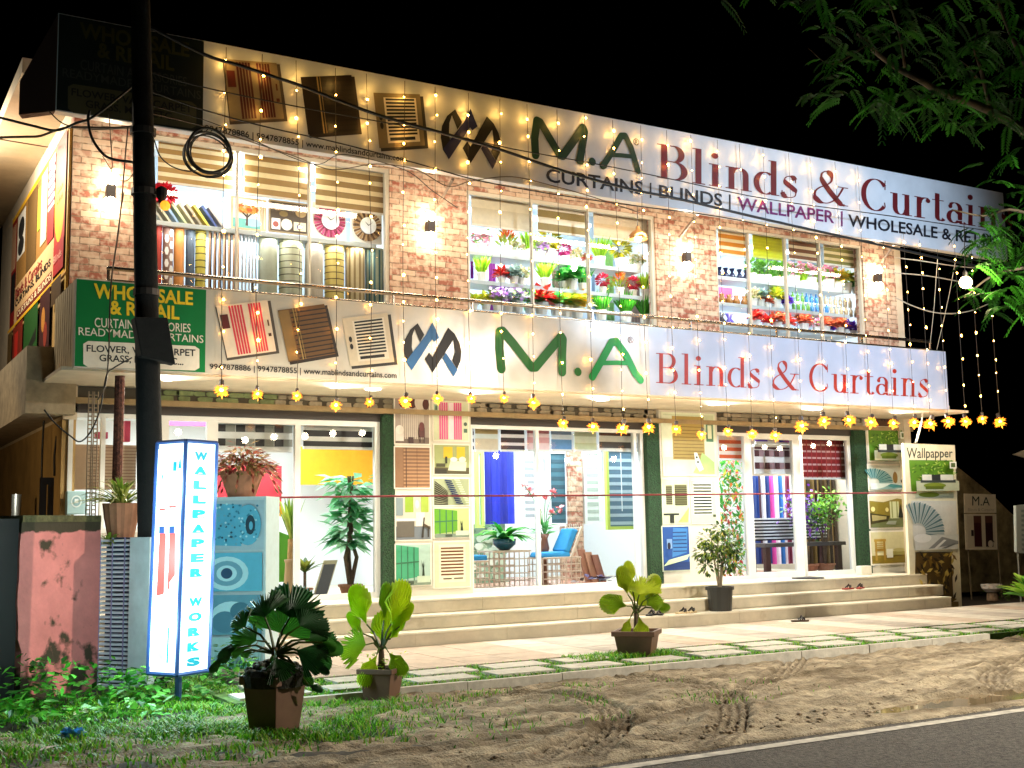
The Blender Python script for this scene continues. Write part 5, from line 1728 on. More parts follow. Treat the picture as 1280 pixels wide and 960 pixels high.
Yt = 14.55
x0, x1, z0, z1 = rpx(617, 688, 662, 727, Yt)
T = thing('wicker_table', ((x0 + x1) / 2, Yt, .48), 'square wicker table carrying the fern in the blue bowl', 'table')
mb = MB().box(x0 - .02, x1 + .02, Yt - .02, Yt + .44, z1 - .02, z1, WICK)
mb.build('tabletop', T)
for k, yy in enumerate((Yt, Yt + .42)):
    mb = MB()
    weave(mb, x0, x1, .485, z1 - .02, yy, 7, 5)
    mb.build('side_panel', T)
p = Vector(((x0 + x1) / 2, Yt + .2, z1 + .001))
T = plant_thing('fern_pot', p, 'bird nest fern with arching leaves in a dark blue bowl on the wicker table')
MB().lathe(p, [(.07, 0), (.16, .08), (.17, .16), (.15, .16)], mat('blue_glaze', '12485c', .2), 18).build('pot', T, smooth=True)
mb = MB()
arc_leaves(mb, p + Vector((0, 0, .14)), 40, .62, .10, [LF('2c8a2c'), LF('4aa83c'), LF('8acc6a'), LF('1c6a2c')], (.35, 1.8), .9)
mb.build('crown', T)
p = aty(681, 690, 14.9)
p.z = .95
tbl = MB().lathe((p.x, p.y, .48), [(.12, 0), (.03, .04), (.03, .43), (.15, .44), (.15, .465)], mat('stand_wood', (.22, .1, .05), .5), 14)
tag(tbl.build('plant_stand'), 'small round dark wood stand under the flower vase', 'stand')
T = thing('flower_vase', p, 'brown vase of tall pink flowers beside the wicker chair', 'vase')
MB().lathe(p, [(.05, 0), (.07, .06), (.045, .2), (.075, .27)], mat('brown_glaze', (.22, .08, .04), .3), 14).build('vase', T, smooth=True)
mb = MB()
mf = MB()
for dx, dz in ((-.22, .62), (-.12, .55), (.02, .5), (.17, .6), (.28, .38), (-.3, .7), (.12, .3)):
    e = p + Vector((dx, rnd.uniform(-.05, .05), .27 + dz))
    mb.tube([p + Vector((0, 0, .2)), p + Vector((dx * .3, 0, .3 + dz * .5)), e], .006, LF('3c8a3c'), 4)
    for i in range(14):
        d = Vector((rnd.gauss(0, 1), rnd.gauss(0, 1), rnd.gauss(0, 1) + .6)).normalized()
        mf.leaf(e, d, .085, .06, C(('e88a90', 'f0b0b0', 'd86a78')[i % 3]), .1)
for i in range(16):
    mb.leaf(p + Vector((0, 0, .25 + .03 * (i % 5))), (rnd.uniform(-1, 1), rnd.uniform(-.5, .5), rnd.uniform(.1, 1)), .28, .06, LF('4a9a4a'), .6)
mb.build('stems', T)
mf.build('blossoms', T)
Yc = 14.5
x0, x1, z0, z1 = rpx(677, 655, 731, 727, Yc)
T = thing('wicker_chair', ((x0 + x1) / 2, Yc, .48), 'white wicker armchair with a reclining back and sky blue cushions', 'chair')
zs = z0 + (z1 - z0) * .42
mb = MB()
weave(mb, x0 + .02, x1 - .08, .485, zs, Yc, 8, 4)
weave(mb, x0 + .02, x1 - .08, .485, zs, Yc + .42, 8, 4)
mb.box(x0 + .02, x1 - .06, Yc, Yc + .42, zs - .02, zs, WICK)
mb.build('seat_frame', T)
mb = MB()
for i in range(8):
    y = Yc + .42 * i / 7
    mb.tube([(x1 - .22, y, zs), (x1 - .02, y, z1 - .06), (x1 - .03, y, z1)], .009, WICK, 4)
for i in range(6):
    t_ = i / 5
    mb.tube([(x1 - .22 + .2 * t_, Yc, zs + (z1 - zs - .06) * t_), (x1 - .22 + .2 * t_, Yc + .42, zs + (z1 - zs - .06) * t_)], .009, WICK, 4)
for y in (Yc, Yc + .42):
    mb.tube([(x1 - .24, y, zs), (x1 - .04, y, z1 - .04)], .022, WICK, 6)
mb.build('backrest', T)
CUSH = mat('cushion_blue', '2a8ac0', .8, noise=.1)
MB().hexa([(x0 + .02, Yc + .02, zs + .004), (x1 - .22, Yc + .02, zs + .004), (x1 - .22, Yc + .4, zs + .004), (x0 + .02, Yc + .4, zs + .004), (x0 + .05, Yc + .04, zs + .075), (x1 - .24, Yc + .04, zs + .085), (x1 - .24, Yc + .38, zs + .085), (x0 + .05, Yc + .38, zs + .075)], CUSH).build('seat_cushion', T, bevel=.02)
dx = .16
MB().hexa([(x1 - .33, Yc + .03, zs + .09), (x1 - .24, Yc + .03, zs + .06), (x1 - .24, Yc + .39, zs + .06), (x1 - .33, Yc + .39, zs + .09), (x1 - .33 + dx, Yc + .05, z1 - .06), (x1 - .22 + dx, Yc + .05, z1 - .09), (x1 - .22 + dx, Yc + .37, z1 - .09), (x1 - .33 + dx, Yc + .37, z1 - .06)], CUSH).build('back_cushion', T, bevel=.025)
x0, x1, z0, z1 = rpx(591, 694, 611, 727, 14.5)
T = thing('wicker_stool', ((x0 + x1) / 2, 14.5, .48), 'low wicker stool with a flat blue cushion at the left edge of the middle window', 'stool')
mb = MB()
weave(mb, x0, x1, .485, z1 - .08, 14.5, 4, 5)
mb.box(x0, x1, 14.5, 14.85, z1 - .1, z1 - .081, WICK)
mb.build('seat_frame', T)
MB().box(x0 + .01, x1 - .01, 14.51, 14.84, z1 - .079, z1, CUSH).build('cushion', T, bevel=.02)
# floor rugs, bundle of cloth, leaning boards
for k, (px, c) in enumerate(((733, '8a5a44'), (739, 'a87a60'), (745, '7a4a38'))):
    a = aty(px, 722, 15.0)
    mb = MB().slab([(a.x, 15.0 - .05 * k, .485), (a.x + .12, 15.0 - .05 * k, .485), (a.x + .05, 15.1 - .05 * k, .97 - .04 * k), (a.x - .07, 15.1 - .05 * k, .97 - .04 * k)], (0, .03, 0), C(c))
    tag(mb.build('sample_board'), '%s board leaning against the brick column, %s of three' % (('brown', 'light brown', 'dark brown')[k], NTH[k]), 'board', 'boards leaning by the brick column')
mb = MB()
p = aty(745, 722, 14.4)
for i in range(26):
    d = Vector((rnd.uniform(-.3, .3), rnd.uniform(-.12, .12), rnd.uniform(.01, .1)))
    mb.leaf(Vector((p.x, 14.4, .5)) + d, (rnd.uniform(-1, 1), rnd.uniform(-1, 1), .2), .2, .08, C(('2c2440', '4a3c6a', 'b8b0b4', '1c1c28')[i % 4]), .3)
tag(mb.build('cloth_heap'), 'heap of dark patterned cloth on the floor of the middle window', 'cloth')
FLOORM = mat('shop_floor', (.55, .30, .22), .25, noise=.15, scale=2)
for a, b in ((588, 807), (897, 1067)):
    mb = MB().box(X(a) + .06, X(b) - .06, YS + .1, 17.5, .482, .486, FLOORM)
    tag(mb.build('shop_floor'), kind='structure')
# flowering plants in the right window
for k, (px, cs, lb, h, sp) in enumerate(((1011, ('6a2a9a', '8a4ac0', '3c6a24'), 'purple bougainvillea in a clay pot in the right window', 1.25, .34), (1032, ('7ab83c', '9acc4a', '4a8a24'), 'light green shrub in a clay pot in the right window', 1.2, .30))):
    p = aty(px, 712, 14.5)
    p.z = .487
    T = plant_thing('potted_shrub', p, lb)
    clay_pot(T, p, .16, .15, CLAY)
    mb = MB()
    mc = MB()
    for i in range(7):
        a, s_ = rnd.uniform(0, 6.283), rnd.uniform(.3, 1) * sp
        e = p + Vector((s_ * math.cos(a), s_ * math.sin(a) * .5, h * rnd.uniform(.62, 1.0)))
        mb.tube([p + Vector((0, 0, .12)), p + Vector((s_ * .3 * math.cos(a), 0, h * .45)), e], [.014, .011, .006], BARK, 5)
        for j in range(60):
            d = Vector((rnd.gauss(0, .12), rnd.gauss(0, .1), rnd.gauss(0, .11)))
            mc.leaf(e + d, (rnd.gauss(0, 1), rnd.gauss(0, 1), rnd.gauss(0, 1)), .08, .05, LF(cs[j % 3]), .3)
    mb.build('stems', T)
    mc.build('crown', T)
# flower garland behind the orange blind, hooks for bay three
mb = MB()
for i in range(760):
    px, py = rnd.uniform(898, 930), rnd.uniform(574, 722)
    c = aty(px, py, 14.5 + rnd.uniform(-.08, .12))
    col = '3c9a3c' if rnd.random() < .62 else rnd.choice(('e0742c', 'f0c040', '8acc4a', 'd84a4a'))
    mb.leaf(c, (rnd.gauss(0, 1), rnd.gauss(0, .6), rnd.gauss(0, 1)), .10, .05, LF(col), .3)
tag(mb.build('flower_garland'), 'hanging curtain of green leaves with orange flowers in the right window', 'decoration')
# round black mat stand at the door and white door pole
p = aty(1010, 723, 13.55)

# ------------------------------------------------------------------ fairy light strings, lanterns, wall lamps
BULB = mat('fairy_glow', (1, .48, .09), .5, emit=60)
LANT = mat('lantern_glow', (1, .36, .025), .5, emit=1.1)
LCORE = mat('lantern_core', (1, .62, .14), .5, emit=9)
WIRE = mat('light_wire', (.05, .035, .02), .6)


def star(mb, c, r, m, a0=0.):                 # five pointed bulb glow with some depth: lens flare modelled as shape
    c = Vector(c)
    pts = []
    for i in range(10):
        rr = r if i % 2 == 0 else r * .40
        a = math.pi / 2 + math.pi * i / 5 + a0
        pts.append(c + Vector((rr * math.cos(a), 0, rr * math.sin(a))))
    mb.add([c + Vector((0, -r * .45, 0)), c + Vector((0, r * .45, 0))] + pts, [(0, 2 + (i + 1) % 10, 2 + i) for i in range(10)] + [(1, 2 + i, 2 + (i + 1) % 10) for i in range(10)], m)


LPX = [(277, 485), (322, 490), (371, 492), (420, 504), (462, 500), (507, 499), (547, 496), (589, 496), (630, 495), (667, 501), (704, 527), (741, 531), (778, 533), (811, 532), (845, 534), (877, 541), (910, 537), (940, 540), (969, 542), (1002, 530), (1030, 524), (1061, 523), (1089, 526), (1117, 527), (1143, 526), (1163, 528), (1185, 525), (1207, 525), (1228, 522), (1250, 525)]
YL = YF - .06
proto_l = proto_b = None
bulb_mesh = []
for q in range(3):
    mb = MB()
    star(mb, (0, 0, 0), (.034, .028, .024)[q], BULB, q * .5)
    bulb_mesh.append(mb)
for k, (px, py) in enumerate(LPX):
    p = aty(px, py, YL)
    zt = 6.66 if px < 1110 else 5.75 - .1 * (k % 3)
    nm = 'string of small amber fairy lights, %s of thirty from the left along the shop front' % NTH[k]
    T = thing('light_string', (p.x, YL, p.z), nm, 'fairy lights', 'strings of fairy lights hanging over the front')
    sway = rnd.uniform(-.03, .03)
    ln = lambda z: Vector((p.x + sway * math.sin((z - p.z) * 1.1), YL, z))
    MB().tube([ln(p.z + (zt - p.z) * i / 8) for i in range(9)], .004, WIRE, 4, False).build('wire', T)
    z = p.z + .22 + .12 * (k % 3)
    first = {}
    while z < zt - .04:
        kind = rnd.choice((0, 1, 1, 2, 2))
        c = ln(z) + Vector((rnd.uniform(-.02, .02), -.012, 0))
        if kind not in first:
            mb = MB()
            star(mb, c, (.025, .019, .013)[kind], BULB, rnd.uniform(-.3, .3))
            first[kind] = (mb.build('bulb', T), c)
        else:
            b, c0 = first[kind]
            copy_tree(b, c - c0, parent=T)
        z += rnd.uniform(.20, .42)
    if px < 1110:                               # the glow the bulbs throw on the upper sign
        for zz, pw in ((6.5, .75), (6.0, .3)):
            lamp('fairy_light', 'POINT', (p.x, YL - .06, zz), pw, (1, .55, .12), .03)
    # the big lantern at the lower end
    base = p + Vector((0, 0, -.02))
    lb = 'glowing amber honeycomb lantern, %s of thirty from the left under the lower sign' % NTH[k]
    if proto_l is None:
        L = thing('lantern', (0, 0, 0), lb, 'lantern', 'amber lanterns in a row under the lower sign')
        MB().lathe((0, 0, 0), [(.012, .05), (.026, .055), (.026, .10), (.012, .11)], mat('socket', (.03, .02, .015), .5), 8).build('socket', L)
        mb = MB()
        for i in range(70):                   # an open flower of small petals round the bulb
            d = Vector((rnd.gauss(0, 1), rnd.gauss(0, 1), rnd.gauss(-.2, .8))).normalized()
            mb.leaf(d * .028 + Vector((0, 0, -.005)), d, rnd.uniform(.04, .07), .03, LANT, .1)
        mb.build('shade', L)
        MB().ball((0, 0, 0), .024, LCORE, 8, 5).build('bulb', L)
        proto_l = L
        L.location = base
    else:
        L = copy_tree(proto_l, base, label=lb)
        L.rotation_euler = (rnd.uniform(-.25, .25), rnd.uniform(-.3, .3), rnd.uniform(0, 6.28))
    sc = (.95 if px > 700 else .86) * rnd.uniform(.78, 1.18) * (1.22 if px > 980 else 1)
    L.scale = (sc, sc, sc)
    lamp('lantern_light', 'POINT', base + Vector((0, -.22, -.16)), 6, (1, .86, .62), .05)
# wall lamps: a box that throws light up and down the brick
GLOW = mat('sconce_glow', (1, .86, .62), .5, emit=40)
for k, (px, py) in enumerate(((138, 240), (537, 284), (858, 322), (1097, 348))):
    c = aty(px, py, YB - .07)
    T = thing('wall_lamp', (c.x, YB - .002, c.z), ('square up and down wall lamp by the utility pole', 'up and down wall lamp on the brick between left and middle upper windows', 'up and down wall lamp on the brick between middle and right upper windows', 'up and down wall lamp on the right end of the brick wall')[k], 'lamp', 'wall lamps on the brick')
    MB().box(c.x - .05, c.x + .05, YB - .13, YB - .03, c.z - .09, c.z + .09, mat('lamp_body', (.02, .012, .01), .6)).box(c.x - .03, c.x + .03, YB - .03, YB - .001, c.z - .05, c.z + .05, mat('lamp_body', 'ffffff')).build('body', T, bevel=.004)
    for s in (1, -1):
        MB().ball((c.x, YB - .08, c.z + s * .13), .078, GLOW, 12, 8).build('lens', T)
        lamp('wall_lamp_light', 'POINT', (c.x, YB - .09, c.z + s * .16), .8, (1, .80, .52), .04)
        lamp('wall_lamp_beam', 'SPOT', (c.x, YB - .07, c.z + s * .13), 1.5, (1, .78, .5), .03, aim=(c.x, YB - .02, c.z + s * 2), spot=95, blend=.5)
# ------------------------------------------------------------------ picture board on the side wall
xs_ = XL - .03
sq = Quad((xs_, 18.5, 3.42), (xs_, YB + .06, 3.42), (xs_, YB + .06, 5.98), (xs_, 18.5, 5.98))
T = thing('side_billboard', (xs_, 16, 3.42), 'big picture board on the side wall with yellow oval and rows of curtains', 'billboard')
MB().box(xs_ + .001, xs_ + .028, YB + .06, 18.5, 3.42, 5.98, C('d8a040')).build('board', T)
mb = MB()
pic(mb, sq, [('r', 0, 0, 1, 1, 'b89860'), ('r', 0, .97, 1, 1, 'e8b020'), ('r', .985, 0, 1, 1, 'e8c060'), ('r', .01, .36, .12, .97, '8a1410'), ('r', .02, .44, .11, .66, '141010'), ('v', .02, .68, .11, .94, 4, .5, 'd8b890'), ('r', .14, .42, .84, .97, '8a6430'), ('r', .14, .7, .3, .95, 'd8d4cc'), ('e', .22, .86, .06, .06, '1c1c1c'), ('e', .22, .76, .06, .05, '1c1c1c'), ('r', .34, .56, .52, .96, '5c4420'), ('r', .54, .7, .6, .92, '8a9a2c'), ('r', .6, .6, .7, .96, 'e0c8a0'),
             ('r', .72, .72, .82, .97, 'dcd4d0'), ('h', .72, .74, .82, .95, 5, .4, '8a3a5a'), ('r', .72, .56, .82, .72, 'a01c14'), ('r', .84, .40, .985, .99, 'b8240c'), ('e', .91, .70, .075, .2, 'f0b414'), ('r', .14, .34, .84, .55, 'cfa878'), ('r', .0, .33, 1, .345, 'e8b020'), ('r', .84, .36, .985, .5, 'a80c14'), ('r', .2, .35, .82, .40, '7a2418'),
             ('r', .02, .02, .12, .32, '2a2018'), ('v', .02, .02, .12, .32, 4, .4, '8a6a30'), ('r', .14, .03, .34, .32, '7a2410'), ('r', .18, .04, .25, .28, 'c0281c'), ('r', .37, .03, .62, .32, '20501c'), ('p', [(.37, .08), (.6, .14), (.6, .2), (.37, .1)], '141c10'), ('r', .66, .02, .82, .33, '3a1210'), ('e', .72, .2, .03, .06, 'b87a30'), ('e', .76, .12, .03, .06, '8a3020'), ('r', .84, .22, .98, .33, '4a3414')], .003)
text(mb, sq.sub(.16, .475, .66, .535), 'Blinds & Curtains', C('8a1c24'), .01, .03)
text(mb, sq.sub(.16, .43, .80, .47), 'CURTAINS, BLINDS', INK, .02, .03)
text(mb, sq.sub(.22, .36, .82, .392), 'CURTAINS & BLINDS', C('f4dcb4'), .02, .034)
text(mb, sq.sub(.87, .74, .95, .77), 'Curtains', C('a8641c'), .01, .036)
text(mb, sq.sub(.87, .69, .95, .72), '& Blinds', C('a8641c'), .01, .036)
text(mb, sq.sub(.855, .415, .97, .45), 'Blinds', C('f0b0a0'), .0, .036)
mb.build('pictures', T)
# ------------------------------------------------------------------ utility pole with its box and clamps
pb = Vector((2.69, 11.35, GZ - .3))
pt = aty(174.5, -60, 11.35)
pm = aty(187.5, 600, 11.35)
dirp = (pt - pm)
T = thing('utility_pole', pb, 'dark concrete utility pole leaning slightly in front of the left end of the shop', 'pole')
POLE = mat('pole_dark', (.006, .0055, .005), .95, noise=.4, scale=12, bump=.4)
pbase = pm + dirp * ((GZ - .3 - pm.z) / dirp.z)
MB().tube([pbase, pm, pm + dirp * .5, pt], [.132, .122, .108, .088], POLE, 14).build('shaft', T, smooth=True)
pl = lambda z: pm + dirp * ((z - pm.z) / dirp.z)
mb = MB()
c = pl(3.15)
mb.hexa([(c.x - .10, c.y - .22, 2.98), (c.x + .22, c.y - .20, 2.92), (c.x + .22, c.y - .05, 2.92), (c.x - .10, c.y - .05, 2.98), (c.x - .17, c.y - .22, 3.34), (c.x + .14, c.y - .20, 3.36), (c.x + .14, c.y - .05, 3.36), (c.x - .17, c.y - .05, 3.34)], POLE)
mb.build('junction_box', T, bevel=.01)
mb = MB()
for z in (3.62, 4.6, 5.2):
    c = pl(z)
    mb.lathe(c, [(.125, -.03), (.125, .03)], mat('clamp', (.06, .05, .045), .5, metal=.6), 14)
mb.build('clamp', T)
c = pl(4.55)
mb = MB().lathe((c.x + .14, c.y - .1, c.z), [(.025, -.06), (.05, .0), (.05, .08), (.02, .1)], INK, 10)
mb.build('insulator', T)
tag(MB().ball((c.x + .16, c.y - .16, c.z - .10), .05, LANT, 8, 5).build('lamp_globe'), 'small amber globe light hanging from the pole beside the red pompom', 'lamp')
# ------------------------------------------------------------------ cables
CB = mat('cable_black', (.012, .011, .010), .5)
CBR = mat('cable_brown', (.10, .06, .035), .6)
CW = mat('cable_pale', (.42, .38, .30), .6)


def cable(pts, r, Y, label, m=CB, name='cable', seg=6):
    """pts: photo points; Y: distance plane, or one per point"""
    ys = Y if isinstance(Y, (list, tuple)) else [Y] * len(pts)
    mb = MB()
    mb.tube(spline([aty(x, y, yy) for (x, y), yy in zip(pts, ys)], seg), r, m, 6)
    return tag(mb.build(name, smooth=True), label, 'cable')


cable([(180, 30), (255, 68), (300, 82), (345, 97), (375, 107), (470, 143), (552, 166), (625, 187), (705, 214), (790, 237), (845, 248), (960, 275), (1072, 300), (1180, 324), (1330, 356)], .018, 11.9, 'thickest black cable crossing the upper sign from the pole to the right')
cable([(180, 88), (250, 108), (360, 131), (480, 153), (560, 168), (640, 186), (740, 204), (830, 222), (960, 249), (1120, 271), (1330, 303)], .007, 11.95, 'thin black wire crossing the upper sign through the red lettering')
cable([(182, 112), (250, 136), (330, 158), (420, 178), (520, 204), (600, 226), (700, 244), (800, 258), (900, 271), (1000, 290), (1120, 306), (1200, 322), (1330, 342)], .008, 12.0, 'black wire running along the lower edge of the upper sign')
cable([(182, 140), (248, 156), (310, 176), (370, 196), (415, 212), (470, 205), (520, 212), (560, 233), (590, 226), (640, 221), (690, 232), (740, 246), (800, 266)], .006, 12.05, 'brown wire looping from the pole past the brick and the middle window', CBR)
cable([(183, 130), (255, 150), (300, 168), (390, 205), (430, 193), (505, 212), (540, 238), (572, 260)], .005, 12.1, 'thin dark wire sagging under the phone numbers', CB)
cable([(-30, 140), (0, 147), (40, 157), (70, 163), (95, 154), (118, 145), (165, 108), (178, 96)], .013, 11.6, 'dark cable dipping below the left end of the upper sign')
cable([(-30, 176), (0, 172), (30, 171), (50, 170), (70, 163), (90, 159), (140, 160), (165, 158)], .012, 11.65, 'rough twisted cable entering from the left edge', CBR)
cable([(-30, 168), (0, 174), (60, 184)], .008, [12, 13.4, 14.5], 'thin wire running to the side eave', CBR)
cable([(60, 138), (75, 152), (90, 158), (120, 162), (165, 160)], .006, 11.7, 'thin wire below the dark sign end', CBR)
cable([(112, 138), (110, 150), (114, 170), (124, 187), (138, 198), (168, 203)], .014, 11.6, 'black cable loop hanging left of the pole')
cable([(136, 140), (138, 170), (140, 210), (131, 199), (128, 195)], .005, 11.65, 'thin hanging wire end beside the cable loop', CBR)
cable([(160, 158), (157, 190), (153, 240), (148, 290), (140, 345), (137, 400), (136, 440), (132, 480), (122, 500)], .007, 11.6, 'brown wire hanging down beside the pole over the green panel', CBR)
cable([(155, 240), (150, 270), (146, 300), (138, 360), (136, 430)], .005, 11.62, 'second thin wire hanging beside the pole', CBR)
cable([(168, 215), (160, 225), (150, 226)], .005, 11.62, 'short wire curl at the wall lamp', CBR)
cable([(186, 165), (193, 176), (200, 195), (215, 208), (235, 214), (248, 212)], .006, 11.2, 'thin wire drooping from the pole to the cable coil')
cable([(55, 512), (70, 530), (88, 545), (100, 552), (113, 540), (125, 512), (133, 470), (142, 460), (165, 447)], .008, 11.9, 'dark cable curling from the side wall up to the pole', CB)
cable([(56, 505), (53, 560), (52, 600)], .012, [14.6, 14.6, 14.6], 'black service cable on the ochre side wall')
cable([(71, 545), (68, 570), (68, 595)], .012, [14.3, 14.3, 14.3], 'second black service cable on the ochre side wall')
cable([(1115, 303), (1150, 308), (1200, 318), (1225, 323)], .012, 12.6, 'pale cable leaving the right end of the brick wall', CW)
cable([(1118, 322), (1150, 326), (1190, 332), (1230, 336)], .008, 12.6, 'second pale cable right of the brick wall', CW)
cable([(1118, 341), (1160, 345), (1205, 353)], .008, 12.6, 'third pale cable right of the brick wall', CW)
cable([(1119, 372), (1140, 382), (1165, 390), (1190, 392), (1215, 388), (1240, 378)], .009, 12.6, 'sagging pale cable under the hanging bulb', CW)
cable([(1172, 322), (1170, 350), (1167, 390), (1162, 436)], .005, 12.7, 'upright pale cord above the right end of the lower sign', CW)
cable([(1197, 310), (1190, 350), (1183, 385), (1171, 437)], .005, 12.72, 'slanted pale cord above the right end of the lower sign', CW)
cable([(1153, 514), (1152, 530), (1146, 553)], .008, 12.9, 'white cord hanging from the lower sign to the wallpaper board', CW)
cable([(1155, 514), (1149, 535), (1144, 554)], .008, 12.92, 'second white cord hanging to the wallpaper board', CW)
cable([(335, 622), (420, 621), (520, 620), (700, 619.5), (880, 618), (1000, 617), (1145, 616)], .012, 12.1, 'taut red barrier rope stretched across the whole shop front', mat('rope_red', (.32, .04, .05), .7), 'barrier_rope')
# coil of cable by the pole
mb = MB()
cc = aty(264, 190, 11.2)
k_ = ppm(cc)
for j in range(7):
    rx, rz = (29 + rnd.uniform(-4, 3)) / k_, (27 + rnd.uniform(-4, 3)) / k_
    ox, oz = rnd.uniform(-2.5, 2.5) / k_, rnd.uniform(-3, 3) / k_
    mb.tube([(cc.x + ox + rx * math.cos(a), 11.2 + .02 * j + .02 * math.sin(a * 2), cc.z + oz + rz * math.sin(a)) for a in (2 * math.pi * i / 26 + .3 for i in range(27))], .008 if j else .014, CB, 6)
tag(mb.build('cable_coil', smooth=True), 'loose round coil of black cable hanging right of the pole', 'cable coil')

# ------------------------------------------------------------------ left side: lightbox, pink wall, grille, flower pots
# lightbox on a post
T = thing('lightbox_sign', (2.70, 10.12, GZ), 'glowing upright lightbox reading WALLPAPER WORKS on a short post', 'sign')
S_ = .355
zl0, zl1 = .16, 2.15
bx = aty(221, 844, 10.0)
ang = math.radians(-45 - 15)
ex, ey = Vector((math.cos(ang + math.radians(90)), math.sin(ang + math.radians(90)), 0)), Vector((math.cos(ang + math.radians(180)), math.sin(ang + math.radians(180)), 0))
near = aty(221, 844, 9.95)
ntop = aty(232.5, 551, 9.95)
axis = ntop - near
rr_ = aty(256.5, 842, 10.1)
er, el = ex, ey                               # to the right-back and to the left-back
wr, wl = .36, .33
q_r = Quad(near, near + er * wr, near + er * wr + axis, near + axis)
q_l = Quad(near + el * wl, near, near + axis, near + el * wl + axis)
BOXW = mat('lightbox_white', (.80, .97, 1), .5, emit=1.1)
BOXF = mat('lightbox_frame', (.03, .07, .22), .4)
mb = MB()
mb.hexa([near + axis * .004, near + er * wr + axis * .004, near + er * wr + el * wl + axis * .004, near + el * wl + axis * .004, near + axis * .996, near + er * wr + axis * .996, near + er * wr + el * wl + axis * .996, near + el * wl + axis * .996], BOXW)
mb.build('light_panel', T)
mb = MB()
c4_ = [near, near + er * wr, near + er * wr + el * wl, near + el * wl]
for i in range(4):
    mb.tube([c4_[i], c4_[i] + axis], .019, BOXF, 6)
    for d in (Vector((0, 0, 0)), axis):
        mb.tube([c4_[i] + d, c4_[(i + 1) % 4] + d], .019, BOXF, 6)
mb.build('frame', T)
mb = MB()
TEAL = mat('lightbox_teal', (.0, .24, .31), .5, emit=.12)
# thick slab letters stacked down the right-hand face
v = .955
for ch in 'WALLPAPER WORKS':
    if ch == ' ':
        mb.build('lettering', T)
        mb = MB()
    else:
        text(mb, q_r.sub(.27, v - .038, .70, v), ch, TEAL, .07, .008)
        mb.poly([q_r(u, w, .0085) for u, w in ((.30, v - .038), (.67, v - .038), (.67, v - .033), (.30, v - .033))], TEAL) if ch in 'APRK' else None
    v -= .0635
mb.build('lettering', T)
mb = MB()
BXRED = mat('lightbox_red', (.75, .06, .05), .5, emit=.55)
BXGRN = mat('lightbox_green', (.35, .75, .42), .5, emit=.6)
pic(mb, q_l, [('r', .06, .03, .94, .97, mat('lightbox_sheet', (.85, .96, .98), .5, emit=.85)), ('p', [(.16, .93), (.26, .85), (.36, .93), (.26, .82)], TEAL), ('r', .62, .87, .74, .91, TEAL), ('p', [(.8, .88), (.86, .93), (.92, .88)], TEAL), ('r', .2, .70, .42, .71, BXRED), ('r', .55, .71, .8, .72, BXRED), ('p', [(.24, .33), (.5, .34), (.48, .60), (.26, .6)], BXRED), ('p', [(.62, .38), (.86, .42), (.82, .6), (.62, .6)], BXRED), ('p', [(.62, .36), (.7, .36), (.66, .42), (.62, .42)], BXRED), ('r', .26, .6, .44, .63, BOXF), ('r', .62, .6, .8, .63, BOXF), ('p', [(.2, .1), (.58, .06), (.52, .24), (.22, .26)], BXGRN), ('r', .72, .05, .78, .2, TEAL)], .008, .002)
mb.build('picture', T)
for fc, o_ in ((er * wr * .5, -el), (el * wl * .5, -er)):
    for h_ in (.2, .5, .8):
        lamp('lightbox_light', 'POINT', near + fc + o_ * .32 + axis * h_, 14, (.62, .95, 1), .12)
MB().tube([near + (er * wr + el * wl) * .5 - Vector((0, 0, .42)), near + (er * wr + el * wl) * .5 + axis * .01], .03, BOXF, 8).build('post', T)

# pedestal with carpet pictures, and the croton pot on top
a, b = Vector((3.30, 11.95, 0)), Vector((3.83, 11.55, 0))
kd = (b - a).normalized()
kn = Vector((-kd.y, kd.x, 0))
zt = aty(300, 621, 11.75).z
T = thing('picture_pedestal', (3.56, 11.75, GZ), 'tall pedestal with teal tinted carpet roll pictures, beside the lightbox', 'display')
bq = Quad(a + Vector((0, 0, GZ)), b + Vector((0, 0, GZ)), b + Vector((0, 0, zt)), a + Vector((0, 0, zt)))
mb = MB().hexa([a + Vector((0, 0, GZ)), b + Vector((0, 0, GZ)), b + kn * .42 + Vector((0, 0, GZ)), a + kn * .42 + Vector((0, 0, GZ)), a + Vector((0, 0, zt)), b + Vector((0, 0, zt)), b + kn * .42 + Vector((0, 0, zt)), a + kn * .42 + Vector((0, 0, zt))], C('c4dce0'))
mb.build('board', T)
CA, CBB, CCC = '2c88a8', '58b8d8', 'b4e8f4'
R_ = random.Random(2)
speck = []
for i in range(160):
    u, v_ = R_.uniform(.06, .9), R_.uniform(.72, .96)
    if u > .72 and v_ < .78:
        continue
    speck.append(('e', u, v_, .018, .006, R_.choice((CA, CCC, '1c5670', '6ab0c8'))))
grass_ = [('p', [(.04 + .92 * i / 60, .02), (.055 + .92 * i / 60, .02), (.05 + .92 * i / 60 + R_.uniform(-.05, .05), .10 + R_.uniform(0, .07))], R_.choice(('2a8a8a', '1c6a70', '5ab0a8'))) for i in range(60)]
mb = MB()
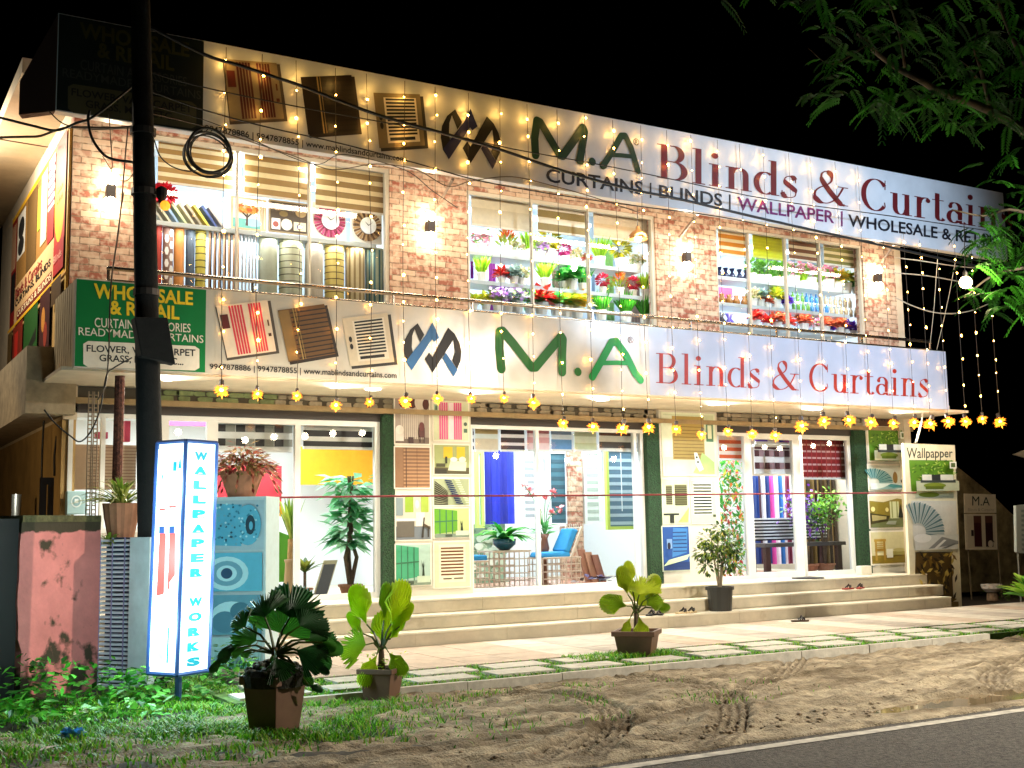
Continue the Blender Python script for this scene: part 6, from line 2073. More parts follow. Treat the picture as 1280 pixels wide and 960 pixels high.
pic(mb, bq, [('r', .03, .70, .97, .98, 'a8c8d4'), ('p', [(.06, .73), (.62, .72), (.62, .955), (.06, .965)], CBB)] + speck[:110] + [('e', .74, .84, .2, .115, CBB)] + [('e', .74 + R_.uniform(-.15, .15), .84 + R_.uniform(-.09, .09), .016, .006, R_.choice((CA, CCC))) for _ in range(40)] + [('e', .78, .84, .075, .055, '123c50'), ('e', .79, .835, .03, .024, CBB),
              ('r', .03, .47, .97, .685, CBB), ('e', .42, .57, .34, .095, CCC), ('e', .42, .57, .25, .07, '6aa8c0'), ('e', .42, .57, .16, .045, CCC), ('e', .42, .57, .09, .03, '1c4c70'), ('r', .03, .23, .97, .45, '5c9cb4'), ('e', .5, .33, .32, .085, CCC), ('e', .4, .3, .2, .06, '4a86a0'), ('e', .64, .36, .16, .05, '3c7890'), ('r', .03, .01, .97, .215, 'a4d4d8')] + grass_, .003, .0003)
mb.build('pictures', T)
p = Vector(((a + b) / 2)) + kn * .21
p.z = zt + .002
T = thing('potted_croton', p, 'large terracotta pot with a mound of reddish drooping leaves on the pedestal', 'plant')
kk = ppm(p)
R0 = 27 / kk
MB().lathe(p, [(R0 * .62, 0), (R0 * .96, .22), (R0 * 1.02, .225), (R0 * 1.02, .26), (R0 * .9, .26), (R0 * .86, .24)], CLAY, 22).build('pot', T)
mb = MB()
lm = [LF('9a4a3c'), LF('b86a50'), LF('6c5a30'), LF('7a2424'), LF('c8aa7a'), LF('8a7a44')]
for i in range(620):
    a_, s_ = rnd.uniform(0, 6.283), rnd.random() ** .5
    c = p + Vector((.33 * s_ * math.cos(a_), .30 * s_ * math.sin(a_), .24 + .28 * (1 - s_ * s_) * rnd.uniform(.3, 1) + rnd.uniform(-.03, .06)))
    mb.leaf(c, (math.cos(a_), math.sin(a_), rnd.uniform(-.6, .9)), rnd.uniform(.06, .13), .04, lm[i % 6], .6)
for i in range(14):
    a_ = rnd.uniform(0, 6.283)
    for j in range(4):
        mb.leaf(p + Vector((.32 * math.cos(a_) * (1 + .06 * j), .30 * math.sin(a_), .22 - .045 * j)), (math.cos(a_), math.sin(a_), -1), .07, .028, lm[(i + j) % 6], .4)
mb.build('foliage', T)

# pink compound wall end, dark gate post, louvred grille and pale panel
PINK = mat('pink_plaster', (.72, .22, .19), .9, noise=.16, scale=3, bump=.35, bscale=14)


def stained(m, col, lo, hi, scale, zfade=None):
    nt = m.node_tree
    b = nt.nodes['Principled BSDF']
    src = b.inputs['Base Color'].links[0].from_socket
    g = nt.nodes.new('ShaderNodeNewGeometry')
    n = nt.nodes.new('ShaderNodeTexNoise')
    n.inputs['Scale'].default_value = scale
    n.inputs['Detail'].default_value = 8
    nt.links.new(g.outputs['Position'], n.inputs['Vector'])
    r = nt.nodes.new('ShaderNodeValToRGB')
    r.color_ramp.elements[0].position, r.color_ramp.elements[1].position = lo, hi
    out = n.outputs[0]
    if zfade:                                 # moss and damp climb from the foot and sit on the coping
        s = nt.nodes.new('ShaderNodeSeparateXYZ')
        nt.links.new(g.outputs['Position'], s.inputs[0])
        cv = nt.nodes.new('ShaderNodeValToRGB')
        for e, (z, w) in zip([cv.color_ramp.elements[0], cv.color_ramp.elements[1]] + [cv.color_ramp.elements.new(.5) for _ in range(2)], zfade):
            e.position = z
            e.color = (w, w, w, 1)
        mp = nt.nodes.new('ShaderNodeMapRange')
        mp.inputs['From Min'].default_value, mp.inputs['From Max'].default_value = GZ, 1.5
        nt.links.new(s.outputs[2], mp.inputs[0])
        nt.links.new(mp.outputs[0], cv.inputs[0])
        ad = nt.nodes.new('ShaderNodeMath')
        nt.links.new(out, ad.inputs[0])
        nt.links.new(cv.outputs[0], ad.inputs[1])
        out = ad.outputs[0]
    nt.links.new(out, r.inputs[0])
    mx = nt.nodes.new('ShaderNodeMixRGB')
    mx.inputs[2].default_value = (*col, 1)
    nt.links.new(r.outputs[0], mx.inputs[0])
    nt.links.new(src, mx.inputs[1])
    nt.links.new(mx.outputs[0], b.inputs['Base Color'])


stained(PINK, (.06, .04, .02), .58, .66, 4.5, [(0, .20), (1, .2), (.30, .02), (.90, .0)])
stained(MATS['riser_tile'], (.15, .08, .025), .63, .80, 1.7)
stained(TILE, (.34, .24, .12), .62, .85, 1.3)
stained(VINYL, (.34, .26, .17), .60, .95, 1.1)
a, b = aty(16, 868, 11.15), aty(121, 862, 11.75)
zt = (aty(20, 652, 11.15).z + aty(121, 645, 11.75).z) / 2
kd = Vector((b.x - a.x, b.y - a.y, 0)).normalized()
kn = Vector((-kd.y, kd.x, 0))
mb = MB()
n = 24
front, top = [], []
for i in range(n + 1):                        # left edge is broken: the profile of the end wall is ragged
    t_ = i / n
    front.append(t_)
g2 = [Vector((a.x, a.y, 0)) + kd * (b - a).length * t_ for t_ in (0, 1)]
edge = [(.03 + .03 * noise.noise((z * 3.1, 2, 0)) + (.05 if z < .4 else .0), z) for z in [GZ - .1 + (zt - GZ + .1) * i / 16 for i in range(17)]]
L_ = (b - a).length
pf = [Vector((a.x, a.y, z)) + kd * max(0, e) for e, z in edge] + [Vector((a.x, a.y, zt + .02 * noise.noise((i, 3, 0)))) + kd * L_ * i / 8 for i in range(1, 9)] + [Vector((b.x, b.y, GZ - .1))]
mb.slab(pf, kn * .24, PINK)
WP = tag(mb.build('compound_wall'), 'weathered pink plastered end of a garden wall with mossy top', 'wall', kind='thing')
mb = MB()
mb.slab([Vector((a.x, a.y, zt - .03)) + kd * L_ * .04 - kn * .012, Vector((a.x, a.y, zt - .03)) + kd * L_ * .99 - kn * .012, Vector((a.x, a.y, zt + .03)) + kd * L_ * .99 - kn * .012, Vector((a.x, a.y, zt + .03)) + kd * L_ * .04 - kn * .012], kn * .27, mat('mossy_coping', (.11, .09, .035), .95, noise=.5, scale=14, bump=.6))
mb.build('coping', WP)
mb = MB()
g0 = Vector((a.x, a.y, 0)) - kd * .6
mb.hexa([g0 + kn * .02 + Vector((0, 0, GZ)), g0 + kd * .63 + kn * .02 + Vector((0, 0, GZ)), g0 + kd * .63 + kn * .3 + Vector((0, 0, GZ)), g0 + kn * .3 + Vector((0, 0, GZ)), g0 + kn * .02 + Vector((0, 0, zt)), g0 + kd * .63 + kn * .02 + Vector((0, 0, zt)), g0 + kd * .63 + kn * .3 + Vector((0, 0, zt)), g0 + kn * .3 + Vector((0, 0, zt))], mat('gate_black', (.008, .007, .006), .7))
tag(mb.build('gate_post'), 'black metal gate edge left of the pink wall', 'gate', kind='thing')
# grille
ga, gb = aty(121, 868, 11.8), aty(171, 868, 11.45)
zt2 = aty(145, 672, 11.6).z
T = thing('louvre_grille', ga, 'white louvred grille of narrow horizontal slats beside the pink wall', 'grille')
kd = Vector((gb.x - ga.x, gb.y - ga.y, 0))
L_ = kd.length
kd.normalize()
kn = Vector((-kd.y, kd.x, 0))
LOUV = mat('louvre_white', (.70, .76, .82), .4)
mb = MB()
z = GZ
P_ = lambda u, d, z: Vector((ga.x, ga.y, 0)) + kd * L_ * u + kn * d + Vector((0, 0, z))
while z < zt2 - .03:
    mb.hexa([P_(0, 0, z), P_(1, 0, z), P_(1, .05, z + .012), P_(0, .03, z + .008), P_(0, 0, z + .016), P_(1, 0, z + .016), P_(1, .03, z + .024), P_(0, .03, z + .024)], LOUV)
    z += .042
mb.build('slats', T)
mb = MB()
for u in (.02, .33, .64, .97):
    mb.hexa([P_(u - .012, -.012, GZ), P_(u + .012, -.012, GZ), P_(u + .012, -.004, GZ), P_(u - .012, -.004, GZ), P_(u - .012, -.012, zt2), P_(u + .012, -.012, zt2), P_(u + .012, -.004, zt2), P_(u - .012, -.004, zt2)], mat('stile_violet', (.30, .28, .46), .5))
mb.build('stile', T)
mb = MB().hexa([P_(0, .09, GZ), P_(1, .09, GZ), P_(1, .1, GZ), P_(0, .1, GZ), P_(0, .09, zt2), P_(1, .09, zt2), P_(1, .1, zt2), P_(0, .1, zt2)], mat('grille_back', (.03, .05, .10), .7))
mb.build('back_plate', T)
mb = MB().hexa([P_(1.03, -.16, GZ), P_(1.62, -.22, GZ), P_(1.62, -.12, GZ), P_(1.03, -.06, GZ), P_(1.03, -.16, zt2 + .0), P_(1.62, -.22, zt2 - .0), P_(1.62, -.12, zt2), P_(1.03, -.06, zt2)], mat('pale_metal', (.48, .60, .62), .5, noise=.15, scale=5))
tag(mb.build('metal_cabinet'), 'pale blue grey metal cabinet between the grille and the lightbox', 'cabinet', kind='thing')
# ribbed terracotta pot with spiky plant behind the grille
p = aty(151, 668, 11.9)
k_ = ppm(p)
T = thing('potted_grass', p, 'ribbed terracotta pot with spiky pale green leaves above the grille', 'plant')
mb = MB()
R0 = 22 / k_
n = 28
prof = [(R0 * .68, -.05), (R0 * .9, .16), (R0 * 1.0, .30), (R0 * .92, .30), (R0 * .86, .26)]
vs, fs = [], []
for j, (r, z) in enumerate(prof):
    for i in range(n):
        rr = r * (1 + (.035 if i % 2 else -.02))
        vs.append(p + Vector((rr * math.cos(6.283 * i / n), rr * math.sin(6.283 * i / n), z)))
fs = [(j * n + i, j * n + (i + 1) % n, (j + 1) * n + (i + 1) % n, (j + 1) * n + i) for j in range(len(prof) - 1) for i in range(n)] + [list(range((len(prof) - 1) * n, len(prof) * n))]
mb.add(vs, fs, CLAY)
mb.build('pot', T)
mb = MB()
arc_leaves(mb, p + Vector((0, 0, .26)), 130, .55, .026, [LF('8a9a3c'), LF('b8bc6a'), LF('5a6a24'), LF('6a8a2c')], (.1, 1.6), .8)
mb.build('foliage', T)
mb = MB()
arc_leaves(mb, p + Vector((-.12, -.05, -.12)), 26, .36, .035, [LF('6a8a2c'), LF('8aa040'), LF('a0a85c')], (.2, 1.4), .9)
tag(mb.build('trailing_plant'), 'leafy weed hanging down left of the ribbed pot', 'plant')
# little metal box and meter on the wall left of the pole
x0, x1, z0, z1 = rpx(82, 614, 108, 643, 13.86)
T = thing('meter_box', ((x0 + x1) / 2, 13.8, z0), 'pale blue electric meter box on the wall above the pink wall', 'meter box')
MB().box(x0, x1, 13.78, 13.9, z0, z1, C('a8ccd0')).build('case', T, bevel=.01)
mb = MB()
pic(mb, xzq(x0, x1, z0, z1, 13.78), [('e', .45, .55, .26, .26, 'e0f0f0'), ('e', .45, .55, .2, .2, '8ab0b8'), ('r', .36, .48, .54, .66, 'e8f4f4')], .003)
mb.build('dial', T)
x0, x1, z0, z1 = rpx(86, 556, 170, 612, 14.3)
MBX = MB().box(x0, x1, 14.3, 14.34, z0, z1, C('b89878'))
pic(MBX, xzq(x0, x1, z0, z1, 14.3), [('h', .3, 0, 1, 1, 14, .2, '7a5034')], .003)
tag(MBX.build('slatted_blind'), 'tan slatted blind lowered behind the left window', 'blind')
for k, (px0, px1, py0, py1, c, lb) in enumerate(((120, 135, 540, 548, 'b03a5a', 'small crimson box on the ledge behind the left window'), (156, 163, 526, 552, 'c02c4c', 'narrow red box behind the rusty post'))):
    x0, x1, z0, z1 = rpx(px0, py0, px1, py1, 14.2)
    tag(MB().box(x0, x1, 14.2, 14.3, z0, z1, C(c)).build('carton'), lb, 'box')
# rusty post with its cap cables, next to the pole
a = aty(150, 470, 12.35)
mb = MB().tube([(a.x - .02, 12.35, GZ), (a.x, 12.35, a.z)], .05, mat('rust', (.13, .045, .03), .9, noise=.8, scale=30, bump=.8), 10)
T = tag(mb.build('rusty_pipe'), 'flaking rusty brown pipe standing left of the utility pole', 'pipe')
mb = MB()
for px in (113, 120):
    b_ = aty(px, 500, 12.2)
    for i in range(44):
        z = .9 + i * .042
        mb.box(b_.x - .015, b_.x + .02, 12.2, 12.204, z, z + .012, mat('mesh_rust', (.30, .2, .12), .7))
    mb.tube([(b_.x - .017, 12.2, .8), (b_.x - .017, 12.2, 2.75)], .006, mat('mesh_rust', 'ffffff'), 4)
    mb.tube([(b_.x + .02, 12.2, .8), (b_.x + .02, 12.2, 2.75)], .006, mat('mesh_rust', 'ffffff'), 4)
tag(mb.build('wire_trellis'), 'thin rusty wire trellis standing before the left window', 'trellis')
# post and lone pipe on the side lane
a = aty(21, 618, 15.5)
tag(MB().tube([(a.x, 15.5, GZ), (a.x, 15.5, a.z)], .055, mat('zinc', (.35, .42, .45), .35, metal=.6), 10).build('pipe_stub', smooth=True), 'short grey metal pipe standing in the side lane', 'pipe')
T = thing('iron_frame', aty(60, 700, 14.4), 'black iron frame leaning by the ochre side wall', 'frame')
mb = MB()
x0, x1, z0, z1 = rpx(49, 597, 70, 690, 14.4)
for b4 in ((x0, x0 + .07, z0, z1), (x1 - .09, x1, z0, z1), (x0, x1, z1 - .08, z1 + .0)):
    mb.box(b4[0], b4[1], 14.38 + (.002 if b4[3] == z1 and b4[2] > z0 else 0), 14.44, b4[2], b4[3], INK)
mb.build('bars', T)

# ------------------------------------------------------------------ potted palms and shrubs in front of the shop
PLAST = mat('planter_brown', (.15, .075, .045), .6, noise=.15, scale=8)
SOILM = mat('pot_soil', (.04, .028, .018), .95, noise=.5, scale=30)


def planter(t, p, w, h, rot, m=PLAST):
    mb = MB()
    def sq_(s, z):
        return [p + Matrix.Rotation(rot, 3, 'Z') @ Vector((sx * s, sy * s, z)) for sx, sy in ((-1, -1), (1, -1), (1, 1), (-1, 1))]
    lv = [(w * .36, 0), (w * .46, h * .84), (w * .52, h * .84), (w * .52, h), (w * .45, h), (w * .44, h * .9)]
    vs = []
    for s, z in lv:
        vs += sq_(s, z)
    fs = [(3, 2, 1, 0)] + [(4 * j + i, 4 * j + (i + 1) % 4, 4 * (j + 1) + (i + 1) % 4, 4 * (j + 1) + i) for j in range(len(lv) - 1) for i in range(4)]
    mb.add(vs, fs, m)
    mb.build('pot', t, bevel=.006)
    mb = MB()
    mb.poly(sq_(w * .44, h * .9 + .002), SOILM)
    for i in range(24):
        c = p + Matrix.Rotation(rot, 3, 'Z') @ Vector((rnd.uniform(-.4, .4) * w, rnd.uniform(-.4, .4) * w, h * .9))
        mb.ball(c, rnd.uniform(.012, .03), SOILM, 6, 4)
    mb.build('soil', t)


def fan_leaf(mb, base, tip, facing, R0, spread, m, nseg=12, cup=.12, stem=True, stem_m=None):
    """a pleated fan leaf: base -> tip is the stalk; facing is the direction the blade looks to; wide fans are split into lobes, narrow ones are paddles"""
    base, tip, f = Vector(base), Vector(tip), Vector(facing).normalized()
    ax = (tip - base).normalized()
    ax = (ax - f * ax.dot(f)).normalized()
    sd = f.cross(ax)
    paddle = spread < 100
    n = nseg * 2 if paddle else 44
    rows, cut, split = [], 1, False
    for i in range(n + 1):
        t = i / n * 2 - 1
        a = math.radians(spread / 2 * t)
        if paddle:
            r = R0 * (1 - .30 * abs(t) ** 2.2)
        else:
            split = i % 2 == 0 and rnd.random() < .36
            if split:
                cut = rnd.uniform(.86, 1.04)
            r = R0 * cut * (1 - .14 * t * t)
        r *= 1 - ((.085 if paddle else -.07) if i % 2 else 0)
        fold = (.05 if paddle else .022) * R0 * (1 if i % 2 else -1)
        col = []
        for k in (.33, .66, 1):
            w = (1.0 if not paddle else (1.25, 1.1, .8)[int(k * 3) - 1])
            aa = a * w
            gap = 0
            if split and k == 1:
                gap = -.42
            col.append(tip + (ax * math.cos(aa) + sd * math.sin(aa)) * r * (k + gap) + f * (fold * k - cup * R0 * k * k * (1 + .6 * t * t)))
        rows.append(col)
    vs = [tip] + [v for c in rows for v in c]
    fs = []
    for i in range(n):
        p, q = 1 + 3 * i, 4 + 3 * i
        fs += [(0, p, q), (p, p + 1, q + 1, q), (p + 1, p + 2, q + 2, q + 1)]
    mb.add(vs, fs, m)
    if stem:
        mid = (base + tip) / 2 + Vector((0, 0, .04))
        mb.tube([base, mid, tip], [.012, .009, .006], stem_m or m, 5)


def fan_palm(name, px, py, w, h, leaves, mats_, label, rot, trunk=.16):
    """leaves: (dx, dz of the blade's stalk end, facing angle, radius, spread, roll) in photo pixels relative to the pot foot"""
    p = at(px, py, 2, GZ)
    k = ppm(p)
    t = thing('fan_palm', p, label, 'plant', 'fan palms in brown pots before the shop')
    planter(t, p, w / k, h / k, rot)
    right = Vector((math.cos(math.radians(-YAW * 57.3)), math.sin(math.radians(-YAW * 57.3)), 0))
    back = Vector((-right.y, right.x, 0))
    top = p + Vector((0, 0, h / k * .92))
    mb = MB().tube([top - Vector((0, 0, .03)), top + Vector((0, 0, trunk))], [.035, .022], BARK, 8)
    mb.build('trunk', t)
    mb = MB()
    for i, (dx, dz, depth, fx, fz, r, sp) in enumerate(leaves):
        tip = p + right * (dx / k) + back * (depth / k) + Vector((0, 0, dz / k))
        f = (-back + right * fx + Vector((0, 0, fz)))
        fan_leaf(mb, top + Vector((0, 0, trunk * .8)), tip, f, r / k, sp, mats_[i % len(mats_)], stem_m=LF('4a5a1c'))
    mb.build('fronds', t)
    return t, p, k


DK = [leafmat('palm_dark', '285c20', .15), leafmat('palm_dark_b', '1a4a1c', .15), leafmat('palm_mid', '3c7c24', .2)]
LT = [leafmat('palm_lime', '9cc01c', .35), leafmat('palm_lime_b', 'b8d028', .35), leafmat('palm_lime_c', '7ca41c', .35)]
OL = [leafmat('palm_olive', '9cae22', .3), leafmat('palm_olive_b', '7c9a1c', .3), leafmat('palm_olive_c', 'b0be30', .3)]
t1, p1, k1 = fan_palm('fan_palm', 343, 914, 60, 70, [
    (-14, 140, 6, -.3, .8, 44, 110), (30, 128, 8, .5, 1.0, 44, 120), (60, 108, 0, 1.0, 1.0, 34, 80), (-62, 92, 0, -1.0, .9, 36, 44), (52, 84, -8, .9, .5, 26, 44),
    (8, 118, 12, .15, .75, 60, 170), (-38, 128, 4, -.5, .5, 30, 100), (-46, 104, -10, -.8, .7, 40, 60), (-22, 112, -6, -.3, .9, 42, 110), (42, 112, 4, .6, .9, 42, 120), (30, 100, -14, .4, .9, 40, 100),
    (-30, 96, 10, -.9, .2, 36, 44), (46, 92, 0, 1.0, .5, 36, 90), (14, 138, 26, .1, .4, 50, 150), (34, 74, -12, .6, .1, 26, 60), (6, 92, -24, 0, .9, 34, 110), (44, 58, -12, .3, -.4, 24, 44), (-6, 72, -16, -.3, .2, 26, 60)], DK, 'largest dark fan palm in a brown square pot topped with pebbles', .5, .22)
# pebbles in the dark pot
mb = MB()
topz = p1.z + 72 / k1 * .92
for i in range(120):
    a_, s_ = rnd.uniform(0, 6.283), rnd.random() ** .5 * .20
    mb.ball((p1.x + s_ * math.cos(a_), p1.y + s_ * math.sin(a_), topz + .12 - 1.6 * s_ * s_ + rnd.uniform(-.02, .0)), rnd.uniform(.018, .03), mat('pebble', (.10, .10, .07), .7, noise=.5, scale=9), 7, 5, .75)
mb.lathe((p1.x, p1.y, topz - .06), [(.215, 0), (.225, .08), (.2, .12)], mat('moss_rim', (.02, .02, .01), .9, noise=.6, scale=30, bump=1), 16)
mb.build('pebbles', t1)
mb = MB()
for i in range(60):
    a_ = rnd.uniform(0, 6.283)
    c = p1 + Vector((.22 * math.cos(a_) + rnd.uniform(-.05, .1), .2 * math.sin(a_), topz - p1.z + rnd.uniform(.02, .25)))
    mb.leaf(c, (rnd.gauss(0, 1), rnd.gauss(0, 1), rnd.gauss(0, .6)), .05, .03, DK[i % 3], .3)
mb.build('creeper', t1)
t2, p2, k2 = fan_palm('fan_palm', 477, 874, 46, 39, [
    (-19, 92, 4, -.45, .15, 60, 56), (12, 92, 8, .45, .15, 62, 58), (-18, 68, -10, -.3, .55, 40, 120), (12, 74, 0, .7, .3, 52, 40), (-4, 56, -14, 0, .3, 44, 56), (10, 58, -8, .5, .7, 36, 70), (-24, 80, 8, -.6, .2, 44, 40), (22, 88, 10, .7, .2, 40, 40), (2, 96, 12, 0, .1, 50, 36), (0, 66, 14, .1, .2, 46, 90)], LT, 'lime green fan palm with few upright leaves, left of the steps middle', .75, .2)
mb = MB()
for i in range(60):
    c = p2 + Vector((rnd.uniform(-.17, .17), rnd.uniform(-.17, .17), 39 / k2 * .92 + rnd.uniform(0, .14)))
    mb.leaf(c, (rnd.gauss(0, 1), rnd.gauss(0, 1), rnd.uniform(0, 1)), .04, .025, LT[i % 3], .2)
mb.build('seedlings', t2)
t3, p3, k3 = fan_palm('fan_palm', 797, 826, 52, 38, [
    (-10, 82, 0, -.5, .4, 44, 50), (-12, 68, -10, -.4, .6, 42, 70), (4, 82, -4, .1, .9, 36, 130), (18, 78, 4, .7, .4, 42, 56), (12, 68, -6, .6, .7, 36, 70), (2, 56, -12, .1, .4, 38, 56), (6, 66, 14, 0, .4, 36, 110), (24, 64, 4, .8, .5, 34, 40), (-4, 92, 10, -.2, .3, 36, 44), (-8, 54, -8, -.6, .8, 26, 50)], OL, 'olive green fan palm in a brown square pot right of the middle', .75, .24)
# ficus in the black pot on the first step
p = at(900, 760, 2, .158)
p = Vector((p.x, min(p.y, 12.64), .158)) if False else Vector((aty(900, 745, 12.64).x, 12.64, .158))
k = ppm(p)
T = thing('potted_ficus', p, 'bushy small leaved ficus in a round black pot on the lowest step', 'plant')
MB().lathe(p, [(14 / k, 0), (16 / k, 26 / k), (18 / k, 26 / k), (18 / k, 30 / k), (15.5 / k, 30 / k), (15 / k, 26 / k)], mat('pot_black', (.018, .018, .016), .45), 20).build('pot', T)
mb = MB()
for dx in (-.03, .0, .035, .05):
    mb.tube([p + Vector((dx * .4, 0, .3)), p + Vector((dx * 1.6, .02, .6)), p + Vector((dx * 4, .0, 1.0))], [.016, .012, .006], mat('ficus_bark', (.22, .17, .1), .8, noise=.3, scale=20), 6)
mb.build('trunk', T)
mb = MB()
fm = [LF('4a6a14'), LF('2c4a10'), LF('8a9a34'), LF('1c3410')]
for i in range(1000):
    a_, b_ = rnd.uniform(0, 6.283), rnd.gauss(0, 1)
    cl = rnd.choice(((-.18, .62, .13), (.16, .66, .14), (0, .85, .17), (-.16, .95, .13), (.17, .92, .14), (.05, 1.07, .11), (-.24, .78, .1), (.25, .8, .1)))
    d = Vector((rnd.gauss(0, 1), rnd.gauss(0, 1), rnd.gauss(0, 1))).normalized() * rnd.random() ** .4
    c = p + Vector((cl[0] + d.x * cl[2], d.y * .18, cl[1] + d.z * cl[2]))
    mb.leaf(c, (d.x, d.y, d.z - .2), rnd.uniform(.05, .085), .036, fm[i % 4], .4)
mb.build('crown', T)
# lime plant in a pale pot at the right edge, small white bowl
p = at(1302, 800, 2, GZ)
k = ppm(p)
T = thing('potted_plant', p, 'bright lime broad leaved plant in a pale tall pot at the right edge', 'plant')
MB().lathe(p, [(.10, 0), (.14, .42), (.15, .46), (.12, .46)], C('c8ccd0'), 16).build('pot', T)
mb = MB()
arc_leaves(mb, p + Vector((0, 0, .42)), 26, .62, .17, [LF('8ac83c'), LF('b4e05a'), LF('5a9a2c')], (.5, 1.6), .55)
mb.build('foliage', T)
p = at(1241, 752, 2, GZ)
p.y = max(p.y, 13.2)
T = thing('planter_bowl', p, 'small white bowl planter on a rough clay foot at the right', 'planter')
MB().lathe(p, [(.06, 0), (.10, .02), (.09, .14), (.06, .16)], mat('rough_clay', (.22, .14, .08), .9, noise=.5, scale=14), 12).build('foot', T)
MB().lathe(p + Vector((0, 0, .161)), [(.10, 0), (.17, .06), (.18, .13), (.15, .13)], C('d8ccc0'), 16).build('bowl', T)
mb = MB()
for i in range(90):
    c = p + Vector((.35 + rnd.uniform(-.3, .4), rnd.uniform(-.2, .3), rnd.uniform(0, .22)))
    mb.leaf(c, (rnd.gauss(0, 1), rnd.gauss(0, 1), rnd.uniform(0, 1)), .09, .05, LF('5a7a2c'), .4)
tag(mb.build('low_shrub'), 'low tangled shrub beside the white bowl at the right', 'shrub')


# ------------------------------------------------------------------ sandals
def sandal(px, py, pz, c, rot, label, strap='1a1210', grp=None, L=.25):
    p = at(px, py, 2, pz)
    if pz > .1:                               # on a tread: keep it on the step
        y_ = 12.60 if pz < .2 else 12.90
        p = Vector((aty(px, py, y_).x, y_, .158 if pz < .2 else .321))
    t = thing('sandal', p, label, 'sandal', grp)
    Rm = Matrix.Rotation(rot, 3, 'Z')
    mb = MB()
    out = [(-.5, -.12), (-.3, -.17), (0, -.13), (.3, -.19), (.46, -.12), (.5, 0), (.44, .14), (.25, .19), (0, .13), (-.3, .15), (-.48, .1)]
    mb.slab([p + Rm @ Vector((x * L, y * L, .022)) for x, y in reversed(out)], (0, 0, -.02), C(c))
    mb.build('sole', t)
    mb = MB()
    for s in (1, -1):
        mb.tube([p + Rm @ Vector((.28 * L, 0, .024)), p + Rm @ Vector((.15 * L, s * .1 * L, .06)), p + Rm @ Vector((-.06 * L, s * .15 * L, .026))], .010, C(strap), 5)
    mb.tube([p + Rm @ Vector((.1 * L, .14 * L, .03)), p + Rm @ Vector((.08 * L, 0, .075)), p + Rm @ Vector((.1 * L, -.14 * L, .03))], .012, C(strap), 5)
    mb.build('strap', t)


sandal(814, 761, .16, '141414', .5, 'black sandal on the lowest step nearest the olive palm', grp='black sandals on the lowest step')
sandal(825, 762, .16, '16120f', .9, 'black sandal on the lowest step, right of its pair beside the palm', grp='black sandals on the lowest step')
sandal(853, 758, .16, 'c8b088', .2, 'tan sandal with black strap on the lowest step', '141010')
sandal(864, 757, .16, 'c8b088', .5, 'tan sandal with black strap touching the black flower pot side', '141010')
sandal(988, 772, .003, '2a2018', .3, 'brown thong sandal lying on the paving before the door')
sandal(1000, 777, .003, '4a3a2a', -.4, 'overturned dark sandal on the paving, right of its pair')
sandal(1060, 734, .32, '9a3a30', .2, 'red rubber sandal on the middle step, left one')
sandal(1075, 733, .32, '9a3a30', .5, 'red rubber sandal on the middle step, right one')
# round dark mat base with white pole at the door
c = Vector((aty(1010, 722, 13.35).x, 13.35, .48))
T = thing('barrier_post', c, 'slim white barrier post on a dark round foot before the right door', 'post')
MB().lathe(c, [(.24, 0.001), (.24, .015), (.05, .03)], INK, 24).build('foot', T)
a = aty(1000, 545, 13.35)
MB().tube([(c.x - .02, 13.35, .5), (a.x, 13.35, a.z)], .022, C('e8e8e0'), 8).build('pole', T)
# small cream box by the green pillar at the right
x0, x1, z0, z1 = rpx(1077, 710, 1090, 722, 13.5)
tag(MB().box(x0, x1, 13.5, 13.62, .481, .62, C('e4dcc8')).build('door_stop', bevel=.006), 'small cream block at the foot of the right green pillar', 'block')

# ------------------------------------------------------------------ right end: old wall, unlit house side
mb = MB()
OLD = mat('old_concrete', (.34, .27, .13), .95, noise=.7, scale=3, bump=.5)
pts = [(1196, 583), (1215, 598), (1240, 618), (1262, 640), (1300, 668)]
Yw = 15.6
ps = [aty(x, y, Yw) for x, y in pts]
mb.slab([Vector((ps[0].x - .6, Yw, GZ))] + [Vector((ps[-1].x + 3, Yw, GZ))] + [Vector((ps[-1].x + 3, Yw, ps[-1].z))] + ps[::-1] + [Vector((ps[0].x - .6, Yw, ps[0].z + .2))], (0, .2, 0), OLD)
tag(mb.build('boundary_wall'), 'dark mossy concrete wall with a sloping top behind the stands', 'wall', kind='thing')
mb = MB()
q_ = qpx([(1271, 690), (1330, 700), (1330, 625), (1270, 632)], 13.0)
mb.slab([q_(0, 0), q_(1, 0), q_(1, 1), q_(0, 1)], (0, .05, 0), C('b8c0bc'))
pic(mb, q_, [('h', .1, .05, .95, .95, 9, .5, '8a9894')], .003)
for px in (1272, 1328):
    a = aty(px, 690, 13.03)
    mb.tube([(a.x, 13.03, GZ), (a.x, 13.03, a.z)], .015, C('8a8a80'), 5)
tag(mb.build('notice_board'), 'pale slatted notice board cut by the right picture edge', 'board')
mb = MB()
q_ = aty(1276, 566, 14)
mb.slab([aty(1268, 568, 14), aty(1310, 580, 14), aty(1310, 552, 14)], (0, .05, 0), C('e8dcc8'))
tag(mb.build('pennant'), 'small pale triangular flag tip at the right edge', 'flag')

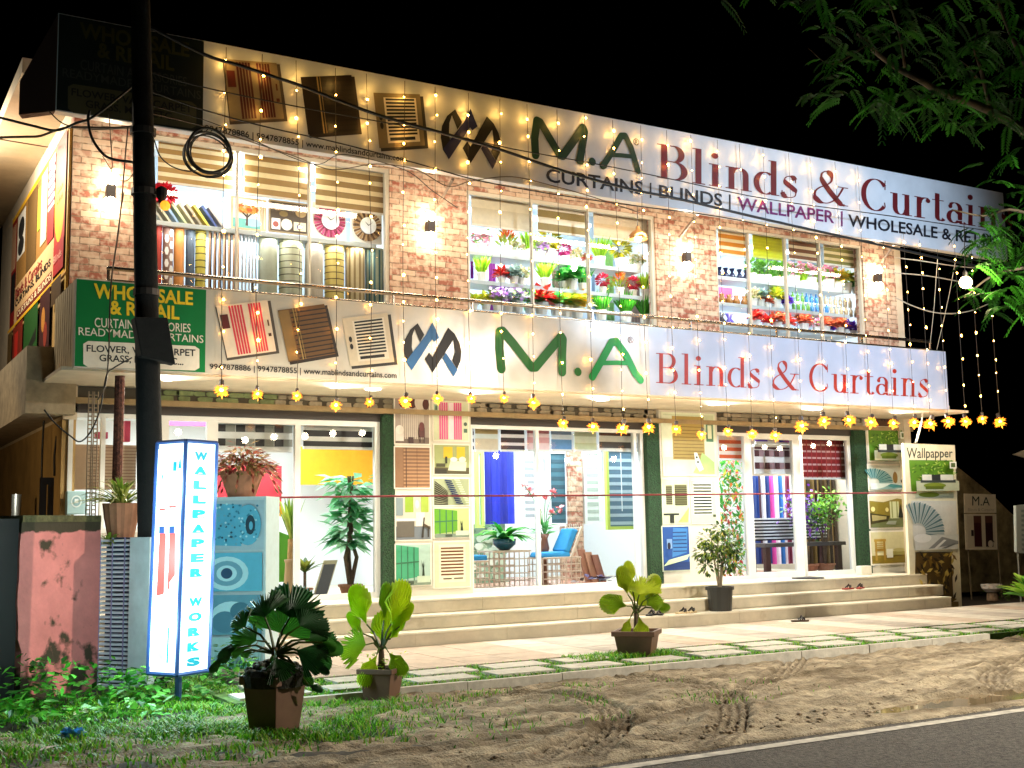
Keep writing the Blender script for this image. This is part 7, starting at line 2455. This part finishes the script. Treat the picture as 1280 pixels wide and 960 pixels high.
# ------------------------------------------------------------------ tree reaching in from the right
T = thing('feathery_tree', (11.9, 7.7, GZ), 'dark feathery leaved tree reaching into the upper right corner', 'tree')
TB = mat('tree_bark', (.055, .04, .022), .9, noise=.5, scale=14, bump=.6)
YT = 7.4
br = [[(1400, 235), (1330, 190), (1280, 163), (1252, 146), (1225, 133), (1200, 124), (1170, 112), (1150, 100), (1126, 88), (1100, 70), (1085, 55), (1072, 42)],
      [(1131, 84), (1128, 60), (1122, 35), (1110, 0), (1100, -30)], [(1240, 142), (1232, 110), (1224, 80), (1218, 58), (1225, 30)], [(1330, 190), (1300, 120), (1262, 40), (1240, -20)],
      [(1228, 104), (1212, 85), (1200, 75)], [(1380, 250), (1310, 270), (1262, 262), (1230, 270), (1190, 262)], [(1390, 290), (1330, 330), (1280, 335), (1240, 345), (1205, 372)], [(1085, 55), (1040, 80), (1010, 60)], [(1170, 112), (1150, 135), (1125, 142)], [(1225, 133), (1205, 155), (1190, 165)], [(1400, 235), (1330, 60), (1290, -40)]]
rads = [r * .75 for r in (.075, .02, .035, .05, .015, .03, .035, .014, .014, .014, .05)]
mb = MB()
P_trunk = [Vector((11.9, 7.7, GZ - .2)), Vector((11.8, 7.7, 1.6)), Vector((11.4, 7.6, 2.9)), aty(1400, 235, YT)]
mb.tube(spline(P_trunk, 5), [.24 - .009 * i for i in range(16)], TB, 10)
mb.build('trunk', T, smooth=True)
mb = MB()
bpts = []
for b, r in zip(br, rads):
    pts = spline([aty(x, y, YT + .25 * noise.noise((x * .02, y * .02, r * 40))) for x, y in b], 4)
    mb.tube(pts, [r * (1 - .75 * i / (len(pts) - 1)) for i in range(len(pts))], TB, 7)
    bpts += pts
mb.build('limbs', T, smooth=True)
lm = [leafmat('tree_leaf_a', '1e4c10', .25), leafmat('tree_leaf_b', '103408', .25), leafmat('tree_leaf_c', '286414', .25)]

for m_ in lm:
    m_.node_tree.nodes['Principled BSDF'].inputs['Specular IOR Level'].default_value = .12
    m_.node_tree.nodes['Principled BSDF'].inputs['Roughness'].default_value = .7


def frond(mb, p, d, L, m, n=11, droop=.7):
    d = Vector(d).normalized()
    side = d.cross(Vector((0, 0, 1)))
    side = side.normalized() if side.length > .01 else Vector((1, 0, 0))
    prev = Vector(p)
    for i in range(n):
        t_ = (i + 1) / n
        q = Vector(p) + d * L * t_ + Vector((0, 0, -droop * L * t_ * t_ * .8))
        tan = (q - prev).normalized()
        ll = .08 * (1 - .55 * abs(t_ - .4))
        for s in (1, -1):
            dd = (side * s + tan * .7 + Vector((0, 0, -.35 + rnd.uniform(-.15, .15)))).normalized()
            a = prev
            w = tan * .0165
            mb.add([a - w * .4, a + dd * ll * .55 + w, a + dd * ll, a + dd * ll * .5 - w], [(0, 1, 2, 3)], m)
        prev = q


mb = MB()
zones = [((1010, 1070, 90, 135), 16), ((1080, 1165, 105, 145), 40), ((1175, 1290, 105, 160), 60), ((1228, 1310, 190, 285), 30), ((1205, 1310, 280, 375), 90), ((1020, 1180, -10, 90), 85), ((1180, 1300, -20, 110), 110), ((900, 1000, -25, 5), 8), ((1270, 1380, 150, 380), 60), ((1100, 1180, 120, 140), 10), ((1230, 1290, 375, 392), 10)]
for (x0, x1, y0, y1), n_ in zones:
    for i in range(n_):
        p = aty(rnd.uniform(x0, x1), rnd.uniform(y0, y1), YT + rnd.uniform(-.5, .6))
        a = rnd.uniform(0, 6.283)
        frond(mb, p, (math.cos(a) - .25, math.sin(a) * .7, rnd.uniform(-.35, .35)), rnd.uniform(.17, .30), lm[i % 3], 11, rnd.uniform(.5, 1.1))
mb.build('crown', T)
# bare bulb hanging in the tree
p = aty(1207, 353, 7.3)
T = thing('hanging_bulb', p, 'bare bright bulb hanging among the leaves of the tree', 'lamp')
MB().ball(p, .058, mat('bulb_glow', (1, .68, .34), .5, emit=22), 12, 8).build('glass_bulb', T, smooth=True)
MB().lathe(p + Vector((0, 0, .045)), [(.02, 0), (.022, .05), (.01, .07)], INK, 8).build('socket', T)
MB().tube([p + Vector((0, 0, .1)), p + Vector((.03, 0, .55))], .005, INK, 4).build('cord', T)
lamp('hanging_bulb_light', 'POINT', p + Vector((0, -.08, -.02)), 34, (1, .80, .46), .06)

# ------------------------------------------------------------------ grass and weeds
GR = [leafmat('grass_a', '4c9a18', .3), leafmat('grass_b', '74b824', .3), leafmat('grass_c', '347014', .3), leafmat('grass_d', '84a030', .3)]


def blades(mb, spots, hmin, hmax, w=.007):
    for (x, y, z) in spots:
        a, h, s_ = rnd.uniform(0, 6.283), rnd.uniform(hmin, hmax), rnd.uniform(.1, .9)
        d = Vector((math.cos(a) * s_, math.sin(a) * s_, 1)) * h
        q = Vector((-math.sin(a), math.cos(a), 0)) * w
        p = Vector((x, y, z))
        m_ = p + d * .55
        e = p + d + Vector((math.cos(a), math.sin(a), -.4)) * h * .35
        mb.add([p - q, p + q, m_ + q * .8, e, m_ - q * .8], [(0, 1, 2, 4), (4, 2, 3)], GR[int(rnd.random() * 4)])


mb = MB()
sp = []
while len(sp) < 9500:                          # turf joints between the slabs
    x, y = rnd.uniform(3.0, 21), rnd.uniform(9.52, 10.5)
    if x > 13 and rnd.random() < .5:
        continue
    inrow = None
    for r_, (y0, y1, off) in enumerate(((10.06, 10.40, .0), (9.62, 9.94, -.22))):
        if y0 < y < y1 and ((x - 3.2 - off) % .80) < .62 and not (r_ == 0 and 6.55 < x < 7.8):
            inrow = 1
    if inrow:
        continue
    sp.append((x, y, -.03))
blades(mb, sp, .02, .05)
sp = [(rnd.uniform(6.6, 7.75), rnd.uniform(10.0, 10.48), -.02) for _ in range(900)] + [(rnd.uniform(12.3, 16.5), rnd.gauss(9.3, .16), GZ) for _ in range(1500)]
blades(mb, sp, .03, .08)
tag(mb.build('turf'), kind='stuff')
mb = MB()
sp = []
while len(sp) < 26000:
    x, y = rnd.uniform(.6, 4.6), rnd.uniform(7.0, 11.6)
    dens = .5 + noise.noise((x * 1.3, y * 1.3, 0)) * .9
    if x > 3.1:
        dens *= max(0, 1 - (x - 3.1) / 1.3)
    if y < 8.4:
        dens *= max(.03, (y - 7.2) / 1.3) * (1 if x > 1.9 else .3)
    if 1.4 < x < 2.5 and y > 11:
        continue
    if rnd.random() < dens:
        sp.append((x, y, GZ - .01 + .05 * noise.noise(((x + 4) / 7.6 * 60 * .35, (y - 7.2) / 6.5 * 60 * .35, 1))))
blades(mb, sp, .025, .085, .006)
sp = []
while len(sp) < 700:                          # sparse tufts creeping into the bare earth
    x, y = rnd.uniform(3.6, 7.5), rnd.uniform(7.3, 9.4)
    if rnd.random() < max(0, noise.noise((x * 1.5, y * 1.5, 3)) * 1.4) * (1.15 - (x - 3.6) / 4):
        sp.append((x, y, ground_h(x, y)))
blades(mb, sp, .02, .06, .004)
tag(mb.build('grass'), kind='stuff')
mb = MB()
WD = [LF('30881c'), LF('50b030'), LF('24641c'), LF('70c848')]
for cx, cy_, r, n_, h in ((1.75, 10.6, .5, 240, .35), (2.3, 10.5, .35, 160, .3), (1.2, 10.0, .45, 170, .2), (2.7, 10.4, .4, 200, .3), (3.3, 10.9, .3, 120, .25), (2.0, 9.6, .4, 120, .16), (3.45, 11.3, .18, 80, .4), (1.6, 11.0, .2, 70, .4)):
    for i in range(n_):
        a, s_ = rnd.uniform(0, 6.283), rnd.random() ** .6 * r
        p = Vector((cx + s_ * math.cos(a), cy_ + s_ * math.sin(a), GZ + rnd.random() ** 1.5 * h))
        mb.leaf(p, (rnd.gauss(0, 1), rnd.gauss(0, 1), rnd.uniform(-.2, .9)), rnd.uniform(.06, .13), rnd.uniform(.04, .075), WD[i % 4], .5)
tag(mb.build('weeds'), kind='stuff')
# climbing twigs at the pink wall, blue bag, dry leaves
mb = MB()
p = at(90, 925, 2, GZ)
for i in range(40):
    d = Vector((rnd.gauss(0, 1), rnd.gauss(0, 1), abs(rnd.gauss(0, 1)) + .2)).normalized()
    mb.leaf(p + d * .02, d, .10, .07, C(('6ab4e8', '9ad0f4', '4a94d0')[i % 3]), .3)
tag(mb.build('plastic_bag'), 'crumpled blue plastic bag among the weeds', 'bag')
for k, (px, py, rot, L, c) in enumerate(((72, 925, .3, .22, 'a89070'), (45, 940, .8, .26, '8a6a4c'), (60, 945, -.4, .2, '9a7a5a'), (92, 895, 1.2, .28, 'b8a888'), (100, 905, 1.9, .24, '8a7a60'))):
    p = at(px, py, 2, GZ + .02)
    mb = MB().leaf(p, (math.cos(rot), math.sin(rot), .15), L, .06, C(c), .3)
    tag(mb.build('dry_leaf'), 'dry brown leaf lying among the weeds, %s of five near the blue bag' % NTH[k], 'leaf', 'dry leaves in the weeds')
# clods and stones on the bare earth
mb = MB()
for i in range(520):
    x, y = rnd.uniform(3.4, 15), rnd.uniform(6.35, 9.35)
    if i < 90:
        x, y = rnd.gauss(5.9, .8), rnd.gauss(6.65, .10)
    r = rnd.uniform(.005, .016) * (1.5 if i < 90 else 1)
    mb.ball((x, y, ground_h(x, y) + r * .2), r, mat('clod', (.34, .27, .19), .95, noise=.4, scale=25), 6, 4, .6)
tag(mb.build('pebbles'), kind='stuff')
